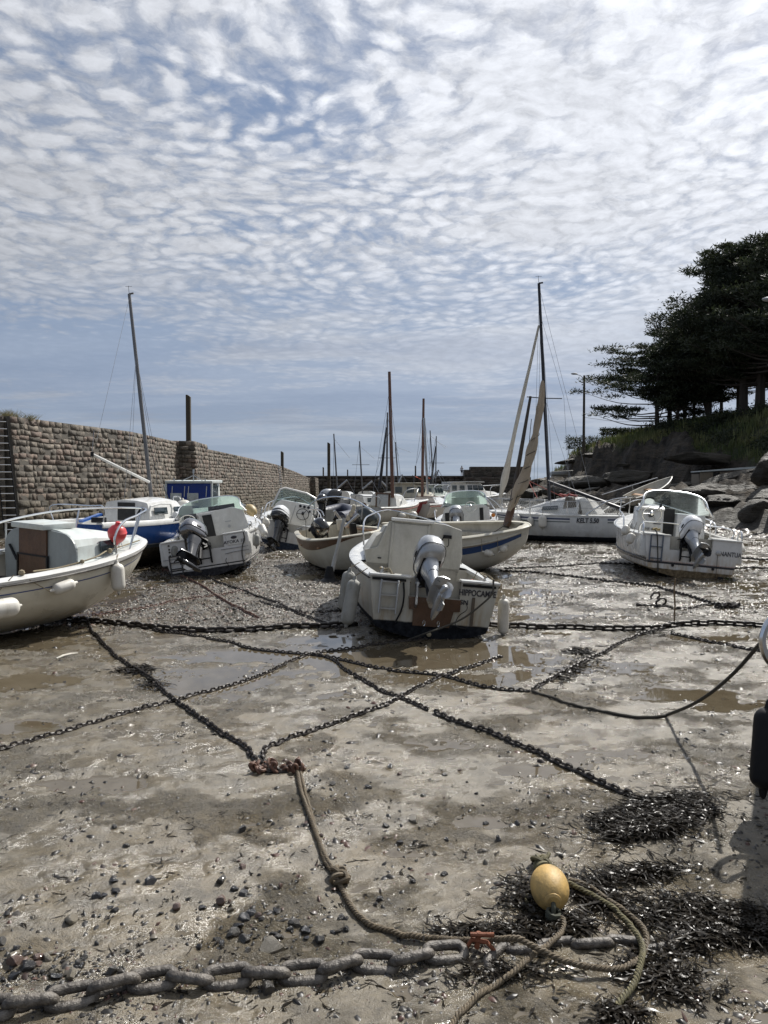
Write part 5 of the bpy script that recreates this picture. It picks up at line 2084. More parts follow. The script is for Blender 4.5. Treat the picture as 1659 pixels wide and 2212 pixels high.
# ================================================================ blue sloop below the wall
def boat_blue():
    h = Hull(4.7, 1.9, 1.12, sec=DEEP, tr=.8, um=.45, pw=2.3, bow_rise=.18, kr=.6, kf=.55, rake=.35)
    o = boat('blue_sloop', 'bright blue hulled small sloop with white cabin and bare mast close under the granite wall', -6.75, 16.75, 68, heel=1, hull=h)
    hm = hullmat('blue_hull_b', (.018, .085, .31), (.11, .095, .07), .52, samt=.3, rough=.3, bands=((.40, .62, (.10, .115, .13)), (.60, .615, (.5, .5, .5))))
    h.shell(o, hm)
    h.liner(o, WHITE, 0.0, .36, .55, t=.08)
    h.gunwale(o, WHITE, w_in=.08, w_out=.03, th=.10)
    h.deck(o, WHITE, .36, .995, camber=.06)
    cabin(o, WHITE, [(1.65, .72, .62, 1.10, 1.56, .06, .05), (2.6, .66, .52, 1.14, 1.62, .06, .05), (3.0, .58, .44, 1.16, 1.58, .06, .04), (3.5, .46, .30, 1.20, 1.30, .03, .02)])
    for (x, y, w, a) in ((2.05, -.685, .5, 2), (2.82, -.58, .30, 6)):
        mb = MB()
        mb.box((x, y, 1.36), (w, .02, .17), rot=(R(-11), 0, R(a)))
        mb.build('side_window', WINDOW, o, bevel=.015)
    mb = MB()
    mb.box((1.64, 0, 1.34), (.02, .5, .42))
    mb.build('companionway', SHADEIN, o, smooth=False)  # dark panel stands for the shade of the open companionway
    mb = MB()
    mb.box((1.62, -.40, 1.34), (.04, .05, .25), rot=(R(35), 0, 0))
    mb.box((1.62, -.52, 1.36), (.03, .08, .08))
    mb.build('cabin_fittings', BLACK, o)
    mb = MB()
    mb.tube([(2.5, -.74, 1.24), (3.1, -.66, 1.26)], .085, 12)
    mb.build('rolled_tube', pm('grey_white_roll', (.5, .52, .55), .4), o)
    rail(o, WHITE, [(1.5, -.80, 1.2), (1.52, -.80, 1.48), (2.3, -.76, 1.52), (2.34, -.76, 1.24)], .022, 'grab_rail', smooth=2)
    rail(o, CHROME, [(2.9, -.4, 1.6), (2.9, -.4, 1.68), (3.3, -.3, 1.66), (3.3, -.3, 1.55)], .014, 'grab_rail', smooth=2)
    mb = MB()
    mb.box((.7, .2, 1.22), (.9, .1, .05), rot=(0, R(-8), R(15)))
    mb.build('blue_tiller_cover', BLUEP, o)
    mb = MB()
    mb.box((.35, -.35, 1.2), (.14, .3, .12), rot=(0, 0, R(20)))
    mb.build('outboard_bracket', BLACK, o, bevel=.02)
    rail(o, CHROME, [(.1, .7, 1.15), (.08, .72, 1.5), (.06, -.4, 1.52), (.08, -.72, 1.5), (.1, -.7, 1.15)], .015, 'stern_rail')
    mast(o, (279, 635), (327, 1076), 19.4, 19.4, .046, MASTG, stays=[(((279, 645), 19.3), ((209, 950), 17.4)), (((294, 770), 19.3), ((281, 1080), 18.3)), (((294, 770), 19.3), ((268, 1085), 18.2)),
         (((294, 770), 19.4), ((351, 1060), 20.6)), (((296, 785), 19.4), ((345, 1070), 20.2))])
    mb = MB()
    mb.tube([at(199, 981, 17.6), at(322, 1041, 19.3)], .035, 8)
    mb.build('boom', WHITE, o, world=True)
    mb = MB()
    mb.tube([at(199, 976, 17.6), at(199, 986, 17.6)], .04, 8)
    mb.build('boom_end', BLACK, o, world=True)
    line(o, WIRE, [at(199, 975, 17.6), at(203, 930, 17.7)], .008, 'topping_lift', world=True)
    line(o, ROPED, [at(199, 985, 17.6), at(220, 1035, 17.8), at(226, 1062, 17.9)], .008, 'mainsheet', world=True)
    mb = MB()
    mb.box((4.55, -.22, 1.02), (.12, .06, .5), rot=(R(0), R(-12), 0))
    mb.build('stem_board', WOODD, o)
    line(o, ROPED, [at(382, 1110, 20), at(350, 1180, 18.9), at(368, 1228, 17.8)], .008, 'bow_line', world=True)
    return o, h


Bb, Hb = boat_blue()
fpx(306, 1110, 315, 1136, 18.3, 18.3, .10, 'white fender on the blue hull just beyond the near left bow rail', hang=(303, 1094, 18.4))
fpx(387, 1120, 389, 1147, 20.1, 20.1, .10, 'left of two grey fenders under the bow of the blue sloop', mat=GFEND, hang=(385, 1108, 20.2))
fpx(401, 1119, 404, 1146, 20.8, 20.8, .10, 'right of two grey fenders under the bow of the blue sloop', mat=GFEND, hang=(400, 1106, 20.8))
fpx(395, 1080, 398, 1104, 20.6, 20.6, .20, 'large round yellowish white fender on the bow of the blue sloop', hang=(388, 1074, 20.6), shape='ball')


# ================================================================ boat with blue canvas wheelhouse
def boat_canvas():
    h = Hull(5.2, 2.0, .95, sec=CHINE, tr=.86, um=.42, pw=2.4, bow_rise=.35, kr=.5, rake=.4)
    o = boat('canvas_wheelhouse_boat', 'motorboat with dark blue canvas back on its wheelhouse standing against the granite wall', -6.25, 24.2, 90, hull=h)
    h.shell(o, hullmat('blue_hull_c', (.03, .07, .2), (.03, .03, .035), .3, samt=.4))
    h.liner(o, INNER, 0.0, .3, .45, t=.08)
    h.gunwale(o, WHITE, w_in=.1)
    h.deck(o, WHITE, .3, .99)
    zt = at(417, 1040, 24.2).z - o.location.z
    W_ = .70
    mb = MB()
    mb.prism([(-W_ - .02, .75), (-W_, zt - .06), (W_, zt - .06), (W_ + .06, .75)], .5, .53, 'x')
    mb.build('canvas_back', BLUEC, o, smooth=False)
    for y in (.42, -.12):
        mb = MB()
        mb.box((.49, y, zt - .52), (.012, .36, .30))
        mb.build('canvas_window', pm('clear_vinyl', (.36, .38, .36), .25, var=.3, sc=4), o, bevel=.01)
    for y in (-.62, .02, .16, .60):
        mb = MB()
        mb.box((.488, y * .9, zt - .32), (.01, .022, .34), rot=(R(4), 0, 0))
        mb.build('canvas_strap', pm('pale_webbing', (.5, .5, .47), .7), o)
    mb = MB()
    mb.prism([(.46, zt - .06), (.42, zt + .02), (2.0, zt + .06), (2.0, zt - .04)], -W_ - .06, W_ + .06, 'y')
    mb.build('roof', PALEG, o, bevel=.02)
    cabin(o, PALEG, [(1.5, W_ + .02, W_ - .02, .9, zt - .03, .05, .0), (2.0, W_, W_ - .05, .95, zt - .03, .05, .0), (2.3, W_, W_ - .1, .95, 1.3, .05, .02), (3.6, .4, .25, 1.1, 1.2, .05, .02)])
    for y in (W_ + .03, -W_ - .03):
        mb = MB()
        mb.box((1.0, y, zt - .35), (.9, .012, .45))
        mb.build('side_window', WINDOW, o)
        mb = MB()
        mb.box((.5, y, (zt + .75) / 2), (.06, .05, zt - .75))
        mb.build('roof_post', PALEG, o)
    mb = MB()
    mb.tube([(.9, -.05, zt), (.9, -.05, zt + .38)], .02, 6)
    mb.box((.9, -.05, zt + .34), (.05, .05, .12))
    mb.tube([(.9, -.05, zt + .2), (.7, .3, zt + .02)], .012, 5)
    mb.tube([(.9, -.05, zt + .2), (.7, -.4, zt + .02)], .012, 5)
    mb.build('light_mast', ALU, o)
    for y in (.5, -.5):
        mb = MB()
        mb.tube([(.6, y, zt + .02), (.6, y, zt + .1)], .025, 8)
        mb.build('nav_lamp', ALU, o)
    line(o, ALU, [(.45, .66, 1.0), (.3, .6, 1.5), (.2, .74, zt - .1)], .02, 'boat_hook', smooth=0)
    return o


boat_canvas()


# ================================================================ sloop lettered KELT 5.50
def boat_kelt():
    h = Hull(5.1, 2.05, 1.02, sec=[(0, 0), (.35, .04), (.66, .12), (.86, .28), (.96, .5), (1, .78), (.985, 1)], tr=.78, um=.42, pw=2.0, bow_rise=.10, kr=.55, kf=.55, rake=.35)
    o = boat('white_sloop', 'white sloop lettered KELT 5.50 with black mast, furled foresail and netted guard rails', 8.25, 25.9, 151, heel=0, hull=h, sink=.10)
    hm = hullmat('white_hull_i', (.60, .61, .61), (.018, .02, .028), .30, samt=.2, rough=.25)
    h.shell(o, hm)
    h.liner(o, WHITE, 0.0, .34, .62, t=.25)
    h.gunwale(o, WHITE, w_in=.20, w_out=.02, th=.06)
    h.deck(o, WHITE, .34, .995, camber=.06)
    for a, c, m_ in ((.845, .895, NAVY), (.76, .795, pm('grey_green_stripe', (.12, .14, .14), .4))):
        h.band(o, m_, a, c, .34, .96, out=.005)
        h.band(o, m_, a, c, .03, .10, out=.005)
    # lettering follows the port topside
    u0 = .225
    p = h.at_fz(u0, .775, 1, .008)
    q = h.at_fz(u0 + .1, .775, 1, .008)
    ang = math.atan2(q.y - p.y, q.x - p.x)
    text(o, "KELT 5.50", LETTER, .215, (p.x, p.y + .006, p.z - .01), (R(90), 0, ang + math.pi), bold=.006, xs=.80, shear=.12, ext=.006)
    cabin(o, WHITE, [(1.55, .74, .50, 1.03, 1.56, .14, .05), (2.1, .70, .44, 1.05, 1.60, .14, .05), (2.9, .54, .28, 1.08, 1.40, .10, .04), (3.7, .32, .10, 1.10, 1.16, .02, .01)])
    mb = MB()
    mb.box((2.55, .575, 1.24), (.62, .03, .16), rot=(R(28), R(4), R(-13)))
    mb.build('cabin_window', WINDOW, o, bevel=.06)
    mb = MB()
    mb.prism([(1.5, 1.05), (1.75, 1.62), (2.0, 1.64), (2.12, 1.08)], .0, .62, 'y')
    mb.build('spray_hood', pm('worn_brown_tarp', (.10, .085, .07), .8, var=.5, dirt=(.4, .38, .34), dirt_amt=.8, dsc=5), o, smooth=False, bevel=.02)
    mb = MB()
    mb.prism([(.9, 1.05), (1.44, 1.05), (1.55, 1.58), (1.35, 1.60)], -.5, .55, 'y')
    mb.build('hood_side', WHITE, o, smooth=False, bevel=.02)
    mb = MB()
    for k in range(6):
        mb.ball((1.8 + .1 * k, .1 + .05 * (k % 2), 1.66 + .02 * (k % 3)), .07, 8, (1.2, 1, .6))
    mb.build('red_rope_heap', pm('faded_red_rope', (.38, .10, .09), .8, var=.4), o)
    # pulpit, pushpit, stanchions with netting
    sh = lambda u, z, inn=.06, sd=1: Vector((h.X(u, 1), sd * max(.0, h.b(u) - inn), h.zs(u) + z))
    for sd in (1, -1):
        top = [sh(u, .46, sd=sd) for u in (.06, .2, .34, .5, .66, .8, .9)]
        line(o, WIRE, top, .012, 'guard_wire')
        line(o, WIRE, [sh(u, .24, sd=sd) for u in (.06, .2, .34, .5, .66, .8, .9)], .008, 'guard_wire')
        for u in (.36, .62, .82):
            line(o, CHROME, [sh(u, 0, sd=sd), sh(u, .48, sd=sd)], .018, 'stanchion', smooth=0)
        mb = MB()
        n = 60
        P = [(sh(.1 + .75 * i / n, .02, sd=sd), sh(.1 + .75 * i / n, .44, sd=sd)) for i in range(n + 1)]
        for i in range(n - 3):
            mb.tube([P[i][0], P[i + 3][1]], .0035, 3, caps=False)
            mb.tube([P[i][1], P[i + 3][0]], .0035, 3, caps=False)
        mb.build('guard_net', pm('white_netting', (.45, .45, .43), .8), o)
    rail(o, CHROME, [sh(.24, .02), sh(.10, .48), sh(.0, .60, .1), sh(-.0, .62, .4), sh(0, .60, .1, -1), sh(.10, .48, sd=-1), sh(.24, .02, sd=-1)], .024, 'pushpit')
    rail(o, CHROME, [sh(.02, .58, .1), sh(.03, .0, .1)], .02, 'pushpit_leg', smooth=0)
    rail(o, CHROME, [sh(.02, .58, .1, -1), sh(.03, .0, .1, -1)], .02, 'pushpit_leg', smooth=0)
    rail(o, CHROME, [sh(.86, .0), sh(.93, .42), Vector((5.3, 0, 1.62)), sh(.93, .42, sd=-1), sh(.86, 0, sd=-1)], .02, 'pulpit')
    rail(o, CHROME, [Vector((5.25, .02, 1.60)), Vector((5.1, .02, 1.14))], .018, 'pulpit_leg', smooth=0)
    mast(o, (1164, 612), (1187, 1083), 27.2, 27.2, .06, pm('black_mast_alloy', (.03, .03, .034), .35, metal=.5), spread=(.475, 0.62, .05),
         stays=[(((1166, 625), 27.2), ((1276, 1062), 26.2)), (((1170, 700), 27.2), ((1199, 1090), 26.4)), (((1168, 660), 27.2), ((1160, 1093), 28.2)),
                (((1170, 690), 27.2), ((1218, 858), 26.6)), (((1218, 858), 26.6), ((1232, 1090), 25.9)), (((1177, 860), 27.2), ((1250, 1085), 26.2)), (((1177, 860), 27.2), ((1190, 1095), 26.2)), (((1165, 625), 27.2), ((1152, 1095), 27.9))])
    mb = MB()
    mb.tube([at(1183, 1040, 27.1), at(1340 - 0, 1098, 25.6)], .065, 8)
    mb.build('boom', pm('black_mast_alloy', (.03, .03, .034), .35, metal=.5), o, world=True)
    # furled foresail
    a, b = at(1076, 1094, 29.6), at(1164, 703, 27.4)
    rows = []
    for i in range(31):
        t = i / 30
        p = a.lerp(b, t)
        r_ = .035 + .075 * (1 - t) * min(1, t * 8)
        if .10 < t < .26:
            r_ += .035 * math.sin(math.pi * (t - .10) / .16)
        row = [p + Vector((math.cos(2 * math.pi * k / 10) * r_ * (1 + .2 * math.sin(3 * k + 9 * t)), math.sin(2 * math.pi * k / 10) * r_, 0)) for k in range(10)]
        rows.append(row)
    mb = MB()
    mb.grid(rows, close=True, cap0=True, cap1=True)
    mb.build('furled_foresail', pm('white_sailcloth', (.5, .48, .43), .7, var=.1, dirt=(.25, .22, .18), dirt_amt=.4), o, world=True)
    for p0, p1 in (((1135, 1035), (1230, 1080)), ((1137, 1030), (1160, 1075))):
        line(o, pm('faded_red_line', (.4, .12, .1), .8), [at(*p0, 27.6), at(*p1, 27.0)], .012, 'furling_line', smooth=0, world=True)
    line(o, ROPED, [at(1334, 1108, 25.6), at(1340, 1150, 25.2), at(1332, 1160, 25.0), at(1334, 1175, 24.8)], .016, 'stern_line', world=True)
    line(o, ROPED, [at(1338, 1108, 25.6), at(1348, 1138, 25.4), at(1352, 1145, 25.2)], .012, 'stern_line', world=True)
    return o, h


Bk, Hk = boat_kelt()
for (x, y0, y1, Y, r, l) in ((1117, 1110, 1134, 27.4, .12, 'left'), (1145.5, 1116, 1138, 26.6, .115, 'middle'), (1172, 1112, 1142, 26.2, .14, 'right')):
    fhull(Bk, Hk, 1, x, y0, x, y1, r, l + ' one of the three white fenders along the side of the white sloop', hang=(x, 1096), group='fenders hung over the boat sides')


# ================================================================ boats further off
def far_boat(name, label, px, Y, hd, L, B, D, top, bot, wl, heel=0, sec=DEEP, deck=.36, cab=None, tr=.7, pitch=0, strake=None, bands=()):
    h = Hull(L, B, D, sec=sec, tr=tr, um=.45, pw=2.3, bow_rise=.25, kr=.6, kf=.5, rake=.3)
    X = (px - 829.5) / F_ * Y
    o = boat(name, label, X, Y, hd, heel=heel, pitch=pitch, hull=h, sink=.08)
    h.shell(o, hullmat(name + '_hull', top, bot, wl, samt=.4, bands=bands), n=16)
    h.liner(o, INNER, 0, deck, D * .6, t=.08, n=6)
    h.gunwale(o, WHITE, w_in=.1, w_out=.03, th=.06, n=14)
    h.deck(o, WHITE, deck, .99, n=8)
    if strake:
        mb = MB()
        for sd in (1, -1):
            mb.tube([h.at_fz(u, .9, sd, .02) for u in h.us(0, .985, 16)], .03, 5)
        mb.build('rubbing_strake', strake, o)
    if cab:
        cabin(o, WHITE, cab)
    return o, h


WR = pm('red_brown_strake', (.20, .06, .045), .5)
# centre sloop with tall wooden mast
o, h = far_boat('wooden_masted_sloop', 'cream sloop with tall brown wooden mast lying stern on behind the brown sheered boat', 790, 34.5, 60, 4.5, 2.0, 1.05, (.50, .49, .44), (.025, .03, .04), .28, heel=2,
                cab=[(1.5, .72, .60, 1.05, 1.62, .12, .05), (2.6, .60, .46, 1.1, 1.56, .12, .05), (3.3, .40, .25, 1.16, 1.25, .05, .02)], strake=WR, tr=.75)
mb = MB()
mb.box((1.46, 0, 1.30), (.04, .62, .56))
mb.build('companion_door', pm('grey_door', (.40, .42, .43), .5), o)
for y in (.34, -.34):
    mb = MB()
    mb.box((1.44, y, 1.32), (.05, .07, .66))
    mb.build('door_post', WOODD, o)
mb = MB()
mb.box((1.44, 0, 1.64), (.06, .8, .06))
mb.build('door_lintel', WOODD, o)
mb = MB()
mb.tube([(2.2, -.62, 1.35), (2.21, -.64, 1.35)], .09, 12)
mb.build('porthole', CHROME, o)
mb = MB()
mb.prism([(-.10, .15), (-.32, .15), (-.25, 1.25), (-.04, 1.2)], -.02, .02, 'y')
mb.build('rudder', WOODD, o, smooth=False)
rail(o, ALU, [(.1, .6, 1.05), (.05, .62, 1.5), (.0, 0, 1.52), (.05, -.62, 1.5), (.1, -.6, 1.05)], .02, 'pushpit')
rail(o, ALU, [(3.9, .35, 1.25), (4.3, .3, 1.75), (4.9, 0, 1.85), (4.3, -.3, 1.75), (3.9, -.35, 1.25)], .02, 'pulpit')
mast(o, (841, 803), (848, 1075), 35.5, 35.5, .085, WOODM, head=False, stays=[(((841, 845), 35.5), ((803, 1080), 34.6)), (((842, 850), 35.5), ((872, 1080), 37)), (((842, 860), 35.5), ((855, 1085), 34.5)), (((842, 930), 35.5), ((810, 1030), 35.2))])
fpx(866, 1106, 868, 1122, 35.2, 35.2, .20, 'left of the two cream fenders on the wooden masted sloop', hang=(864, 1090, 35.3))
fpx(891, 1104, 894, 1122, 35.8, 35.8, .20, 'right of the two cream fenders on the wooden masted sloop', hang=(890, 1090, 35.9))
# its neighbour
o, h = far_boat('brown_masted_sloop', 'white sloop with slim brown mast lying just right of the wooden masted sloop', 896, 38.5, 72, 4.5, 1.95, 1.1, (.50, .48, .44), (.02, .025, .03), .40, heel=2,
                cab=[(1.7, .60, .50, 1.1, 1.38, .08, .05), (2.8, .5, .36, 1.15, 1.34, .08, .04), (3.4, .3, .2, 1.2, 1.25, .04, .02)], strake=WR, tr=.75)
mb = MB()
mb.box((2.2, 0, 1.44), (1.3, .9, .03))
mb.build('cabin_roof', WOODD, o, bevel=.01)
mast(o, (915, 861), (912, 1072), 39.5, 39.5, .075, WOODM, head=False, stays=[(((914, 888), 39.5), ((888, 1085), 39)), (((915, 890), 39.5), ((941, 1080), 41)), (((913, 955), 39.5), ((900, 1000), 39.3))])
mb = MB()
mb.tube([at(916, 903, 39.3), at(924, 1068, 39.3)], .06, 7)
mb.build('second_spar', ALU, o, world=True)
fpx(933, 1098, 935, 1112, 39, 39, .24, 'dirty white round fender on the bow of the brown masted sloop', hang=(932, 1088, 39), shape='ball')
# red hulled boat with two black outboards
o, h = far_boat('red_hulled_boat', 'dark red hulled boat with white cabin beyond the brown sheered boat', 722, 36.5, 28, 4.9, 2.0, 1.05, (.22, .02, .025), (.16, .02, .025), .2,
                cab=[(1.2, .8, .66, 1.0, 1.55, .08, .04), (3.2, .6, .48, 1.1, 1.5, .08, .04), (3.8, .4, .3, 1.15, 1.22, .04, .02)])
for x in (1.7, 2.6):
    mb = MB()
    mb.box((x, -.72 + (x - 1.7) * .09, 1.32), (.6, .03, .2), rot=(R(-12), 0, R(5)))
    mb.build('side_window', WINDOW, o)
outboard(o, (-.02, .35, 1.0), tilt=20, sc=1.25, cowl=BLKG, leg=BLACK, dark=RUBBER, capmat=SILVER)
outboard(o, (-.02, -.45, 1.0), tilt=20, sc=1.25, cowl=BLKG, leg=BLACK, dark=RUBBER)


def rib(px, py, Y):
    X = (px - 829.5) / F_ * Y
    o = empty('inflatable_boat', (X, Y, 0), (0, 0, R(80)))
    tag(o, 'dark blue inflatable boat in front of the red hulled boat', 'inflatable')
    mb = MB()
    P = [(0, .72, .62), (1.2, .78, .64), (2.4, .7, .70), (3.2, .35, .82), (3.5, 0, .88), (3.2, -.35, .82), (2.4, -.7, .70), (1.2, -.78, .64), (0, -.72, .62)]
    mb.tube(cr(P, 4), .24, 10)
    mb.build('tube', pm('dark_blue_hypalon', (.03, .035, .06), .6), o)
    mb = MB()
    mb.grid([[(0, .5, .5), (0, 0, .0), (0, -.5, .5)], [(2.4, .5, .5), (2.4, 0, .1), (2.4, -.5, .5)], [(3.3, .1, .7), (3.4, 0, .6), (3.3, -.1, .7)]])
    mb.build('hull', DULLW, o)
    mb = MB()
    mb.box((.1, 0, .68), (.06, .95, .5))
    mb.build('transom', DULLW, o)
    outboard(o, (0, 0, .9), tilt=30, sc=1.0, cowl=BLKG, leg=BLACK, dark=RUBBER)


rib(697, 1100, 31.5)


def small_sloop(px, Y, hd, label, mt, mb_, boomw, sprd=None, r=.06):
    o, h = far_boat('small_sloop', label, px, Y, hd, 4.4, 1.9, 1.0, (.50, .50, .49), (.03, .03, .04), .3,
                    cab=[(1.2, .74, .6, 1.0, 1.55, .14, .06), (2.6, .6, .42, 1.05, 1.5, .14, .05), (3.5, .36, .2, 1.1, 1.2, .04, .02)])
    mb = MB()
    mb.box((1.9, -.66, 1.32), (.9, .03, .14), rot=(R(-18), 0, R(4)))
    mb.build('side_window', WINDOW, o)
    bx_ = mb_[0]
    st = [((mt, Y), ((mb_[0] - 9 - (10 if sprd else 0), mb_[1]), Y)), (((mt[0], mt[1] + 10), Y), ((mb_[0] + 26, mb_[1] - 75), Y))]
    mast(o, mt, mb_, Y, Y, r, MASTG, spread=sprd, head=False, stays=st)
    mb = MB()
    mb.tube([at(mb_[0], mb_[1] - 9, Y), at(mb_[0] + boomw, mb_[1] - 27, Y)], .08, 6)
    mb.build('boom', ALU, o, world=True)
    line(o, WIRE, [at(mb_[0] + boomw, mb_[1] - 27, Y), at(mb_[0] + boomw + 16, mb_[1] + 2, Y)], .02, 'mainsheet', smooth=0, world=True)
    return o


small_sloop(724, 58, 70, 'small far sloop with the leftmost slim mast and raised boom against the rubble pier', (721, 937), (729, 1064), 21)
small_sloop(778, 58, 72, 'small far sloop with crosstrees on its mast between the leftmost mast and the wooden mast', (776.5, 953), (783, 1066), 21, sprd=(.55, .65, 0))
small_sloop(828, 54, 65, 'far sloop whose grey mast stands just left of the tall wooden mast', (837, 891), (835, 1060), -18, sprd=(.42, .6, 0), r=.07)
small_sloop(862, 66, 65, 'far sloop with a short mast just right of the tall wooden mast', (854, 955), (861, 1052), 8)
small_sloop(932, 68, 62, 'far sloop with slim mast in front of the cabin cruisers', (929, 930), (936, 1044), 6)
small_sloop(946, 74, 60, 'furthest sloop with slim mast nearest the person on the pier', (942.5, 942), (941, 1042), 6, sprd=(.42, .8, 0))
for i, (a, b, Y, l) in enumerate((((835, 923), (820, 1055), 52, 'dark raked furled sail left of the grey mast'), ((941, 964), (931, 1046), 70, 'dark raked furled sail between the two right hand masts'))):
    mb = MB()
    q0, q1 = at(*a, Y), at(*b, Y)
    q0, q1 = q0 - q1, q1
    mb.tube([(0, 0, 0), q0 * .5, q0], [.10, .085, .04], 8)
    f = mb.build('furled_sail', pm('dark_sail_cover', (.03, .032, .04), .8), loc=q1)
    tag(f, l, 'sail')


def cruiser(px, Y, hd, zt, label, L=6.0, B=2.4, tint=WHITE, nw=3):
    o, h = far_boat('cabin_cruiser', label, px, Y, hd, L, B, 1.2, (.48, .49, .48), (.03, .03, .04), .35, sec=CHINE, deck=.3,
                    cab=None, tr=.88)
    zt -= 0
    cabin(o, tint, [(1.7, 1.0, .86, 1.2, zt, .14, .06), (3.2, .96, .78, 1.25, zt + .02, .14, .06), (3.8, .9, .6, 1.3, 1.62, .1, .04), (5.0, .5, .3, 1.45, 1.55, .05, .02)])
    for i in range(nw):
        for sd in (1, -1):
            mb = MB()
            mb.box((2.0 + .52 * i, sd * .90, zt - .34), (.42, .05, .36), rot=(R(12 * sd), 0, 0))
            mb.build('side_window', WINDOW, o, bevel=.02)
    for y in (.42, -.42):
        mb = MB()
        mb.box((1.69, y, zt - .36), (.04, .5, .38))
        mb.build('aft_window', pm('grey_aft_window', (.10, .12, .13), .15), o, bevel=.02)
    mb = MB()
    mb.box((2.4, 0, zt + .07), (1.9, 1.9, .05))
    mb.build('roof', tint, o, bevel=.02)
    rail(o, CHROME, [(3.9, .95, 1.3), (4.0, .95, 1.9), (5.4, .5, 2.05), (6.3, 0, 2.1), (5.4, -.5, 2.05), (4.0, -.95, 1.9), (3.9, -.95, 1.3)], .025, 'bow_rail')
    return o


cruiser(950, 54, 35, 2.20, 'grey white cabin cruiser with large windows in the middle of the far boats')
cruiser(893, 58, 60, 1.98, 'low cabin cruiser with green tinted windows left of the larger cabin cruiser', tint=pm('greenish_white', (.42, .47, .44), .4))
o = cruiser(845, 47, 60, 2.1, 'rounded cream pilot house boat behind the wooden masted sloop', L=5.0, B=2.0, tint=CREAM, nw=2)
o = cruiser(978, 62, 95, 1.6, 'far open launch with a square grey screen right of the cabin cruisers', L=5.0, nw=1)
mb = MB()
mb.box((1.6, 0, 1.95), (.06, 1.3, .75))
mb.build('screen', pm('grey_screen', (.3, .31, .33), .4), o, bevel=.08)
# flag markers
for i, (x0, y0, x1, y1) in enumerate(((897, 1050, 891, 1026), (915, 1050, 911, 1024))):
    b_, t_ = at(x0, y0, 50), at(x1, y1, 50)
    mb = MB()
    mb.tube([(0, 0, 0), t_ - b_], .02, 5)
    f = mb.build('flag_marker', BLACK, loc=b_)
    tag(f, ('left' if i == 0 else 'right') + ' orange rag flag on a thin pole among the far boats', 'flag', 'orange rag flags')
    mb = MB()
    q = t_ - b_
    mb.grid([[q * (1 - .05 * k) + Vector((.0 + .06 * k, 0, .0)), q * (1 - .05 * k) + Vector((.25 + .06 * k + .05 * math.sin(k * 2), .04 * math.sin(k), -.12))] for k in range(7)])
    mb.build('flag_cloth', pm('orange_flag', (.75, .13, .06), .7), f)


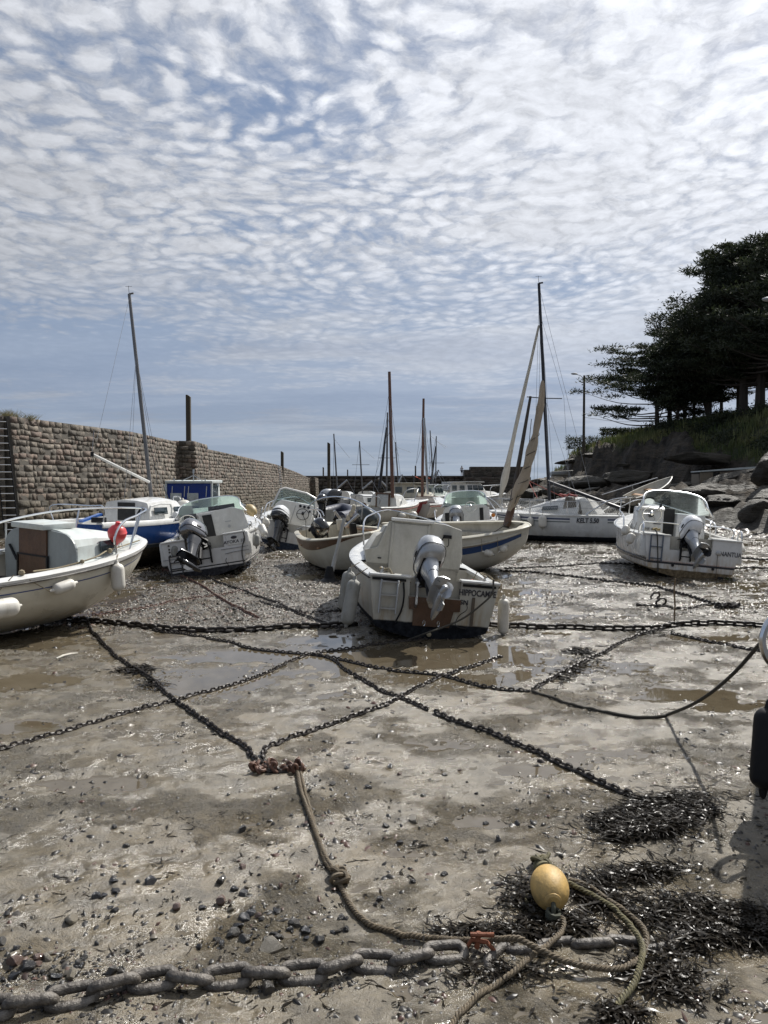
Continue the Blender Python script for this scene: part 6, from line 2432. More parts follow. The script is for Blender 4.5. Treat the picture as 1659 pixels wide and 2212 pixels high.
# ================================================================ person on the pier
def person():
    b = at(997.5, 1027.5, 131.5)
    b.z = pz + .02
    sk = pm('skin', (.42, .27, .2), .6)
    k = 1.68 / 1.75
    V = {'pel': (0, 0, .94), 'waist': (0, 0, 1.08), 'chest': (0, -.01, 1.30), 'neck': (0, 0, 1.48), 'n2': (0, .01, 1.55),
         'hl': (-.09, 0, .90), 'kl': (-.10, -.02, .50), 'al': (-.11, .02, .09), 'tl': (-.12, -.14, .04),
         'hr': (.09, 0, .90), 'kr': (.10, .0, .50), 'ar': (.12, .03, .09), 'tr': (.14, -.12, .04),
         'sl': (-.18, 0, 1.42), 'el': (-.27, .05, 1.16), 'wl': (-.20, .22, 1.36), 'fl': (-.17, .28, 1.42),
         'sr': (.18, 0, 1.42), 'er': (.26, .03, 1.14), 'wr': (.25, .12, .90), 'fr': (.24, .15, .80)}
    Rr = dict(pel=.14, waist=.12, chest=.145, neck=.07, n2=.055, hl=.095, kl=.06, al=.042, tl=.035, hr=.095, kr=.06, ar=.042, tr=.035, sl=.065, el=.045, wl=.03, fl=.03, sr=.065, er=.045, wr=.03, fr=.03)
    E = [('pel', 'waist'), ('waist', 'chest'), ('chest', 'neck'), ('neck', 'n2'), ('pel', 'hl'), ('hl', 'kl'), ('kl', 'al'), ('al', 'tl'), ('pel', 'hr'), ('hr', 'kr'), ('kr', 'ar'), ('ar', 'tr'),
         ('chest', 'sl'), ('sl', 'el'), ('el', 'wl'), ('wl', 'fl'), ('chest', 'sr'), ('sr', 'er'), ('er', 'wr'), ('wr', 'fr')]

    def skin(name, keys, edges, inflate, mat, parent=None):
        ks = list(keys)
        me = bpy.data.meshes.new(name)
        me.from_pydata([tuple(q * k for q in V[a]) for a in ks], [(ks.index(a), ks.index(c)) for a, c in edges], [])
        ob = bpy.data.objects.new(name, me)
        COL.objects.link(ob)
        md = ob.modifiers.new('skin', 'SKIN')
        md.use_smooth_shade = True
        if not me.skin_vertices:
            pass
        for i, a in enumerate(ks):
            sv = me.skin_vertices[0].data[i] if me.skin_vertices else None
            if sv:
                r_ = Rr[a] + inflate
                sv.radius = (r_, r_)
                sv.use_root = (i == 0)
        ob.modifiers.new('sub', 'SUBSURF').levels = 1
        me.materials.append(mat)
        if parent:
            ob.parent = parent
        return ob
    body = skin('person', V.keys(), E, 0, sk)
    body.location = b
    body.rotation_euler = (0, 0, R(160))
    tag(body, 'person standing on the far pier in pale top and dark shorts, holding something up', 'person')
    sh = skin('shirt', ['waist', 'chest', 'neck', 'sl', 'el', 'sr', 'er', 'pel'], [('pel', 'waist'), ('waist', 'chest'), ('chest', 'neck'), ('chest', 'sl'), ('sl', 'el'), ('chest', 'sr'), ('sr', 'er')], .02, pm('pale_shirt', (.5, .5, .5), .8), body)
    so = skin('shorts', ['pel', 'hl', 'kl', 'hr', 'kr'], [('pel', 'hl'), ('hl', 'kl'), ('pel', 'hr'), ('hr', 'kr')], .022, pm('dark_shorts', (.03, .025, .035), .8), body)
    mb = MB()
    mb.ball((0, 0, 1.63 * k), .105, 14, (.85, 1.0, 1.2))
    mb.ball((0, -.10, 1.62 * k), .02, 6)
    mb.build('head', sk, body)
    mb = MB()
    mb.ball((0, .02, 1.68 * k), .112, 12, (.9, 1.0, .95))
    mb.build('hair', pm('dark_hair', (.03, .022, .016), .7), body)


person()


# ---------------------------------------------------------------- rocky shore on the right
_bY = [8, 22, 30, 38, 50, 65, 80, 110, 126, 170]
_bX = [15, 16.5, 17, 15.8, 15.0, 14.0, 13.2, 16.5, 20, 30]


def shore_h(x, y):
    x = np.asarray(x, float)
    y = np.asarray(y, float)
    xb = np.interp(y, _bY, _bX)
    d = x - xb + 1.3 * fbm(y * .13, x * .05, 3)
    near = np.interp(d, [-3, 0, 1.5, 4, 7, 10, 13, 16, 25, 60], [-.9, -.05, .6, 1.2, 1.9, 2.9, 4.6, 7.0, 9.3, 13])
    far = np.interp(d, [-3, 0, 1.5, 4, 6, 8, 8.7, 9.4, 14, 25, 60], [-.9, -.05, .5, 1.2, 1.9, 2.7, 5.0, 5.9, 7.4, 9.2, 13])
    k = sstep(52, 72, y)
    z = near * (1 - k) + far * k
    z = z * (1 - .75 * sstep(100, 128, y) * (d < 14))
    grass = sstep(0, .5, d - (11.2 * (1 - k) + 8.9 * k) + .9 * fbm(x * .3, y * .3, 3))
    # bedded slabs dipping seaward
    rock = (1 - grass) * sstep(-.5, 1.0, d)
    warp = fbm(x * .16 + 5, y * .10, 4)
    z1 = z + rock * 1.0 * warp + rock * .45 * np.abs(fbm(x * .45, y * .28, 4))
    q = (z1 + .10 * x * .5 + .25 * fbm(x * .5, y * .22, 3)) / .55
    fr = q - np.floor(q)
    st = (np.floor(q) + sstep(.0, .35, fr)) * .55 - (.10 * x * .5 + .25 * fbm(x * .5, y * .22, 3))
    z2 = z1 * (1 - .8 * rock) + st * .8 * rock
    z2 = z2 + rock * (.20 * fbm(x * 1.7, y * 1.1, 5, .65)) + grass * .18 * fbm(x * .8, y * .8, 3)
    return z2, grass, d


def shore_material():
    m, g, b, oc, out = newmat('shore_rock')
    gr = g.node('ShaderNodeAttribute', attribute_name='grass').outputs['Fac']
    sp = g.node('ShaderNodeSeparateXYZ')
    g.set(sp.inputs[0], oc)
    n = g.noise(oc, .9, 6, .65)
    n2 = g.noise(g.vmath('MULTIPLY', oc, (1, .6, 3.5)), 1.1, 9, .68)
    c = g.mix(g.ramp(n, .35, .65), (.026, .022, .017), (.085, .068, .049))
    c = g.mix(g.ramp(n2, .52, .7, 0, .7), c, (.135, .105, .07))
    c = g.mix(g.ramp(n2, .28, .44, .7, 0), c, (.012, .011, .009))
    wet = g.ramp(g.math('MULTIPLY_ADD', n, .8, sp.outputs[2]), .8, 2.0, .65, 0)
    c = g.mix(wet, c, (.04, .035, .022))
    gc = g.mix(g.ramp(g.noise(oc, .6, 4), .4, .6), (.035, .048, .016), (.085, .080, .035))
    c = g.mix(gr, c, gc)
    g.set(b.inputs['Base Color'], c)
    g.set(b.inputs['Roughness'], g.math('SUBTRACT', .9, g.math('MULTIPLY', wet, .4)))
    bp = g.node('ShaderNodeBump')
    bp.inputs['Distance'].default_value = .6
    bp.inputs['Strength'].default_value = 1.0
    g.set(bp.inputs['Height'], n2)
    g.l.new(bp.outputs[0], b.inputs['Normal'])
    return m


ROCK = shore_material()


def build_shore():
    ys = np.concatenate([np.arange(8, 34, .6), np.arange(34, 70, .30), np.arange(70, 130, .45), np.arange(130, 175, 3)])
    xs = np.concatenate([np.arange(11, 34, .27), np.arange(34, 50, .8), np.arange(50, 140, 6)])
    YY, XX = np.meshgrid(ys, xs, indexing='ij')
    Z, Gr, d = shore_h(XX, YY)
    V = np.stack([XX, YY, Z], -1).reshape(-1, 3)
    ny, nx = YY.shape
    i = np.arange(ny - 1)[:, None] * nx + np.arange(nx - 1)[None, :]
    Fq = np.stack([i, i + 1, i + nx + 1, i + nx], -1).reshape(-1, 4)
    struct(np_mesh('rocky_shore', V, Fq, ROCK, attrs={'grass': Gr.ravel()}))


build_shore()


def sz(x, y):
    return float(shore_h(np.array([x]), np.array([y]))[0][0])


def blades(name, pts, hts, mat, w=.05, seg=2, lean=.5, seed=1, per=6, spread=.25):
    r = np.random.RandomState(seed)
    V, Fq = [], []
    for (x, y, z), h in zip(pts, hts):
        for k in range(per):
            a = r.rand() * 6.28
            bx, by = x + r.randn() * spread, y + r.randn() * spread
            dx, dy = math.cos(a) * lean * h * r.rand(), math.sin(a) * lean * h * r.rand()
            hh = h * (.6 + .6 * r.rand())
            o = len(V)
            ww = w * (.6 + .8 * r.rand())
            wx, wy = -math.sin(a) * ww, math.cos(a) * ww
            V += [(bx - wx, by - wy, z - .1), (bx + wx, by + wy, z - .1), (bx + dx * .4 + wx * .7, by + dy * .4 + wy * .7, z + hh * .6), (bx + dx * .4 - wx * .7, by + dy * .4 - wy * .7, z + hh * .6),
                  (bx + dx, by + dy, z + hh)]
            Fq += [(o, o + 1, o + 2), (o, o + 2, o + 3), (o + 3, o + 2, o + 4)]
    return np_mesh(name, V, Fq, mat, smooth=False)


def leafmat(name, a, b_, sc=1.2):
    m, g, b, oc, out = newmat(name)
    n = g.noise(oc, sc, 3)
    g.set(b.inputs['Base Color'], g.mix(g.ramp(n, .35, .65), a, b_))
    b.inputs['Roughness'].default_value = .65
    tl = g.node('ShaderNodeBsdfTranslucent')
    g.set(tl.inputs[0], g.mix(g.ramp(n, .35, .65), a, b_))
    mx = g.node('ShaderNodeMixShader')
    mx.inputs[0].default_value = .25
    g.l.new(b.outputs[0], mx.inputs[1])
    g.l.new(tl.outputs[0], mx.inputs[2])
    g.l.new(mx.outputs[0], out.inputs[0])
    return m


GRASSM = leafmat('shore_grass_blades', (.055, .085, .018), (.19, .19, .075), .30)
DUNEM = leafmat('dune_grass_blades', (.13, .12, .06), (.22, .19, .10), 3)
SHRUBM = leafmat('dark_shrub_leaves', (.020, .030, .012), (.040, .050, .02))
TREEM = leafmat('cypress_foliage', (.016, .024, .012), (.040, .050, .022), .5)
BARK = pm('cypress_bark', (.055, .045, .038), .9, var=.3, bump=.8, bsc=6)


def build_plants():
    r = np.random.RandomState(5)
    pts, hs = [], []
    pts2, hs2 = [], []
    n = 0
    while n < 5200:
        y = r.uniform(36, 118)
        x = np.interp(y, _bY, _bX) + r.uniform(7.5, 26)
        z, gr, d = shore_h(np.array([x]), np.array([y]))
        if gr[0] < .5:
            continue
        n += 1
        if perlin(x * .25, y * .25) > .18 and d[0] > 12:
            pts2.append((x, y, z[0]))
            hs2.append(r.uniform(.4, .9))
        else:
            pts.append((x, y, z[0]))
            hs.append(r.uniform(.35, .75))
    g = blades('shore_grass', pts, hs, GRASSM, w=.035, per=9, spread=.3, seed=2)
    struct(g, 'stuff')
    tag(g, 'rough yellow green grass covering the slope above the rocks', 'grass')
    # low dark scrub scattered in the grass
    V, Fq = [], []
    for (x, y, z), h in zip(pts2, hs2):
        for k in range(34):
            p = np.array([x, y, z]) + r.randn(3) * [.55, .55, .30] + [0, 0, h * .5]
            a, b_ = r.randn(3), r.randn(3)
            a /= np.linalg.norm(a)
            b_ /= np.linalg.norm(b_)
            s_ = .12
            o = len(V)
            V += [p - a * s_, p + b_ * s_ * .5, p + a * s_, p - b_ * s_ * .5]
            Fq += [(o, o + 1, o + 2, o + 3)]
    if V:
        g = np_mesh('scrub', V, Fq, SHRUBM, smooth=False)
        struct(g, 'stuff')
        tag(g, 'low dark scrub dotted over the grassy slope below the trees', 'scrub')
    # tuft on the near wall
    r2 = np.random.RandomState(8)
    V, Fq = [], []
    for k in range(420):
        px = 5 + abs(r2.randn()) * 18 if k < 320 else 62 + r2.randn() * 7
        y0 = 29 + r2.rand() * 1.5
        b0 = at(px, 903, y0)
        b0.z = 4.35
        h = (.62 if k < 320 else .42) * (.6 + .5 * r2.rand())
        dx = r2.randn() * .22 + (.25 if k >= 320 else 0.0)
        dy = r2.randn() * .2
        o = len(V)
        w = .012
        for i in range(5):
            t = i / 4
            V += [(b0.x + dx * t * t - w * (1 - t), b0.y + dy * t * t, b0.z + h * t * (1 - .25 * t)), (b0.x + dx * t * t + w * (1 - t) + .001, b0.y + dy * t * t, b0.z + h * t * (1 - .25 * t))]
        for i in range(4):
            Fq.append((o + 2 * i, o + 2 * i + 1, o + 2 * i + 3, o + 2 * i + 2))
    g = np_mesh('dune_grass', V, Fq, DUNEM, smooth=False)
    struct(g, 'stuff')
    tag(g, 'pale dune grass growing behind the top of the near granite wall', 'grass')


build_plants()


def foliage(pads, seed, per, size, mat, name, parent):
    r = np.random.RandomState(seed)
    P, A, B = [], [], []
    C = np.array([p[:3] for p in pads])
    Rd = np.array([p[3:6] for p in pads])
    n = len(pads) * per
    idx = np.repeat(np.arange(len(pads)), per)
    u = r.randn(n, 3)
    u /= np.linalg.norm(u, axis=1)[:, None]
    rad = r.rand(n, 1) ** .45
    # ragged rim: fingers of foliage
    rad *= 1 + .35 * np.sin(np.arctan2(u[:, 1:2], u[:, 0:1]) * 7 + idx[:, None] * 1.7)
    p = C[idx] + u * rad * Rd[idx]
    a = u * [1, 1, .4] + r.randn(n, 3) * .5 + [0, 0, .35]
    a /= np.linalg.norm(a, axis=1)[:, None]
    b = np.cross(a, r.randn(n, 3))
    b /= np.linalg.norm(b, axis=1)[:, None]
    s_ = size * (.5 + r.rand(n, 1))
    V = np.stack([p - a * s_ * .5, p + b * s_ * .22, p + a * s_, p - b * s_ * .22], 1).reshape(-1, 3)
    Fq = np.arange(n * 4).reshape(-1, 4)
    ob = np_mesh(name, V, Fq, mat, smooth=False)
    ob.parent = parent
    ob.matrix_parent_inverse = Matrix.Translation(-parent.location)
    return ob


def cypress(px, ybase, ytop, Y, rl, rr, seed, label, low=.22, trunks=1, lean=0.0, per=135, nb=34, tw=.22, flat=.19):
    r = random.Random(seed)
    b = at(px, ybase, Y)
    b.z = min(b.z, sz(b.x, b.y)) - .2
    top = at(px, ytop, Y)
    H = top.z - b.z
    o = empty('cypress_tree', b)
    tag(o, label, 'tree', 'dark cypress trees on the headland')
    mb = MB()
    tp = []
    for i in range(7):
        t = i / 6
        tp.append(Vector((lean * t * t * H * .2 + .12 * math.sin(3 * t + seed), .15 * math.sin(2 * t + seed), H * .88 * t)))
    mb.tube(tp, [tw * (1.25 - i / 6) for i in range(7)], 8)
    for k in range(trunks - 1):
        a = r.uniform(0, 6.28)
        q = [Vector((0, 0, .2)), Vector((math.cos(a) * .6, math.sin(a) * .6, H * .3)), Vector((math.cos(a) * 1.6, math.sin(a) * 1.2, H * .62))]
        mb.tube(cr(q, 4), [tw * .7 * (1 - i * .09) for i in range(9)], 7)
    mb.build('trunk', BARK, o)
    pads = []
    lm = MB()
    for i in range(nb):
        t = low + (1 - low) * ((i + r.random()) / nb)
        a = r.uniform(0, 2 * math.pi)
        side = math.cos(a)
        prof = math.sin(math.pi * min(1, (1.04 - t) / (1.04 - low) * .62 + .06)) ** .8
        reach = (rl if side < 0 else rr) * abs(side) + (rl + rr) / 2 * abs(math.sin(a))
        Lb = max(.5, reach * prof * r.uniform(.62, 1.08))
        k = min(5.99, t / .88 * 6 * .96)
        s0 = tp[int(k)].lerp(tp[min(6, int(k) + 1)], k - int(k)) if t < .92 else tp[-1]
        dr = Vector((math.cos(a), math.sin(a), 0))
        rise = r.uniform(.05, .42) * (1 if t < .8 else 1.6)
        e = s0 + dr * Lb + Vector((0, 0, Lb * rise * .6 + .2))
        m_ = s0.lerp(e, .5) + Vector((0, 0, -Lb * .06))
        q = cr([s0, m_, e], 3)
        rr0 = tw * .38 * (1.2 - t)
        lm.tube(q, [rr0 * (1 - .13 * j) for j in range(len(q))], 5, caps=False)
        for f_ in ((.55, .8, 1.0) if Lb > 2 else (.75, 1.0)):
            c = s0.lerp(e, f_) + Vector((r.uniform(-.4, .4), r.uniform(-.4, .4), r.uniform(.05, .35) - .1 * Lb * (f_ - .5) * 0))
            s_ = r.uniform(.65, 1.2) * (.42 + .15 * Lb)
            s_ = min(s_, 1.25)
            pads.append((c.x + b.x, c.y + b.y, c.z + b.z, s_, s_, s_ * flat * r.uniform(.8, 1.3)))
    lm.build('limbs', BARK, o)
    for k in range(5):
        pads.append((tp[-1].x + b.x + r.uniform(-.6, .6), tp[-1].y + b.y, b.z + H * (.90 + .022 * k), .8 - .1 * k, .8 - .1 * k, .35))
    foliage(pads, seed, per, .20, TREEM, 'crown', o)
    return o


cypress(1420, 934, 765, 74, 5.9, 4.6, 3, 'leftmost dark cypress with long flat limbs reaching left over the slope', low=.12, nb=50, per=130, trunks=2)
cypress(1447, 921, 742, 77, 5.0, 4.5, 5, 'second cypress from the left with a forked dark trunk', low=.22, nb=46, trunks=2)
cypress(1463, 917, 738, 72, 2.8, 3.4, 6, 'slender cypress just right of the forked one', low=.2, tw=.14, nb=40)
cypress(1498, 907, 716, 74, 4.0, 4.0, 8, 'slim straight cypress below the ragged bare tipped crown', low=.2, tw=.15, nb=46)
cypress(1479, 910, 700, 82, 4.2, 4.2, 9, 'cypress with the pointed ragged top left of the tall ones', low=.2, nb=46)
cypress(1531, 899, 690, 71, 4.6, 4.6, 12, 'thick trunked cypress in the middle of the row', low=.24, trunks=2, nb=54, tw=.26)
cypress(1557, 896, 640, 78, 5.0, 5.0, 14, 'thin trunk cypress standing behind the middle of the row', low=.22, tw=.16, nb=60)
cypress(1594, 888, 600, 70, 4.6, 4.0, 15, 'cypress with a thin straight trunk under the tallest crowns', low=.2, tw=.15, nb=64)
cypress(1607, 878, 532, 66, 5.2, 4.6, 17, 'tall broad cypress whose crown makes the highest left shoulder', low=.20, nb=120, per=190, tw=.34, flat=.34)
cypress(1641, 870, 512, 64, 4.6, 5.5, 19, 'tallest cypress at the right edge with a forked lower trunk', low=.18, nb=120, per=190, tw=.36, trunks=3, flat=.34)
cypress(1700, 860, 540, 60, 5.0, 6.0, 23, 'large cypress cut off by the right edge of the picture', low=.28, nb=80, tw=.36)


def hedge(x0, x1, y0, y1, Y, label, seed, name='hedge'):
    a, c = at(x0, y1, Y), at(x1, y1, Y)
    h = at(x0, y0, Y).z - a.z
    o = empty(name, (a.x, Y, a.z - .3))
    tag(o, label, 'hedge')
    pads = []
    n = max(3, int((c.x - a.x) / .5))
    r = random.Random(seed)
    for i in range(n + 1):
        for k in range(3):
            pads.append((a.x + (c.x - a.x) * i / n, Y + r.uniform(-.5, .5), a.z + h * (.15 + .33 * k), .45, .55, h * .24))
    foliage(pads, seed, 110, .16, SHRUBM, 'foliage', o)
    mb = MB()
    for i in range(0, n, 2):
        x = (c.x - a.x) * i / n
        mb.tube([(x, 0, -.4), (x + .1, 0, h * .7)], .04, 4)
    mb.build('stems', BARK, o)


hedge(1228, 1284, 943, 970, 88, 'dark clipped hedge at the cliff edge beside the wooden lamp pole', 41)
hedge(1302, 1412, 925, 940, 84, 'low dark hedge running under the leftmost cypress limbs', 42)


# ---------------------------------------------------------------- street lamps
def lamp(px, ytop, ybase, Y, arm, label, ph=0):
    t, b = at(px, ytop, Y), at(px, ybase, Y)
    if not ph:
        b.z = sz(b.x, b.y) - .3
    o = empty('street_lamp', b)
    tag(o, label, 'street lamp')
    h = t.z - b.z
    mb = MB()
    mb.tube([(0, 0, 0), (0, 0, h)], [.16, .11], 8)
    mb.build('pole', PWOOD, o)
    mb = MB()
    mb.tube([(0, 0, h - .35), (arm * .5, 0, h + .0), (arm, 0, h + .12)], .035, 6)
    mb.build('arm', ALU, o)
    mb = MB()
    mb.ball((arm * 1.22, 0, h + .17), .3, 12, (1.2, .5, .36))
    mb.build('lamp_head', pm('grey_lamp_head', (.3, .31, .32), .5), o)
    mb = MB()
    mb.box((-.15, 0, h * .38), (.2, .2, .5))
    mb.build('junction_box', ALU, o)
    mb = MB()
    for k in (0.0, .25):
        mb.ball((-.2, 0, h - .7 - k), .07, 6)
    mb.build('insulator', RUBBER, o)
    return o


lo = lamp(1261, 811, 940, 80, -.85, 'wooden pole street lamp standing alone left of the cypress trees')
line(lo, WIRE, [Vector((.1, 0, 6.0)), Vector((5, 2, 5.7)), Vector((11, 4, 6.2))], .02, 'overhead_wire')
lamp(1690, 655, 1000, 34, -.55, 'street lamp head showing against the tallest cypress at the right edge')


# ---------------------------------------------------------------- boulders, shed and beached dinghies
def boulder(c, s, seed, label, mat=ROCK):
    r = np.random.RandomState(seed)
    import bmesh
    bm = bmesh.new()
    bmesh.ops.create_icosphere(bm, subdivisions=4, radius=1.0)
    me = bpy.data.meshes.new('boulder')
    bm.to_mesh(me)
    bm.free()
    co = np.zeros(len(me.vertices) * 3, np.float32)
    me.vertices.foreach_get('co', co)
    v = co.reshape(-1, 3).astype(float)
    for k in range(14):
        nrm = r.randn(3)
        nrm /= np.linalg.norm(nrm)
        dd = r.uniform(.5, .85)
        t = v @ nrm
        v = v - np.clip(t - dd, 0, None)[:, None] * nrm * .9
    v *= (1 + .10 * fbm(v[:, 0] * 2 + seed, v[:, 1] * 2 + v[:, 2] * 1.7, 4))[:, None]
    v *= np.array(s)
    me.vertices.foreach_set('co', v.astype(np.float32).ravel())
    at_ = me.attributes.new('grass', 'FLOAT', 'POINT')
    me.materials.append(mat)
    me.polygons.foreach_set('use_smooth', [True] * len(me.polygons))
    o = bpy.data.objects.new('boulder', me)
    COL.objects.link(o)
    o.location = c
    tag(o, label, 'boulder')
    return o


def bpx(px, py, Y, s, seed, label):
    p = at(px, py, Y)
    return boulder(p, s, seed, label)


bpx(1668, 1015, 40, (1.35, 1.3, 1.25), 3, 'huge dark upright boulder cut by the right edge below the grassy slope')
bpx(1655, 1072, 38.5, (1.1, 1.2, .6), 4, 'rounded dark rock directly below the huge upright boulder')
bpx(1662, 1112, 34, (1.3, 1.3, .75), 5, 'big low dark rock at the right edge where the mud begins')
bpx(1560, 1082, 40, (1.2, 1.1, .42), 6, 'low brown slab of rock behind the boat lettered NANTUA')
bpx(1470, 1082, 44, (1.6, 1.0, .45), 7, 'flat brown rock between the dinghy and the shed')
bpx(1360, 1035, 62, (2.6, 1.6, .7), 8, 'long smooth rock above the guard rail of the white sloop')
bpx(1270, 1045, 68, (2.2, 1.6, .8), 9, 'dark rock at the foot of the cliff beside the black mast')
bpx(1210, 1062, 66, (1.6, 1.2, .7), 10, 'dark rock low on the shore just right of the black mast')
bpx(1150, 1068, 78, (2.0, 1.4, .8), 11, 'dark rock left of the black mast at the shore edge')
bpx(1520, 990, 56, (3.2, 1.4, .55), 12, 'long pale topped ledge under the bright green grass')

rq = random.Random(9)
for i in range(42):
    y = rq.uniform(38, 96)
    x = float(np.interp(y, _bY, _bX)) + rq.uniform(.2, 8.5)
    s_ = rq.uniform(.5, 1.5)
    o = boulder((x, y, sz(x, y) + .05 * s_), (s_ * rq.uniform(1.1, 1.9), s_ * rq.uniform(.8, 1.2), s_ * rq.uniform(.28, .5)), 40 + i, 'weathered brown rock among many on the right hand shore')
    o['group'] = 'loose rock slabs on the right hand shore'
    o.rotation_euler = (rq.uniform(-.15, .15), rq.uniform(-.25, .1), rq.uniform(-.5, .5))

# low shed on the rocks
b0 = at(1512, 1043, 47)
shed = empty('low_shed', b0, (0, 0, R(-6)))
tag(shed, 'long low tan boarded shed with pale roof edge on the rocks by the huge boulder', 'shed')
TAN = pm('tan_boarding', (.20, .165, .12), .7, var=.2, dirt=(.08, .06, .04), dirt_amt=.6)
for (x0, x1, m_, n_) in ((0, .75, TAN, 'wall_panel'), (1.15, 1.6, TAN, 'wall_panel'), (1.6, 3.1, pm('brown_boarding', (.12, .075, .05), .7, var=.25), 'wall_panel')):
    mb = MB()
    mb.box(((x0 + x1) / 2, 0, .32), (x1 - x0, .1, .64 + .05 * x0))
    mb.build(n_, m_, shed, smooth=False)
mb = MB()
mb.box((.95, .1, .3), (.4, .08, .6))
mb.build('door_opening', SHADEIN, shed, smooth=False)  # dark backing paints the shade inside the opening
mb = MB()
mb.prism([(-.1, .66), (-.1, .72), (3.2, .98), (3.2, .86)], -.15, 1.6, 'y')
mb.build('roof', PALEG, shed, smooth=False)
mb = MB()
mb.box((1.55, 1.0, .25), (3.1, 1.6, .6))
mb.box((1.5, .9, -.6), (3.0, 1.6, 1.2))
mb.build('back_wall', TAN, shed, smooth=False)


def dinghy(p0, heading, pitch, heel, label, L, top, bot=(.05, .05, .05)):
    h = Hull(L, 1.3, .48, sec=ROUND, tr=.75, um=.45, pw=2.2, bow_rise=.18, kr=.6, kf=.5, rake=.2)
    o = empty('rowing_dinghy', p0, (R(heel), R(pitch), R(heading)))
    tag(o, label, 'dinghy')
    h.shell(o, hullmat('dinghy_' + str(L), top, bot, .02, samt=.5), n=14)
    h.liner(o, INNER, 0, .92, .12, t=.04, n=8)
    h.gunwale(o, DULLW, w_in=.05, w_out=.02, th=.03, n=12)
    for x in (.8, 1.7):
        mb = MB()
        mb.box((x, 0, .34), (.2, 1.15, .03))
        mb.build('thwart', WOODL, o)


dinghy(at(1362, 1092, 41), 25, -17, 6, 'upturned nose of a grey rowing dinghy hauled up the rocks behind the white sloop', 3.0, (.26, .25, .22))
dinghy(at(1190, 1029, 84), 0, 0, -6, 'tiny blue and white dinghy lying under the cliff right of the black mast', 2.2, (.35, .38, .4), (.05, .12, .2))
hr = empty('handrail', at(1300, 1078, 44))
tag(hr, 'thin dark metal handrail slanting up the rocks above the grey dinghy', 'handrail')
rail(hr, ALU, [at(1300, 1069, 44), at(1420, 1032, 44.5), at(1421, 1056, 44.5)], .03, 'rail_tube', smooth=0, world=True)
line(hr, ALU, [at(1366, 1049, 44.2), at(1367, 1058, 44.2), at(1371, 1062, 44.2)], .03, 'rail_leg', smooth=0, world=True)


# ---------------------------------------------------------------- chains and ropes
IRON = pm('rusty_wet_iron', (.030, .024, .020), .38, spec=.4, metal=.2, var=.4, sc=20, bump=.5, bsc=60)
IRONB = pm('mud_caked_iron', (.060, .052, .044), .45, metal=.0, var=.35, sc=18, bump=1.0, bsc=50, dirt=(.23, .205, .175), dirt_amt=.95, dsc=11)
RUST = pm('bright_rust', (.20, .065, .028), .7, var=.35, bump=.8, bsc=60)


def link_mb(Lk, Wk, r, n=8, xf=None, mb=None, mf=18):
    "one oval link lying along x, opening in the xy plane"
    mb = mb or MB(xf)
    mb.xf = xf
    pts = []
    a = Wk / 2 - r
    s_ = Lk / 2 - r - a
    k_ = mf // 2
    for i in range(k_ + 1):
        t = -math.pi / 2 + math.pi * i / k_
        pts.append((s_ + a * math.cos(t), a * math.sin(t), 0))
    for i in range(k_ + 1):
        t = math.pi / 2 + math.pi * i / k_
        pts.append((-s_ + a * math.cos(t), a * math.sin(t), 0))
    mb.tube(pts, r, n, closed=True)
    return mb


def resample(P, step):
    P = [Vector(p) for p in P]
    out = [P[0]]
    acc = 0
    for i in range(len(P) - 1):
        a, b = P[i], P[i + 1]
        L = (b - a).length
        t = step - acc
        while t <= L:
            out.append(a.lerp(b, t / L))
            t += step
        acc = (acc + L) % step if L + acc >= step else acc + L
    return out


def ground_path(pts, lift=0.0, sm=6):
    P = cr([snap(x, y) for x, y in pts], sm)
    return [Vector((p.x, p.y, gz(p.x, p.y) + lift)) for p in P]


def frame(p, d, roll):
    d = d.normalized()
    z = Vector((0, 0, 1))
    y = z.cross(d).normalized()
    z = d.cross(y)
    M = Matrix((d, y, z)).transposed().to_4x4()
    return Matrix.Translation(p) @ M @ Matrix.Rotation(roll, 4, 'X')


def thin_chain(pts, label, Lk=.062, r=.0085, mat=IRON, seed=1, group='thin mooring chains on the mud', name='mooring_chain'):
    rr = random.Random(seed)
    P = resample(ground_path(pts), Lk * .70)
    mb = MB()
    for i in range(len(P) - 1):
        p = (P[i] + P[i + 1]) / 2
        jig = Vector((rr.uniform(-.1, .1) * Lk, rr.uniform(-.1, .1) * Lk, 0))
        roll = (R(12) if i % 2 else R(72)) + R(rr.uniform(-14, 14))
        n = 5 if P[i].y < 12 else 4
        link_mb(Lk, Lk * .62, r, n, frame(p + jig + Vector((0, 0, r * (.9 if i % 2 else 1.8))), P[i + 1] - P[i], roll), mb, mf=8 if P[i].y > 9 else 12)
    o = mb.build(name, mat)
    tag(o, label, 'chain', group)
    return o


thin_chain([(227, 1396), (262, 1427), (320, 1464), (370, 1509), (402, 1532), (435, 1556), (490, 1594), (530, 1616), (548, 1640), (565, 1656), (585, 1669), (612, 1668), (645, 1662)],
           'chain slanting from the far left down to the rusty cluster joined to the long rope', Lk=.07, r=.0105, seed=1)
thin_chain([(572, 1655), (568, 1640), (571, 1622), (602, 1608), (650, 1589), (710, 1569), (770, 1546), (829, 1526), (879, 1499), (949, 1464), (979, 1456), (1029, 1439), (1087, 1418)],
           'chain running from the rusty cluster up right to the brown puddle', Lk=.07, r=.010, seed=2)
thin_chain([(0, 1621), (75, 1600), (150, 1579), (225, 1556), (300, 1534), (370, 1517), (425, 1501), (475, 1489), (540, 1469), (600, 1444), (650, 1421), (700, 1409), (775, 1401), (829, 1389), (930, 1380)],
           'chain crossing the whole left half from the left edge to the centre boat', Lk=.066, r=.009, seed=3)
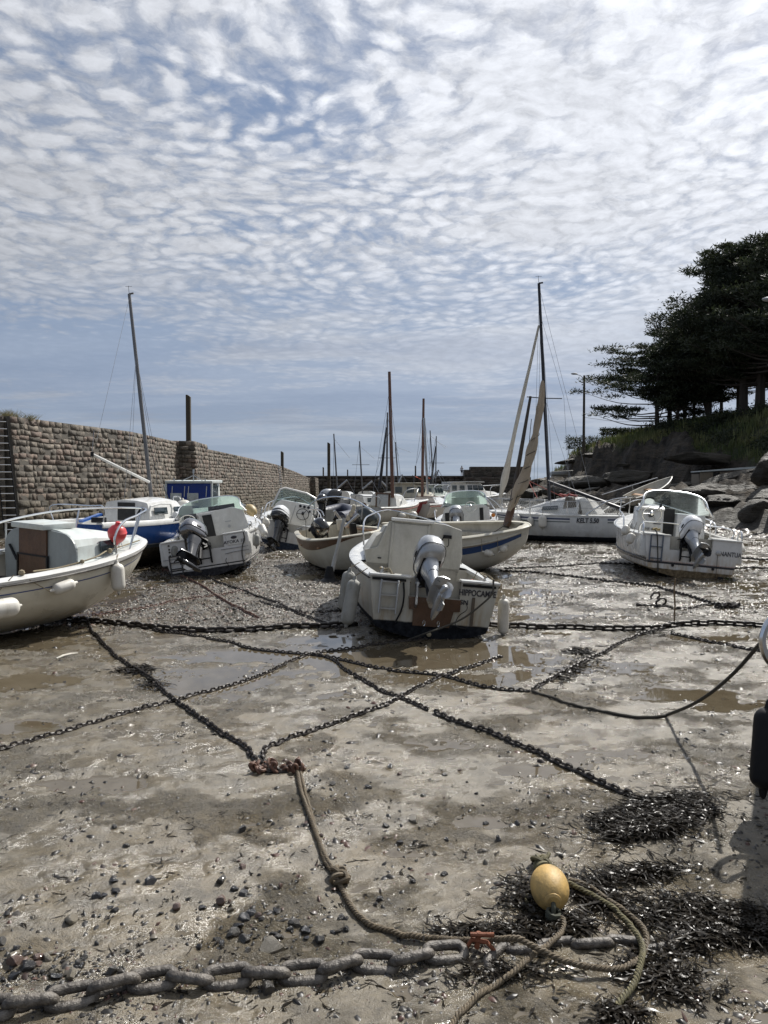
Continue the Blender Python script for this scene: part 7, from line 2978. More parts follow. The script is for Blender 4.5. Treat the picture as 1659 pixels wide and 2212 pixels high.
thin_chain([(330, 1362), (400, 1371), (475, 1386), (550, 1404), (625, 1412), (675, 1416), (725, 1424), (829, 1446), (879, 1454), (954, 1461), (1029, 1481), (1079, 1491), (1149, 1496)],
           'chain sweeping across the middle and turning into the rope on the right', Lk=.068, r=.0095, seed=4)
thin_chain([(675, 1416), (715, 1424), (750, 1451), (790, 1472), (829, 1496), (854, 1505), (890, 1520), (930, 1538)], 'short chain dropping right from the central chain crossing', Lk=.066, r=.009, seed=5)
thin_chain([(938, 1541), (1000, 1566), (1055, 1582), (1100, 1603), (1154, 1624), (1200, 1650), (1262, 1676), (1320, 1704), (1388, 1731)],
           'chain slanting down right to the seaweed pile', Lk=.075, r=.0115, seed=6)
thin_chain([(1150, 1493), (1190, 1470), (1240, 1443), (1300, 1414), (1360, 1383), (1410, 1366), (1448, 1350)], 'weedy chain rising right to the thick chain below the boat lettered NANTUA', Lk=.075, r=.0115, seed=7)
thin_chain([(1080, 1234), (1140, 1236), (1220, 1245), (1330, 1258), (1400, 1266), (1450, 1278), (1520, 1300), (1570, 1312)], 'chain curving from the open boat across the mud to the right', Lk=.08, r=.014, seed=8)
thin_chain([(1090, 1228), (1180, 1226), (1290, 1218), (1420, 1222)], 'dark chain lying between the open boat and the boat lettered NANTUA', Lk=.08, r=.014, seed=9)
thin_chain([(1590, 1206), (1640, 1210), (1700, 1213)], 'short dark chain running off the right edge beyond the boat lettered NANTUA', Lk=.09, r=.016, seed=10)
thin_chain([(1550, 1228), (1620, 1228), (1700, 1229)], 'dark chain at the right edge level with the stern of the boat lettered NANTUA', Lk=.09, r=.016, seed=11)
thin_chain([(1450, 1370), (1520, 1385), (1590, 1400), (1700, 1416)], 'faint chain running to the right edge below the thick chain', Lk=.075, r=.011, seed=12)
thin_chain([(350, 1230), (420, 1258), (470, 1290), (520, 1318), (560, 1338)], 'rusty chain slanting over the shingle left of centre', Lk=.075, r=.011, seed=13, mat=pm('rusty_iron_dark', (.09, .04, .025), .6, var=.4))
thin_chain([(200, 1330), (320, 1312), (380, 1298), (470, 1286), (560, 1272)], 'rusty chain crossing the shingle in front of the black engined boat', Lk=.075, r=.010, seed=14, mat=pm('rusty_iron_dark', (.09, .04, .025), .6, var=.4))
thin_chain([(430, 1240), (520, 1275), (600, 1305), (660, 1332), (740, 1362)], 'dark chain running over the shingle down to the centre boat', Lk=.075, r=.010, seed=15)
thin_chain([(560, 1300), (640, 1322), (700, 1324), (760, 1312)], 'dark chain disappearing under the left side of the centre boat', Lk=.075, r=.010, seed=16)
thin_chain([(1375, 1308), (1430, 1312), (1480, 1316), (1530, 1308), (1600, 1306)], 'loose dark chain beside the two iron rings on the right', Lk=.075, r=.011, seed=17)
thin_chain([(190, 1347), (198, 1365), (212, 1380), (227, 1396)], 'short hanging chain joining the thick left chain to the slanting one', Lk=.075, r=.012, seed=18)


def big_chain(pts, label, Lk, r, mat, seed, group, tilt=0, lift=.0, Wf=.62):
    rr = random.Random(seed)
    P0 = ground_path(pts)
    P = resample(P0, Lk * .735)
    o = empty('heavy_chain', P[0])
    tag(o, label, 'chain', group)
    base = link_mb(Lk, Lk * Wf, r, 10, None, mf=20).build('chain_link', mat)
    # worn, scaled surface
    me = base.data
    for v in me.vertices:
        n_ = float(fbm(np.array([v.co.x * 40 + seed]), np.array([v.co.y * 40 + v.co.z * 33]), 3)[0])
        v.co += v.normal * (r * .13 * n_)
    T = Matrix.Translation(-P[0])
    for i in range(len(P) - 1):
        p = (P[i] + P[i + 1]) / 2
        d = P[i + 1] - P[i]
        flat = (i % 2 == 0)
        roll = R(rr.uniform(25, 50)) if flat else R(rr.uniform(-60, -35))
        z = r * 1.0 + lift + (Lk * Wf / 2 - r) * abs(math.sin(roll)) * .78
        M = frame(p + Vector((0, 0, z)), d + Vector((0, 0, rr.uniform(-.05, .05) * d.length)), roll)
        c = base if i == 0 else base.copy()
        if i:
            COL.objects.link(c)
        c.parent = o
        c.matrix_local = T @ M
    return o


big_chain([(-70, 2196), (10, 2188), (60, 2192), (150, 2165), (250, 2150), (340, 2122), (450, 2130), (560, 2112), (660, 2120), (760, 2092), (870, 2092), (960, 2066), (1050, 2064)],
          'massive mud caked chain lying across the bottom of the picture', .200, .0205, IRONB, 3, 'massive foreground chain', Wf=.50, lift=-.012)
big_chain([(1060, 2085), (1120, 2040), (1190, 2050), (1280, 2040), (1345, 2040), (1420, 2044), (1500, 2020), (1600, 2014), (1700, 2004)],
          'massive chain half buried under seaweed right of the yellow buoy', .200, .0205, IRONB, 5, 'massive foreground chain', lift=-.05, Wf=.50)
big_chain([(90, 1341), (150, 1343), (200, 1346), (290, 1353), (350, 1363), (430, 1366), (500, 1366), (560, 1360), (620, 1357), (700, 1357), (780, 1352)],
          'thick chain running from the near left boat towards the centre boat', .17, .021, IRON, 7, 'thick mid distance chains', lift=-.005)
big_chain([(1020, 1352), (1100, 1356), (1180, 1359), (1260, 1360), (1330, 1362), (1400, 1362), (1450, 1354), (1520, 1350), (1590, 1350), (1700, 1358)],
          'thick chain running right from the centre boat to the right edge', .17, .020, IRON, 9, 'thick mid distance chains', lift=-.005)

# rusty cluster where the chains join the rope
rc = random.Random(4)
mb = MB()
c0 = snap(598, 1664)
for i in range(26):
    p = c0 + Vector((rc.uniform(-.17, .17), rc.uniform(-.07, .07), rc.uniform(.012, .05)))
    M = Matrix.Translation(p) @ Euler((rc.uniform(0, 3), rc.uniform(0, 3), rc.uniform(0, 3))).to_matrix().to_4x4()
    link_mb(.075, .048, .0105, 6, M, mb, mf=12)
o = mb.build('chain_knot', pm('rusty_iron_warm', (.11, .055, .035), .6, var=.5, sc=25))
tag(o, 'rusty knotted chain cluster where two chains meet the long rope', 'chain')
mb = MB()
p = snap(645, 1662)
link_mb(.10, .075, .012, 8, Matrix.Translation(p + Vector((0, 0, .02))) @ Euler((R(20), R(10), R(80))).to_matrix().to_4x4(), mb)
o = mb.build('shackle', IRON)
tag(o, 'iron shackle holding the long rope to the rusty chain cluster', 'shackle')
# rusty bolt on the big chain by the rope
p = snap(1040, 2058)
mb = MB()
mb.tube([p + Vector((-.045, 0, .075)), p + Vector((.05, -.01, .08))], .010, 8)
mb.tube([p + Vector((-.02, .0, .02)), p + Vector((-.01, .0, .085))], .011, 8)
mb.tube([p + Vector((-.06, .0, .02)), p + Vector((-.04, .0, .055)), p + Vector((.02, -.01, .05)), p + Vector((.05, -.02, .02))], .009, 8)
o = mb.build('rusty_shackle', RUST)
tag(o, 'bright orange rusty shackle bolted to the massive chain', 'shackle')
# two iron rings and pin
for i, (px, py, l) in enumerate(((1413, 1288, 'upper of two dark iron rings standing in the mud on the right'), (1424, 1302, 'lower of two dark iron rings standing in the mud on the right'))):
    p = snap(px, py + 6)
    mb = MB()
    mb.tube([(.085 * math.cos(k * .4488), .012 * math.sin(3 * k), .085 * math.sin(k * .4488) + .06) for k in range(14)], .017, 7, closed=True)
    o = mb.build('iron_ring', IRON, loc=p, rot=(R(30), R(10 * i), R(20)))
    tag(o, l, 'ring', 'iron mooring rings')
p = snap(1456, 1348)
mb = MB()
mb.tube([(0, 0, -.02), (.01, 0, .25), (0, .01, .48), (.012, 0, .62)], .011, 5)
o = mb.build('frayed_stake', pm('weed_brown_line', (.16, .11, .06), .8), loc=p)
tag(o, 'thin upright brown line rising from the weedy chain joint on the right', 'line')
# ring bolt cluster near the right
p = snap(1575, 1312)
mb = MB()
for i in range(8):
    M = Matrix.Translation(p + Vector((-.17 + .045 * i, rc.uniform(-.03, .03), .03))) @ Euler((rc.uniform(0, 3), rc.uniform(0, 3), rc.uniform(0, 3))).to_matrix().to_4x4()
    link_mb(.13, .09, .018, 6, M, mb, mf=12)
o = mb.build('shackle_pile', IRON)
tag(o, 'pile of dark shackles right of the two iron rings', 'shackle')


def rope(pts, label, r=.012, mat=ROPEM, pitch=.055, strands=3, world=None, name='rope', group=None, lifts=None, n=6):
    P = world or ground_path(pts, sm=8)
    if lifts:
        N = len(P)
        P = [p + Vector((0, 0, float(np.interp(i / (N - 1), [a for a, _ in lifts], [b for _, b in lifts])))) for i, p in enumerate(P)]
    P = resample(P, pitch / 7)
    mb = MB()
    for s_ in range(strands):
        row = []
        for i, p in enumerate(P):
            t = (P[min(i + 1, len(P) - 1)] - P[max(i - 1, 0)]).normalized()
            side = t.cross(Vector((0, 0, 1))).normalized()
            up = side.cross(t)
            a = 2 * math.pi * (i / 7 + s_ / strands)
            row.append(p + Vector((0, 0, r)) + side * math.cos(a) * r * .60 + up * math.sin(a) * r * .60)
        mb.tube(row, r * .52, n, flat=1.0)
    o = mb.build(name, mat)
    tag(o, label, 'rope', group)
    return o


ROPEG = pm('greenish_wet_rope', (.125, .11, .055), .7, var=.35, sc=40, bump=.5, bsc=200)
ROPEB = pm('brown_wet_rope', (.13, .10, .062), .65, var=.3, sc=40, bump=.5, bsc=200)
rope([(642, 1668), (650, 1712), (668, 1765), (685, 1812), (700, 1850), (722, 1890), (738, 1925), (762, 1968), (800, 2004), (830, 2013), (880, 2029), (955, 2040), (1030, 2048), (1090, 2065), (1155, 2083), (1230, 2101), (1305, 2109),
      (1355, 2100), (1385, 2075), (1397, 2040), (1385, 2008), (1355, 1984), (1310, 1954), (1265, 1924), (1225, 1915)],
     'long twisted rope looping from the rusty chain cluster round to the yellow buoy', .0125, ROPEB, lifts=((0, .0), (.40, 0), (.5, .02), (.56, .075), (.62, .03), (.75, 0), (1, .02)))
rope([(648, 1668), (658, 1710), (672, 1762), (683, 1800), (692, 1835), (703, 1868), (728, 1900)], 'second strand lying beside the upper end of the long rope', .010, ROPEB, name='rope')
rope([(1212, 1918), (1235, 1928), (1290, 1955), (1335, 1985), (1368, 2020), (1388, 2065), (1380, 2115), (1362, 2150), (1330, 2182)],
     'greenish rope from behind the yellow buoy curving down inside the loop', .0125, ROPEG, lifts=((0, .03), (.5, .01), (.7, .03), (1, 0)))
rope([(1200, 1996), (1217, 2003), (1212, 2030), (1184, 2060), (1154, 2082), (1112, 2112), (1070, 2134), (1030, 2158), (1000, 2188), (975, 2220), (950, 2260)],
     'rope hanging from the yellow buoy and running to the bottom edge', .0115, ROPEB, lifts=((0, .02), (.2, .02), (.40, .03), (.6, 0), (1, 0)))
rope([(1150, 1975), (1138, 1955), (1140, 1930), (1158, 1915)], 'short rope end tucked behind the left of the yellow buoy', .010, ROPEG)
# knots on the long rope
for (px, py, k_, l) in ((735, 1905, 16, 'tight knot in the long rope left of the yellow buoy'), (1172, 1878, 20, 'coiled greenish rope knot just behind the yellow buoy')):
    c = snap(px, py)
    mb = MB()
    rk = random.Random(int(px))
    pts = []
    for i in range(k_ * 4):
        t = i / 4
        pts.append(c + Vector((.034 * math.cos(t * 1.9) + .012 * math.sin(t * .7), .045 * math.sin(t * 1.3) + (i / (k_ * 4) - .5) * .08, .03 + .022 * math.sin(t * 2.3))))
    mb.tube(cr(pts, 2), .0105, 6)
    o = mb.build('rope_knot', ROPEB if px < 1000 else ROPEG)
    tag(o, l, 'knot')

# rope that leaves the mud for the boat at the right edge
P = ground_path([(1149, 1496), (1204, 1514), (1254, 1529), (1304, 1541), (1354, 1549), (1404, 1552), (1440, 1548)], sm=6)
end = at(1650, 1385, 4.62)
tail = cr([P[-1], at(1494, 1526, 5.75) , at(1544, 1494, 5.4), at(1594, 1449, 5.05), end], 8)
o = rope(None, 'dark wet rope rising from the mud to the boat at the right edge', .012, ROPED, world=P + tail[1:])


# ---------------------------------------------------------------- yellow buoy
cb = snap(1190, 1968)
YEL = pm('weathered_yellow_buoy', (.54, .35, .115), .50, var=.12, sc=5, bump=.25, bsc=60, dirt=(.22, .16, .07), dirt_amt=1.0, dsc=9)
mb = MB()
prof = []
for i in range(23):
    a = math.pi * i / 22
    prof.append((max(.022, .086 * math.sin(a) ** .88), -.118 * math.cos(a) if i not in (0, 22) else (-.094 if i == 0 else .094)))
# axis tilts toward the viewer and down: the rope hole faces us
mb.lathe([(.020, -.05)] + prof + [(.020, .05)], 36, caps=True)
by = mb.build('buoy', YEL, loc=cb + Vector((0, .03, .092)), rot=(R(-38), R(-4), 0), angle=60)
by.rotation_euler = (R(-86), R(5), R(-4))
tag(by, 'weathered yellow egg shaped mooring buoy lying in seaweed in the foreground', 'buoy')
mb = MB()
mb.tube([(.0865 * math.sin(a) ** .88 * .0 + .0, .0875 * max(0, math.sin(a)) ** .88, -.1185 * math.cos(a)) for a in [math.pi * (.08 + .84 * k / 24) for k in range(25)]], .0016, 5)
mb.build('mould_seam', YEL, by)
mb = MB()
mb.lathe([(.030, -.012), (.040, -.004), (.040, .006), (.028, .012)], 18, Matrix.Translation((0, 0, -.108)))
mb.build('hole_rim', YEL, by)
mb = MB()
mb.lathe([(.021, 0), (.021, .004)], 14, Matrix.Translation((0, 0, -.1185)))
mb.build('rope_hole', SHADEIN, by)  # dark disc stands for the shade down the hole
mb = MB()
q = [Vector((0, 0, -.10)), Vector((.0, .005, -.135)), Vector((.0, .035, -.145)), Vector((.004, .075, -.14))]
mb.tube(cr(q, 3), .011, 7)
for k in range(40):
    pass
pts = [Vector((.027 * math.cos(k * .8), .022 + .0013 * k, -.140 + .024 * math.sin(k * .8))) for k in range(40)]
mb.tube(pts, .0085, 6)
mb.build('rope_whipping', pm('dark_green_rope', (.05, .052, .035), .7, var=.3, sc=40), by)


# ---------------------------------------------------------------- boat off the right edge, hull set for its shadow, with its black fender
def right_boat():
    h = Hull(5.0, 1.9, 1.45, sec=CHINE, tr=.98, um=.42, pw=2.2, bow_rise=.3, kr=.5, kf=.5, rake=.3)  # mostly unseen hull, raised so its cast shadow spreads wider
    th = 61.5
    st = Vector((3.12, 3.72))
    o = boat('edge_motorboat', 'white boat just outside the right edge showing only its chrome bow rail', st.x, st.y, th, hull=h)
    h.shell(o, hullmat('white_hull_r', (.62, .62, .6), (.03, .03, .035), .2, samt=.4))
    h.gunwale(o, WHITE, w_in=.12)
    h.liner(o, INNER, 0, .4, .4, t=.1)
    h.deck(o, WHITE, .4, .99, bulk=.4)
    cabin(o, WHITE, [(2.1, .7, .55, .9, 1.30, .12, .05), (3.2, .5, .35, 1.0, 1.2, .1, .04), (3.8, .3, .15, 1.02, 1.05, .02, .01)])
    a = [at(1672, 1330, 4.5), at(1656, 1352, 4.5), at(1647, 1378, 4.5), at(1650, 1405, 4.5), at(1664, 1432, 4.5), at(1690, 1440, 4.5)]
    rail(o, CHROME, a, .021, 'bow_rail', world=True)
    rail(o, CHROME, [at(1680, 1326, 4.5), at(1700, 1420, 4.4), at(1720, 1500, 4.3)], .016, 'bow_rail_leg', world=True)
    return o


right_boat()
t0, b0_ = at(1662, 1522, 4.42), at(1648, 1712, 4.36)
fender(t0, b0_, .078, RUBBER, 'black ribbed fender hanging at the right edge', at(1672, 1425, 4.45))
bpy.context.scene.collection.objects[-1]


# ---------------------------------------------------------------- stones, shingle and weed
STONEM = []
for i, (c_, r_) in enumerate((((.028, .026, .025), .22), ((.05, .045, .038), .3), ((.16, .14, .105), .35), ((.10, .06, .045), .35), ((.022, .022, .024), .18))):
    STONEM.append(pm('wet_stone_%d' % i, c_, r_, var=.35, sc=30, bump=.5, bsc=60, coat=.3))


def stone_mesh(seed, mat, sub=2):
    import bmesh
    r = np.random.RandomState(seed)
    bm = bmesh.new()
    bmesh.ops.create_icosphere(bm, subdivisions=sub, radius=1.0)
    me = bpy.data.meshes.new('stone')
    bm.to_mesh(me)
    bm.free()
    co = np.zeros(len(me.vertices) * 3, np.float32)
    me.vertices.foreach_get('co', co)
    v = co.reshape(-1, 3).astype(float)
    for k in range(11):
        nrm = r.randn(3)
        nrm /= np.linalg.norm(nrm)
        dd = r.uniform(.45, .85)
        t = v @ nrm
        v = v - np.clip(t - dd, 0, None)[:, None] * nrm
    v *= np.array([1, r.uniform(.55, .9), r.uniform(.4, .75)])
    me.vertices.foreach_set('co', v.astype(np.float32).ravel())
    me.materials.append(mat)
    me.polygons.foreach_set('use_smooth', [True] * len(me.polygons))
    me.set_sharp_from_angle(angle=R(17))
    return me


SM = [stone_mesh(i, STONEM[(0, 4, 1, 0, 2, 0, 3, 4, 1, 2)[i % 10]], 3 if i < 10 else 2) for i in range(20)]
KNOWN = [(528, 1932, .075, 0), (590, 2050, .13, 4), (690, 2030, .07, 0), (437, 1962, .06, 1), (820, 1942, .05, 0), (272, 1829, .05, 2), (246, 1787, .05, 5), (578, 2140, .10, 8), (505, 2020, .07, 2),
         (395, 1838, .032, 6), (470, 2030, .055, 3), (965, 1816, .042, 0), (900, 1860, .028, 1), (890, 1905, .045, 5), (960, 1890, .05, 0), (1050, 1780, .05, 0), (530, 1905, .03, 2), (600, 1820, .045, 4), (245, 1922, .035, 0),
         (60, 2090, .10, 0), (120, 2100, .06, 4), (110, 2060, .05, 14), (155, 2110, .07, 9), (20, 1970, .05, 3), (110, 2135, .05, 0), (150, 1990, .07, 1), (225, 1935, .05, 1), (300, 1905, .035, 2), (1008, 1690, .03, 0), (790, 1700, .02, 1),
         (700, 1838, .03, 2), (745, 1870, .02, 5), (560, 1890, .035, 0), (640, 1905, .03, 1), (500, 1965, .045, 4), (565, 1985, .04, 0), (625, 2010, .05, 3), (655, 2005, .045, 0), (720, 2015, .04, 1), (745, 1985, .045, 0),
         (480, 2040, .05, 5), (535, 2055, .045, 2), (430, 2045, .04, 0), (140, 2055, .04, 14), (180, 2070, .05, 0), (210, 2040, .04, 3), (35, 2050, .05, 0), (5, 2035, .06, 8), (1130, 1372, .06, 9), (1000, 1745, .03, 2),
         (1280, 1645, .03, 0), (1340, 1800, .03, 3), (1060, 1930, .05, 4), (1085, 1945, .035, 6), (30, 2110, .07, 1), (195, 2125, .06, 14), (240, 2100, .06, 2), (270, 2085, .04, 4), (90, 2150, .05, 9)]
rs = np.random.RandomState(21)
cnt = 0
GST = 'loose wet stones on the mud'


last_stone = None


def put_stone(x, y, s, k):
    global cnt, last_stone
    o = bpy.data.objects.new('stone', SM[k % 20])
    o.location = (x, y, gz(x, y) + s * .16)
    o.scale = (s, s, s)
    o.rotation_euler = (rs.uniform(-.35, .35), rs.uniform(-.35, .35), rs.uniform(0, 6.28))
    COL.objects.link(o)
    tone = 'pale tan' if (k % 10) in (4, 9) else ('reddish brown' if k % 10 == 6 else 'dark')
    tag(o, tone + ' wet stone lying loose on the harbour mud', 'stone', tone + ' loose stones on the mud')
    cnt += 1
    last_stone = o


SPECIAL = {(590, 2050): 'largest flat grey stone just above the massive chain in the middle', (578, 2140): 'rounded grey stone lying just below the massive chain', (60, 2090): 'large dark angular stone in the gravel at the lower left edge',
           (528, 1932): 'dark angular stone standing highest in the pile left of the rope knot', (272, 1829): 'lone reddish brown stone on smooth silt at the middle left', (246, 1787): 'lone dark block on smooth silt above the reddish brown one'}
for (px, py, s, k) in KNOWN:
    p = snap(px, py)
    put_stone(p.x, p.y, s * .46, k)
    if (px, py) in SPECIAL:
        o = COL.objects[-1] if False else last_stone
        o['label'] = SPECIAL[(px, py)]
        del o['group']
p0, p1 = snap(122, 1424), snap(168, 1412)
mb = MB()
q = p1 - p0
mb.tube([(0, 0, .008), q * .3 + Vector((0, .01, .02)), q * .7 + Vector((0, -.01, .02)), q + Vector((0, 0, .008))], [.010, .014, .013, .006], 6)
o = mb.build('driftwood', pm('bleached_wood', (.5, .48, .42), .5), loc=p0)
tag(o, 'thin bleached white stick lying on the wet mud at the left', 'stick')
# clusters follow the photograph: bottom left bank, centre bottom, and a thin scatter
CL = [(100, 2090, 90, 34, 60), (560, 1990, 120, 45, 55), (250, 1940, 120, 40, 25), (640, 2030, 60, 20, 20), (520, 1880, 90, 25, 18), (760, 1720, 260, 90, 30), (1000, 1790, 150, 70, 22), (400, 1640, 250, 80, 26)]
for (cx, cy, sx, sy, n_) in CL:
    for i in range(n_):
        px, py = cx + rs.randn() * sx * .6, cy + rs.randn() * sy * .7
        if py < 1560 or py > 2205 or px < -20 or cnt >= 296:
            continue
        p = snap(px, py)
        s = .007 + .034 * rs.rand() ** 4
        put_stone(p.x, p.y, s, rs.randint(20))


def stone_field(name, xs, ys, ss, mat, seed, label, cat):
    r = np.random.RandomState(seed)
    base = np.array([(1, 0, 0), (.45, .8, 0), (-.5, .75, 0), (-1, 0, .05), (-.4, -.8, 0), (.5, -.78, 0), (.35, .1, .62), (-.35, .2, .55), (-.05, -.4, .6)], float)
    tri = np.array([(0, 1, 6), (1, 2, 7), (1, 7, 6), (2, 3, 7), (3, 4, 8), (3, 8, 7), (4, 5, 8), (5, 0, 6), (5, 6, 8), (6, 7, 8)])
    n = len(xs)
    h, _ = raw_h(xs, ys)
    z = np.maximum(h, WATER_Z - .004)
    a = r.rand(n) * 6.28
    sc = np.stack([ss * (.8 + .6 * r.rand(n)), ss * (.5 + .5 * r.rand(n)), ss * (.35 + .6 * r.rand(n))], 1)
    B = base[None] * (1 + .25 * r.randn(n, 9, 1)) * sc[:, None, :]
    ca, sa = np.cos(a)[:, None], np.sin(a)[:, None]
    tx = r.randn(n)[:, None] * .25
    X = B[:, :, 0] * ca - B[:, :, 1] * sa
    Y = B[:, :, 0] * sa + B[:, :, 1] * ca
    Z = B[:, :, 2] + B[:, :, 0] * tx
    V = np.stack([X + xs[:, None], Y + ys[:, None], Z + z[:, None] - .1 * ss[:, None]], -1).reshape(-1, 3)
    Fq = (tri[None] + (np.arange(n) * 9)[:, None, None]).reshape(-1, 3)
    sh = np.repeat(r.rand(n), 9)
    o = np_mesh(name, V, Fq, mat, smooth=False, attrs={'shade': sh})
    struct(o, 'stuff')
    tag(o, label, cat)
    return o


def pebble_mat(name, dark, light, k):
    m, g, b, oc, out = newmat(name)
    a = g.node('ShaderNodeAttribute', attribute_name='shade').outputs['Fac']
    c = g.mix(g.ramp(a, k, 1.0), dark, light)
    c = g.mix(g.ramp(g.math('FRACT', g.math('MULTIPLY', a, 9.7)), .8, .95, 0, .6), c, (.11, .05, .035))
    g.set(b.inputs['Base Color'], c)
    b.inputs['Roughness'].default_value = .45 if name[0] == 's' else .40
    b.inputs['Specular IOR Level'].default_value = .42
    return m


PEB = pebble_mat('wet_pebbles', (.022, .020, .018), (.17, .15, .12), .6)
SHI = pebble_mat('shingle_pebbles', (.028, .024, .019), (.155, .13, .10), .25)


def scatter():
    r = np.random.RandomState(31)
    # chips over the near silt, clumped
    n = 60000
    y = 1 / (1 / 2.0 + r.rand(n) * (1 / 26.0 - 1 / 2.0))
    x = (r.rand(n) * 2 - 1) * (.3 + .56 * y)
    cl = fbm(x * 1.4 + 3, y * 1.1, 3) + .8 * fbm(x * 5, y * 5, 2)
    pr = np.clip(.10 + cl * .75, .03, 1) * np.interp(y, [2, 3, 5, 8, 14, 26], [.8, .6, .55, .60, .65, .4])
    k = r.rand(n) < pr
    x, y = x[k], y[k]
    s = (.0035 + .017 * r.rand(len(x)) ** 2.6) * np.interp(y, [2, 5, 10, 20], [.9, 1.5, 2.1, 3.2])
    stone_field('grit', x, y, s, PEB, 3, 'small dark chips of stone and shell strewn over the mud', 'grit')
    # coarse wet gravel gathered along the massive chain
    bx_, by_ = [], []
    for i in range(2600):
        px = r.rand() * 1100 - 10
        py = float(np.interp(px, [0, 240, 340, 560, 870, 1050], [2172, 2150, 2120, 2112, 2092, 2066])) + r.randn() * (22 if px > 330 else 45) - (20 if px < 330 else 0)
        if perlin(px * .011, py * .02) < -.15:
            continue
        p = gp(px, py)
        bx_.append(p.x)
        by_.append(p.y)
    stone_field('gravel', np.array(bx_), np.array(by_), .003 + .012 * r.rand(len(bx_)) ** 3, PEB, 9, 'small wet gravel gathered along the massive chain', 'gravel')
    # shingle bank on the left between the boats
    n = 60000
    y = 1 / (1 / 9.4 + r.rand(n) * (1 / 45.0 - 1 / 9.4))
    x = (r.rand(n) * 1.5 - 1) * (.58 * y)
    edge = x / y + .17 * perlin(x * .5, y * .3)
    w = sstep(.04, -.10, edge) * sstep(9.6, 11.2, y + .9 * fbm(x * .8, y * .5, 2))
    hh, _ = raw_h(x, y)
    k = (r.rand(n) < w * .95) & (hh > WATER_Z - .006)
    x, y = x[k], y[k]
    s = (.012 + .024 * r.rand(len(x)) ** 2) * np.interp(y, [9, 20, 45], [1, 1.3, 2.2])
    stone_field('shingle', x, y, s, SHI, 4, 'bank of wet shingle between the boats on the left', 'shingle')
    # stony mud further out to the right and the strewn rocks at the shore foot
    n = 26000
    y = 1 / (1 / 11.0 + r.rand(n) * (1 / 50.0 - 1 / 11.0))
    x = (r.rand(n) * 1.2 - .12) * (.52 * y)
    cl = fbm(x * .5 + 3, y * .7, 3)
    k = r.rand(n) < np.clip(.25 + cl * .8, .05, 1)
    x, y = x[k], y[k]
    s = (.010 + .03 * r.rand(len(x)) ** 3) * np.interp(y, [9, 20, 45], [1, 1.4, 2.4])
    stone_field('rubble_scatter', x, y, s, SHI, 5, 'dark clods and stones over the mud towards the right shore', 'rubble')
    n = 2600
    y = r.uniform(24, 90, n)
    x = np.interp(y, _bY, _bX) + r.randn(n) * 1.1 - .9
    s = .05 + .22 * r.rand(n) ** 2
    stone_field('shore_rubble', x, y, s, SHI, 6, 'loose dark rocks along the foot of the right shore', 'rubble')


scatter()

WEED = pm('wet_dark_seaweed', (.013, .010, .0065), .30, var=.6, sc=25, spec=.10)


def seaweed(name, pts, seed, label, Ls=(.03, .10), w=.0032, hgt=.02):
    "flat curling ribbons, forked, lying tangled on the mud"
    r = random.Random(seed)
    V, Fq = [], []
    for (x, y, den) in pts:
        L = r.uniform(*Ls)
        a = r.uniform(0, 6.28)
        seg = 6
        cur = r.uniform(-4, 4)
        ww = w * r.uniform(.6, 1.7)
        cx, cy = x, y
        z0 = gz(x, y) + r.random() * hgt
        tw = r.uniform(-.6, .6)
        o = len(V)
        for i in range(seg + 1):
            t = i / seg
            q = ww * (.35 + math.sin(math.pi * min(1, t + .15)))
            zz = z0 + .004 * math.sin(t * 5 + a) + .002
            ti = tw + t * 2.0 * tw
            dx, dy = -math.sin(a) * math.cos(ti), math.cos(a) * math.cos(ti)
            dz = math.sin(ti) * .55
            V.append((cx - dx * q, cy - dy * q, max(zz - dz * q, gz(cx, cy) + .001)))
            V.append((cx + dx * q, cy + dy * q, zz + dz * q))
            if i:
                Fq.append((o + 2 * i - 2, o + 2 * i, o + 2 * i + 1, o + 2 * i - 1))
            a += cur * L / seg * 3 + r.uniform(-.35, .35)
            cx += math.cos(a) * L / seg
            cy += math.sin(a) * L / seg
    ob = np_mesh(name, V, Fq, WEED, smooth=True)
    struct(ob, 'stuff')
    tag(ob, label, 'seaweed')
    return ob


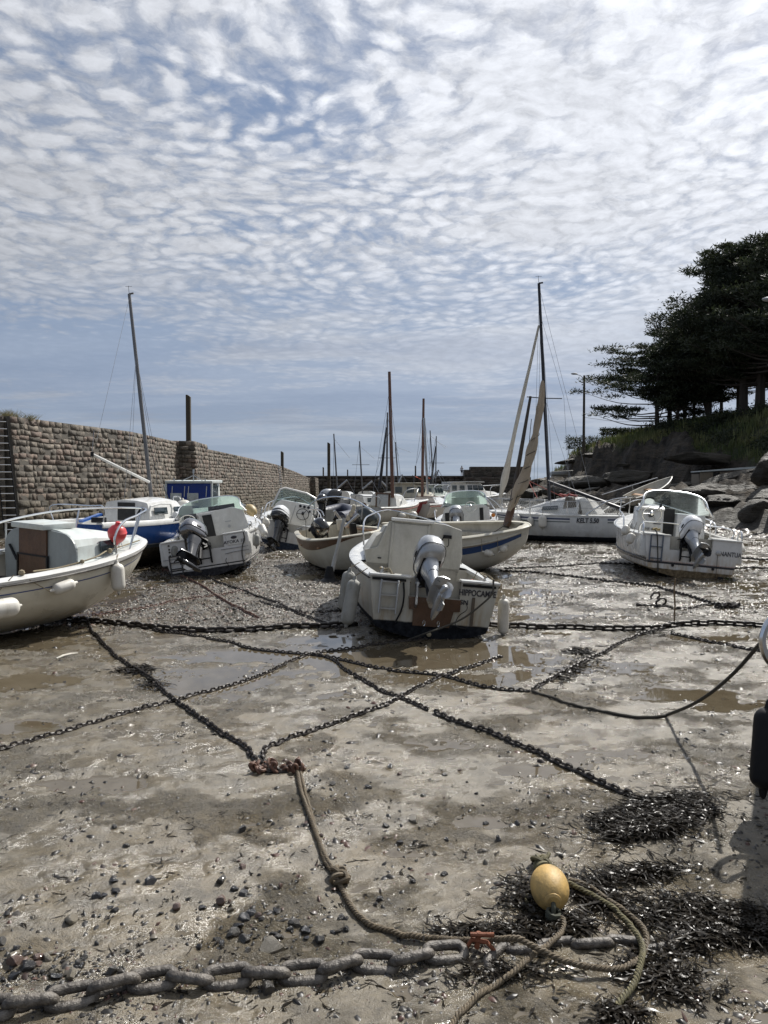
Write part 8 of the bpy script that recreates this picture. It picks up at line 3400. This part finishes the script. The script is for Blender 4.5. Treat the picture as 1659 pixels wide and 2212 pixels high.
def blob(n, cx, cy, sx, sy, rot=0, seed=0, hard=False):
    r = np.random.RandomState(seed)
    out = []
    for i in range(n):
        if hard:
            a, q = r.rand() * 6.28, math.sqrt(r.rand())
            dx, dy = math.cos(a) * q, math.sin(a) * q
            dx += .12 * math.sin(5 * a)
        else:
            dx, dy = r.randn() * .6, r.randn() * .6
        px = cx + dx * sx
        py = cy + dy * sy + rot * dx * sx
        if py > 2260 or py < 1100:
            continue
        p = gp(px, py)
        out.append((p.x, p.y, 1))
    return out


seaweed('seaweed', blob(4200, 1415, 1768, 120, 42, -.16, 1, True) + blob(900, 1430, 1765, 165, 55, -.14, 2), 1, 'dense pile of dark wet seaweed at the end of the slanting chain', Ls=(.04, .12), hgt=.035)
seaweed('seaweed', blob(2000, 1530, 1985, 150, 34, .10, 3) + blob(900, 1600, 2020, 110, 20, 0, 4) + blob(700, 1380, 1890, 90, 16, -.1, 5), 2, 'scattered dark seaweed spread right of the yellow buoy', hgt=.03)
seaweed('seaweed', blob(900, 1200, 2000, 70, 22, 0, 6) + blob(350, 1140, 1935, 50, 38, 0, 7) + blob(400, 1040, 2015, 90, 13, 0, 8) + blob(500, 1290, 1935, 50, 24, .3, 16), 3, 'dark seaweed tangled round the yellow buoy', hgt=.035)
seaweed('seaweed', blob(650, 1430, 2110, 75, 36, .3, 9) + blob(260, 1340, 2190, 45, 16, 0, 10) + blob(200, 1090, 2100, 110, 22, 0, 11) + blob(200, 1480, 2050, 60, 22, 0, 12), 4, 'wisps of seaweed lying inside and below the rope loop', hgt=.02)
seaweed('seaweed', blob(260, 295, 1447, 40, 9, 0, 13) + blob(90, 330, 1478, 20, 10, 0, 14) + blob(260, 1250, 1440, 55, 18, -.5, 15) + blob(160, 1400, 1366, 40, 8, 0, 17) + blob(160, 1250, 1408, 30, 5, 0, 20), 5, 'weed caught on the thin chains in the middle distance', Ls=(.05, .14), w=.006)
rz = np.random.RandomState(77)
sc_pts = []
for i in range(650):
    py = 1460 + rz.rand() ** .8 * 740
    px = rz.rand() * 1659
    if rz.rand() > (.35 + .65 * px / 1659):
        continue
    p = gp(px, py)
    for k in range(rz.randint(1, 5)):
        sc_pts.append((p.x + rz.randn() * .02, p.y + rz.randn() * .02, 1))
seaweed('seaweed', sc_pts, 6, 'odd strands of seaweed scattered thinly over the whole mud flat', Ls=(.02, .08), w=.003, hgt=.004)
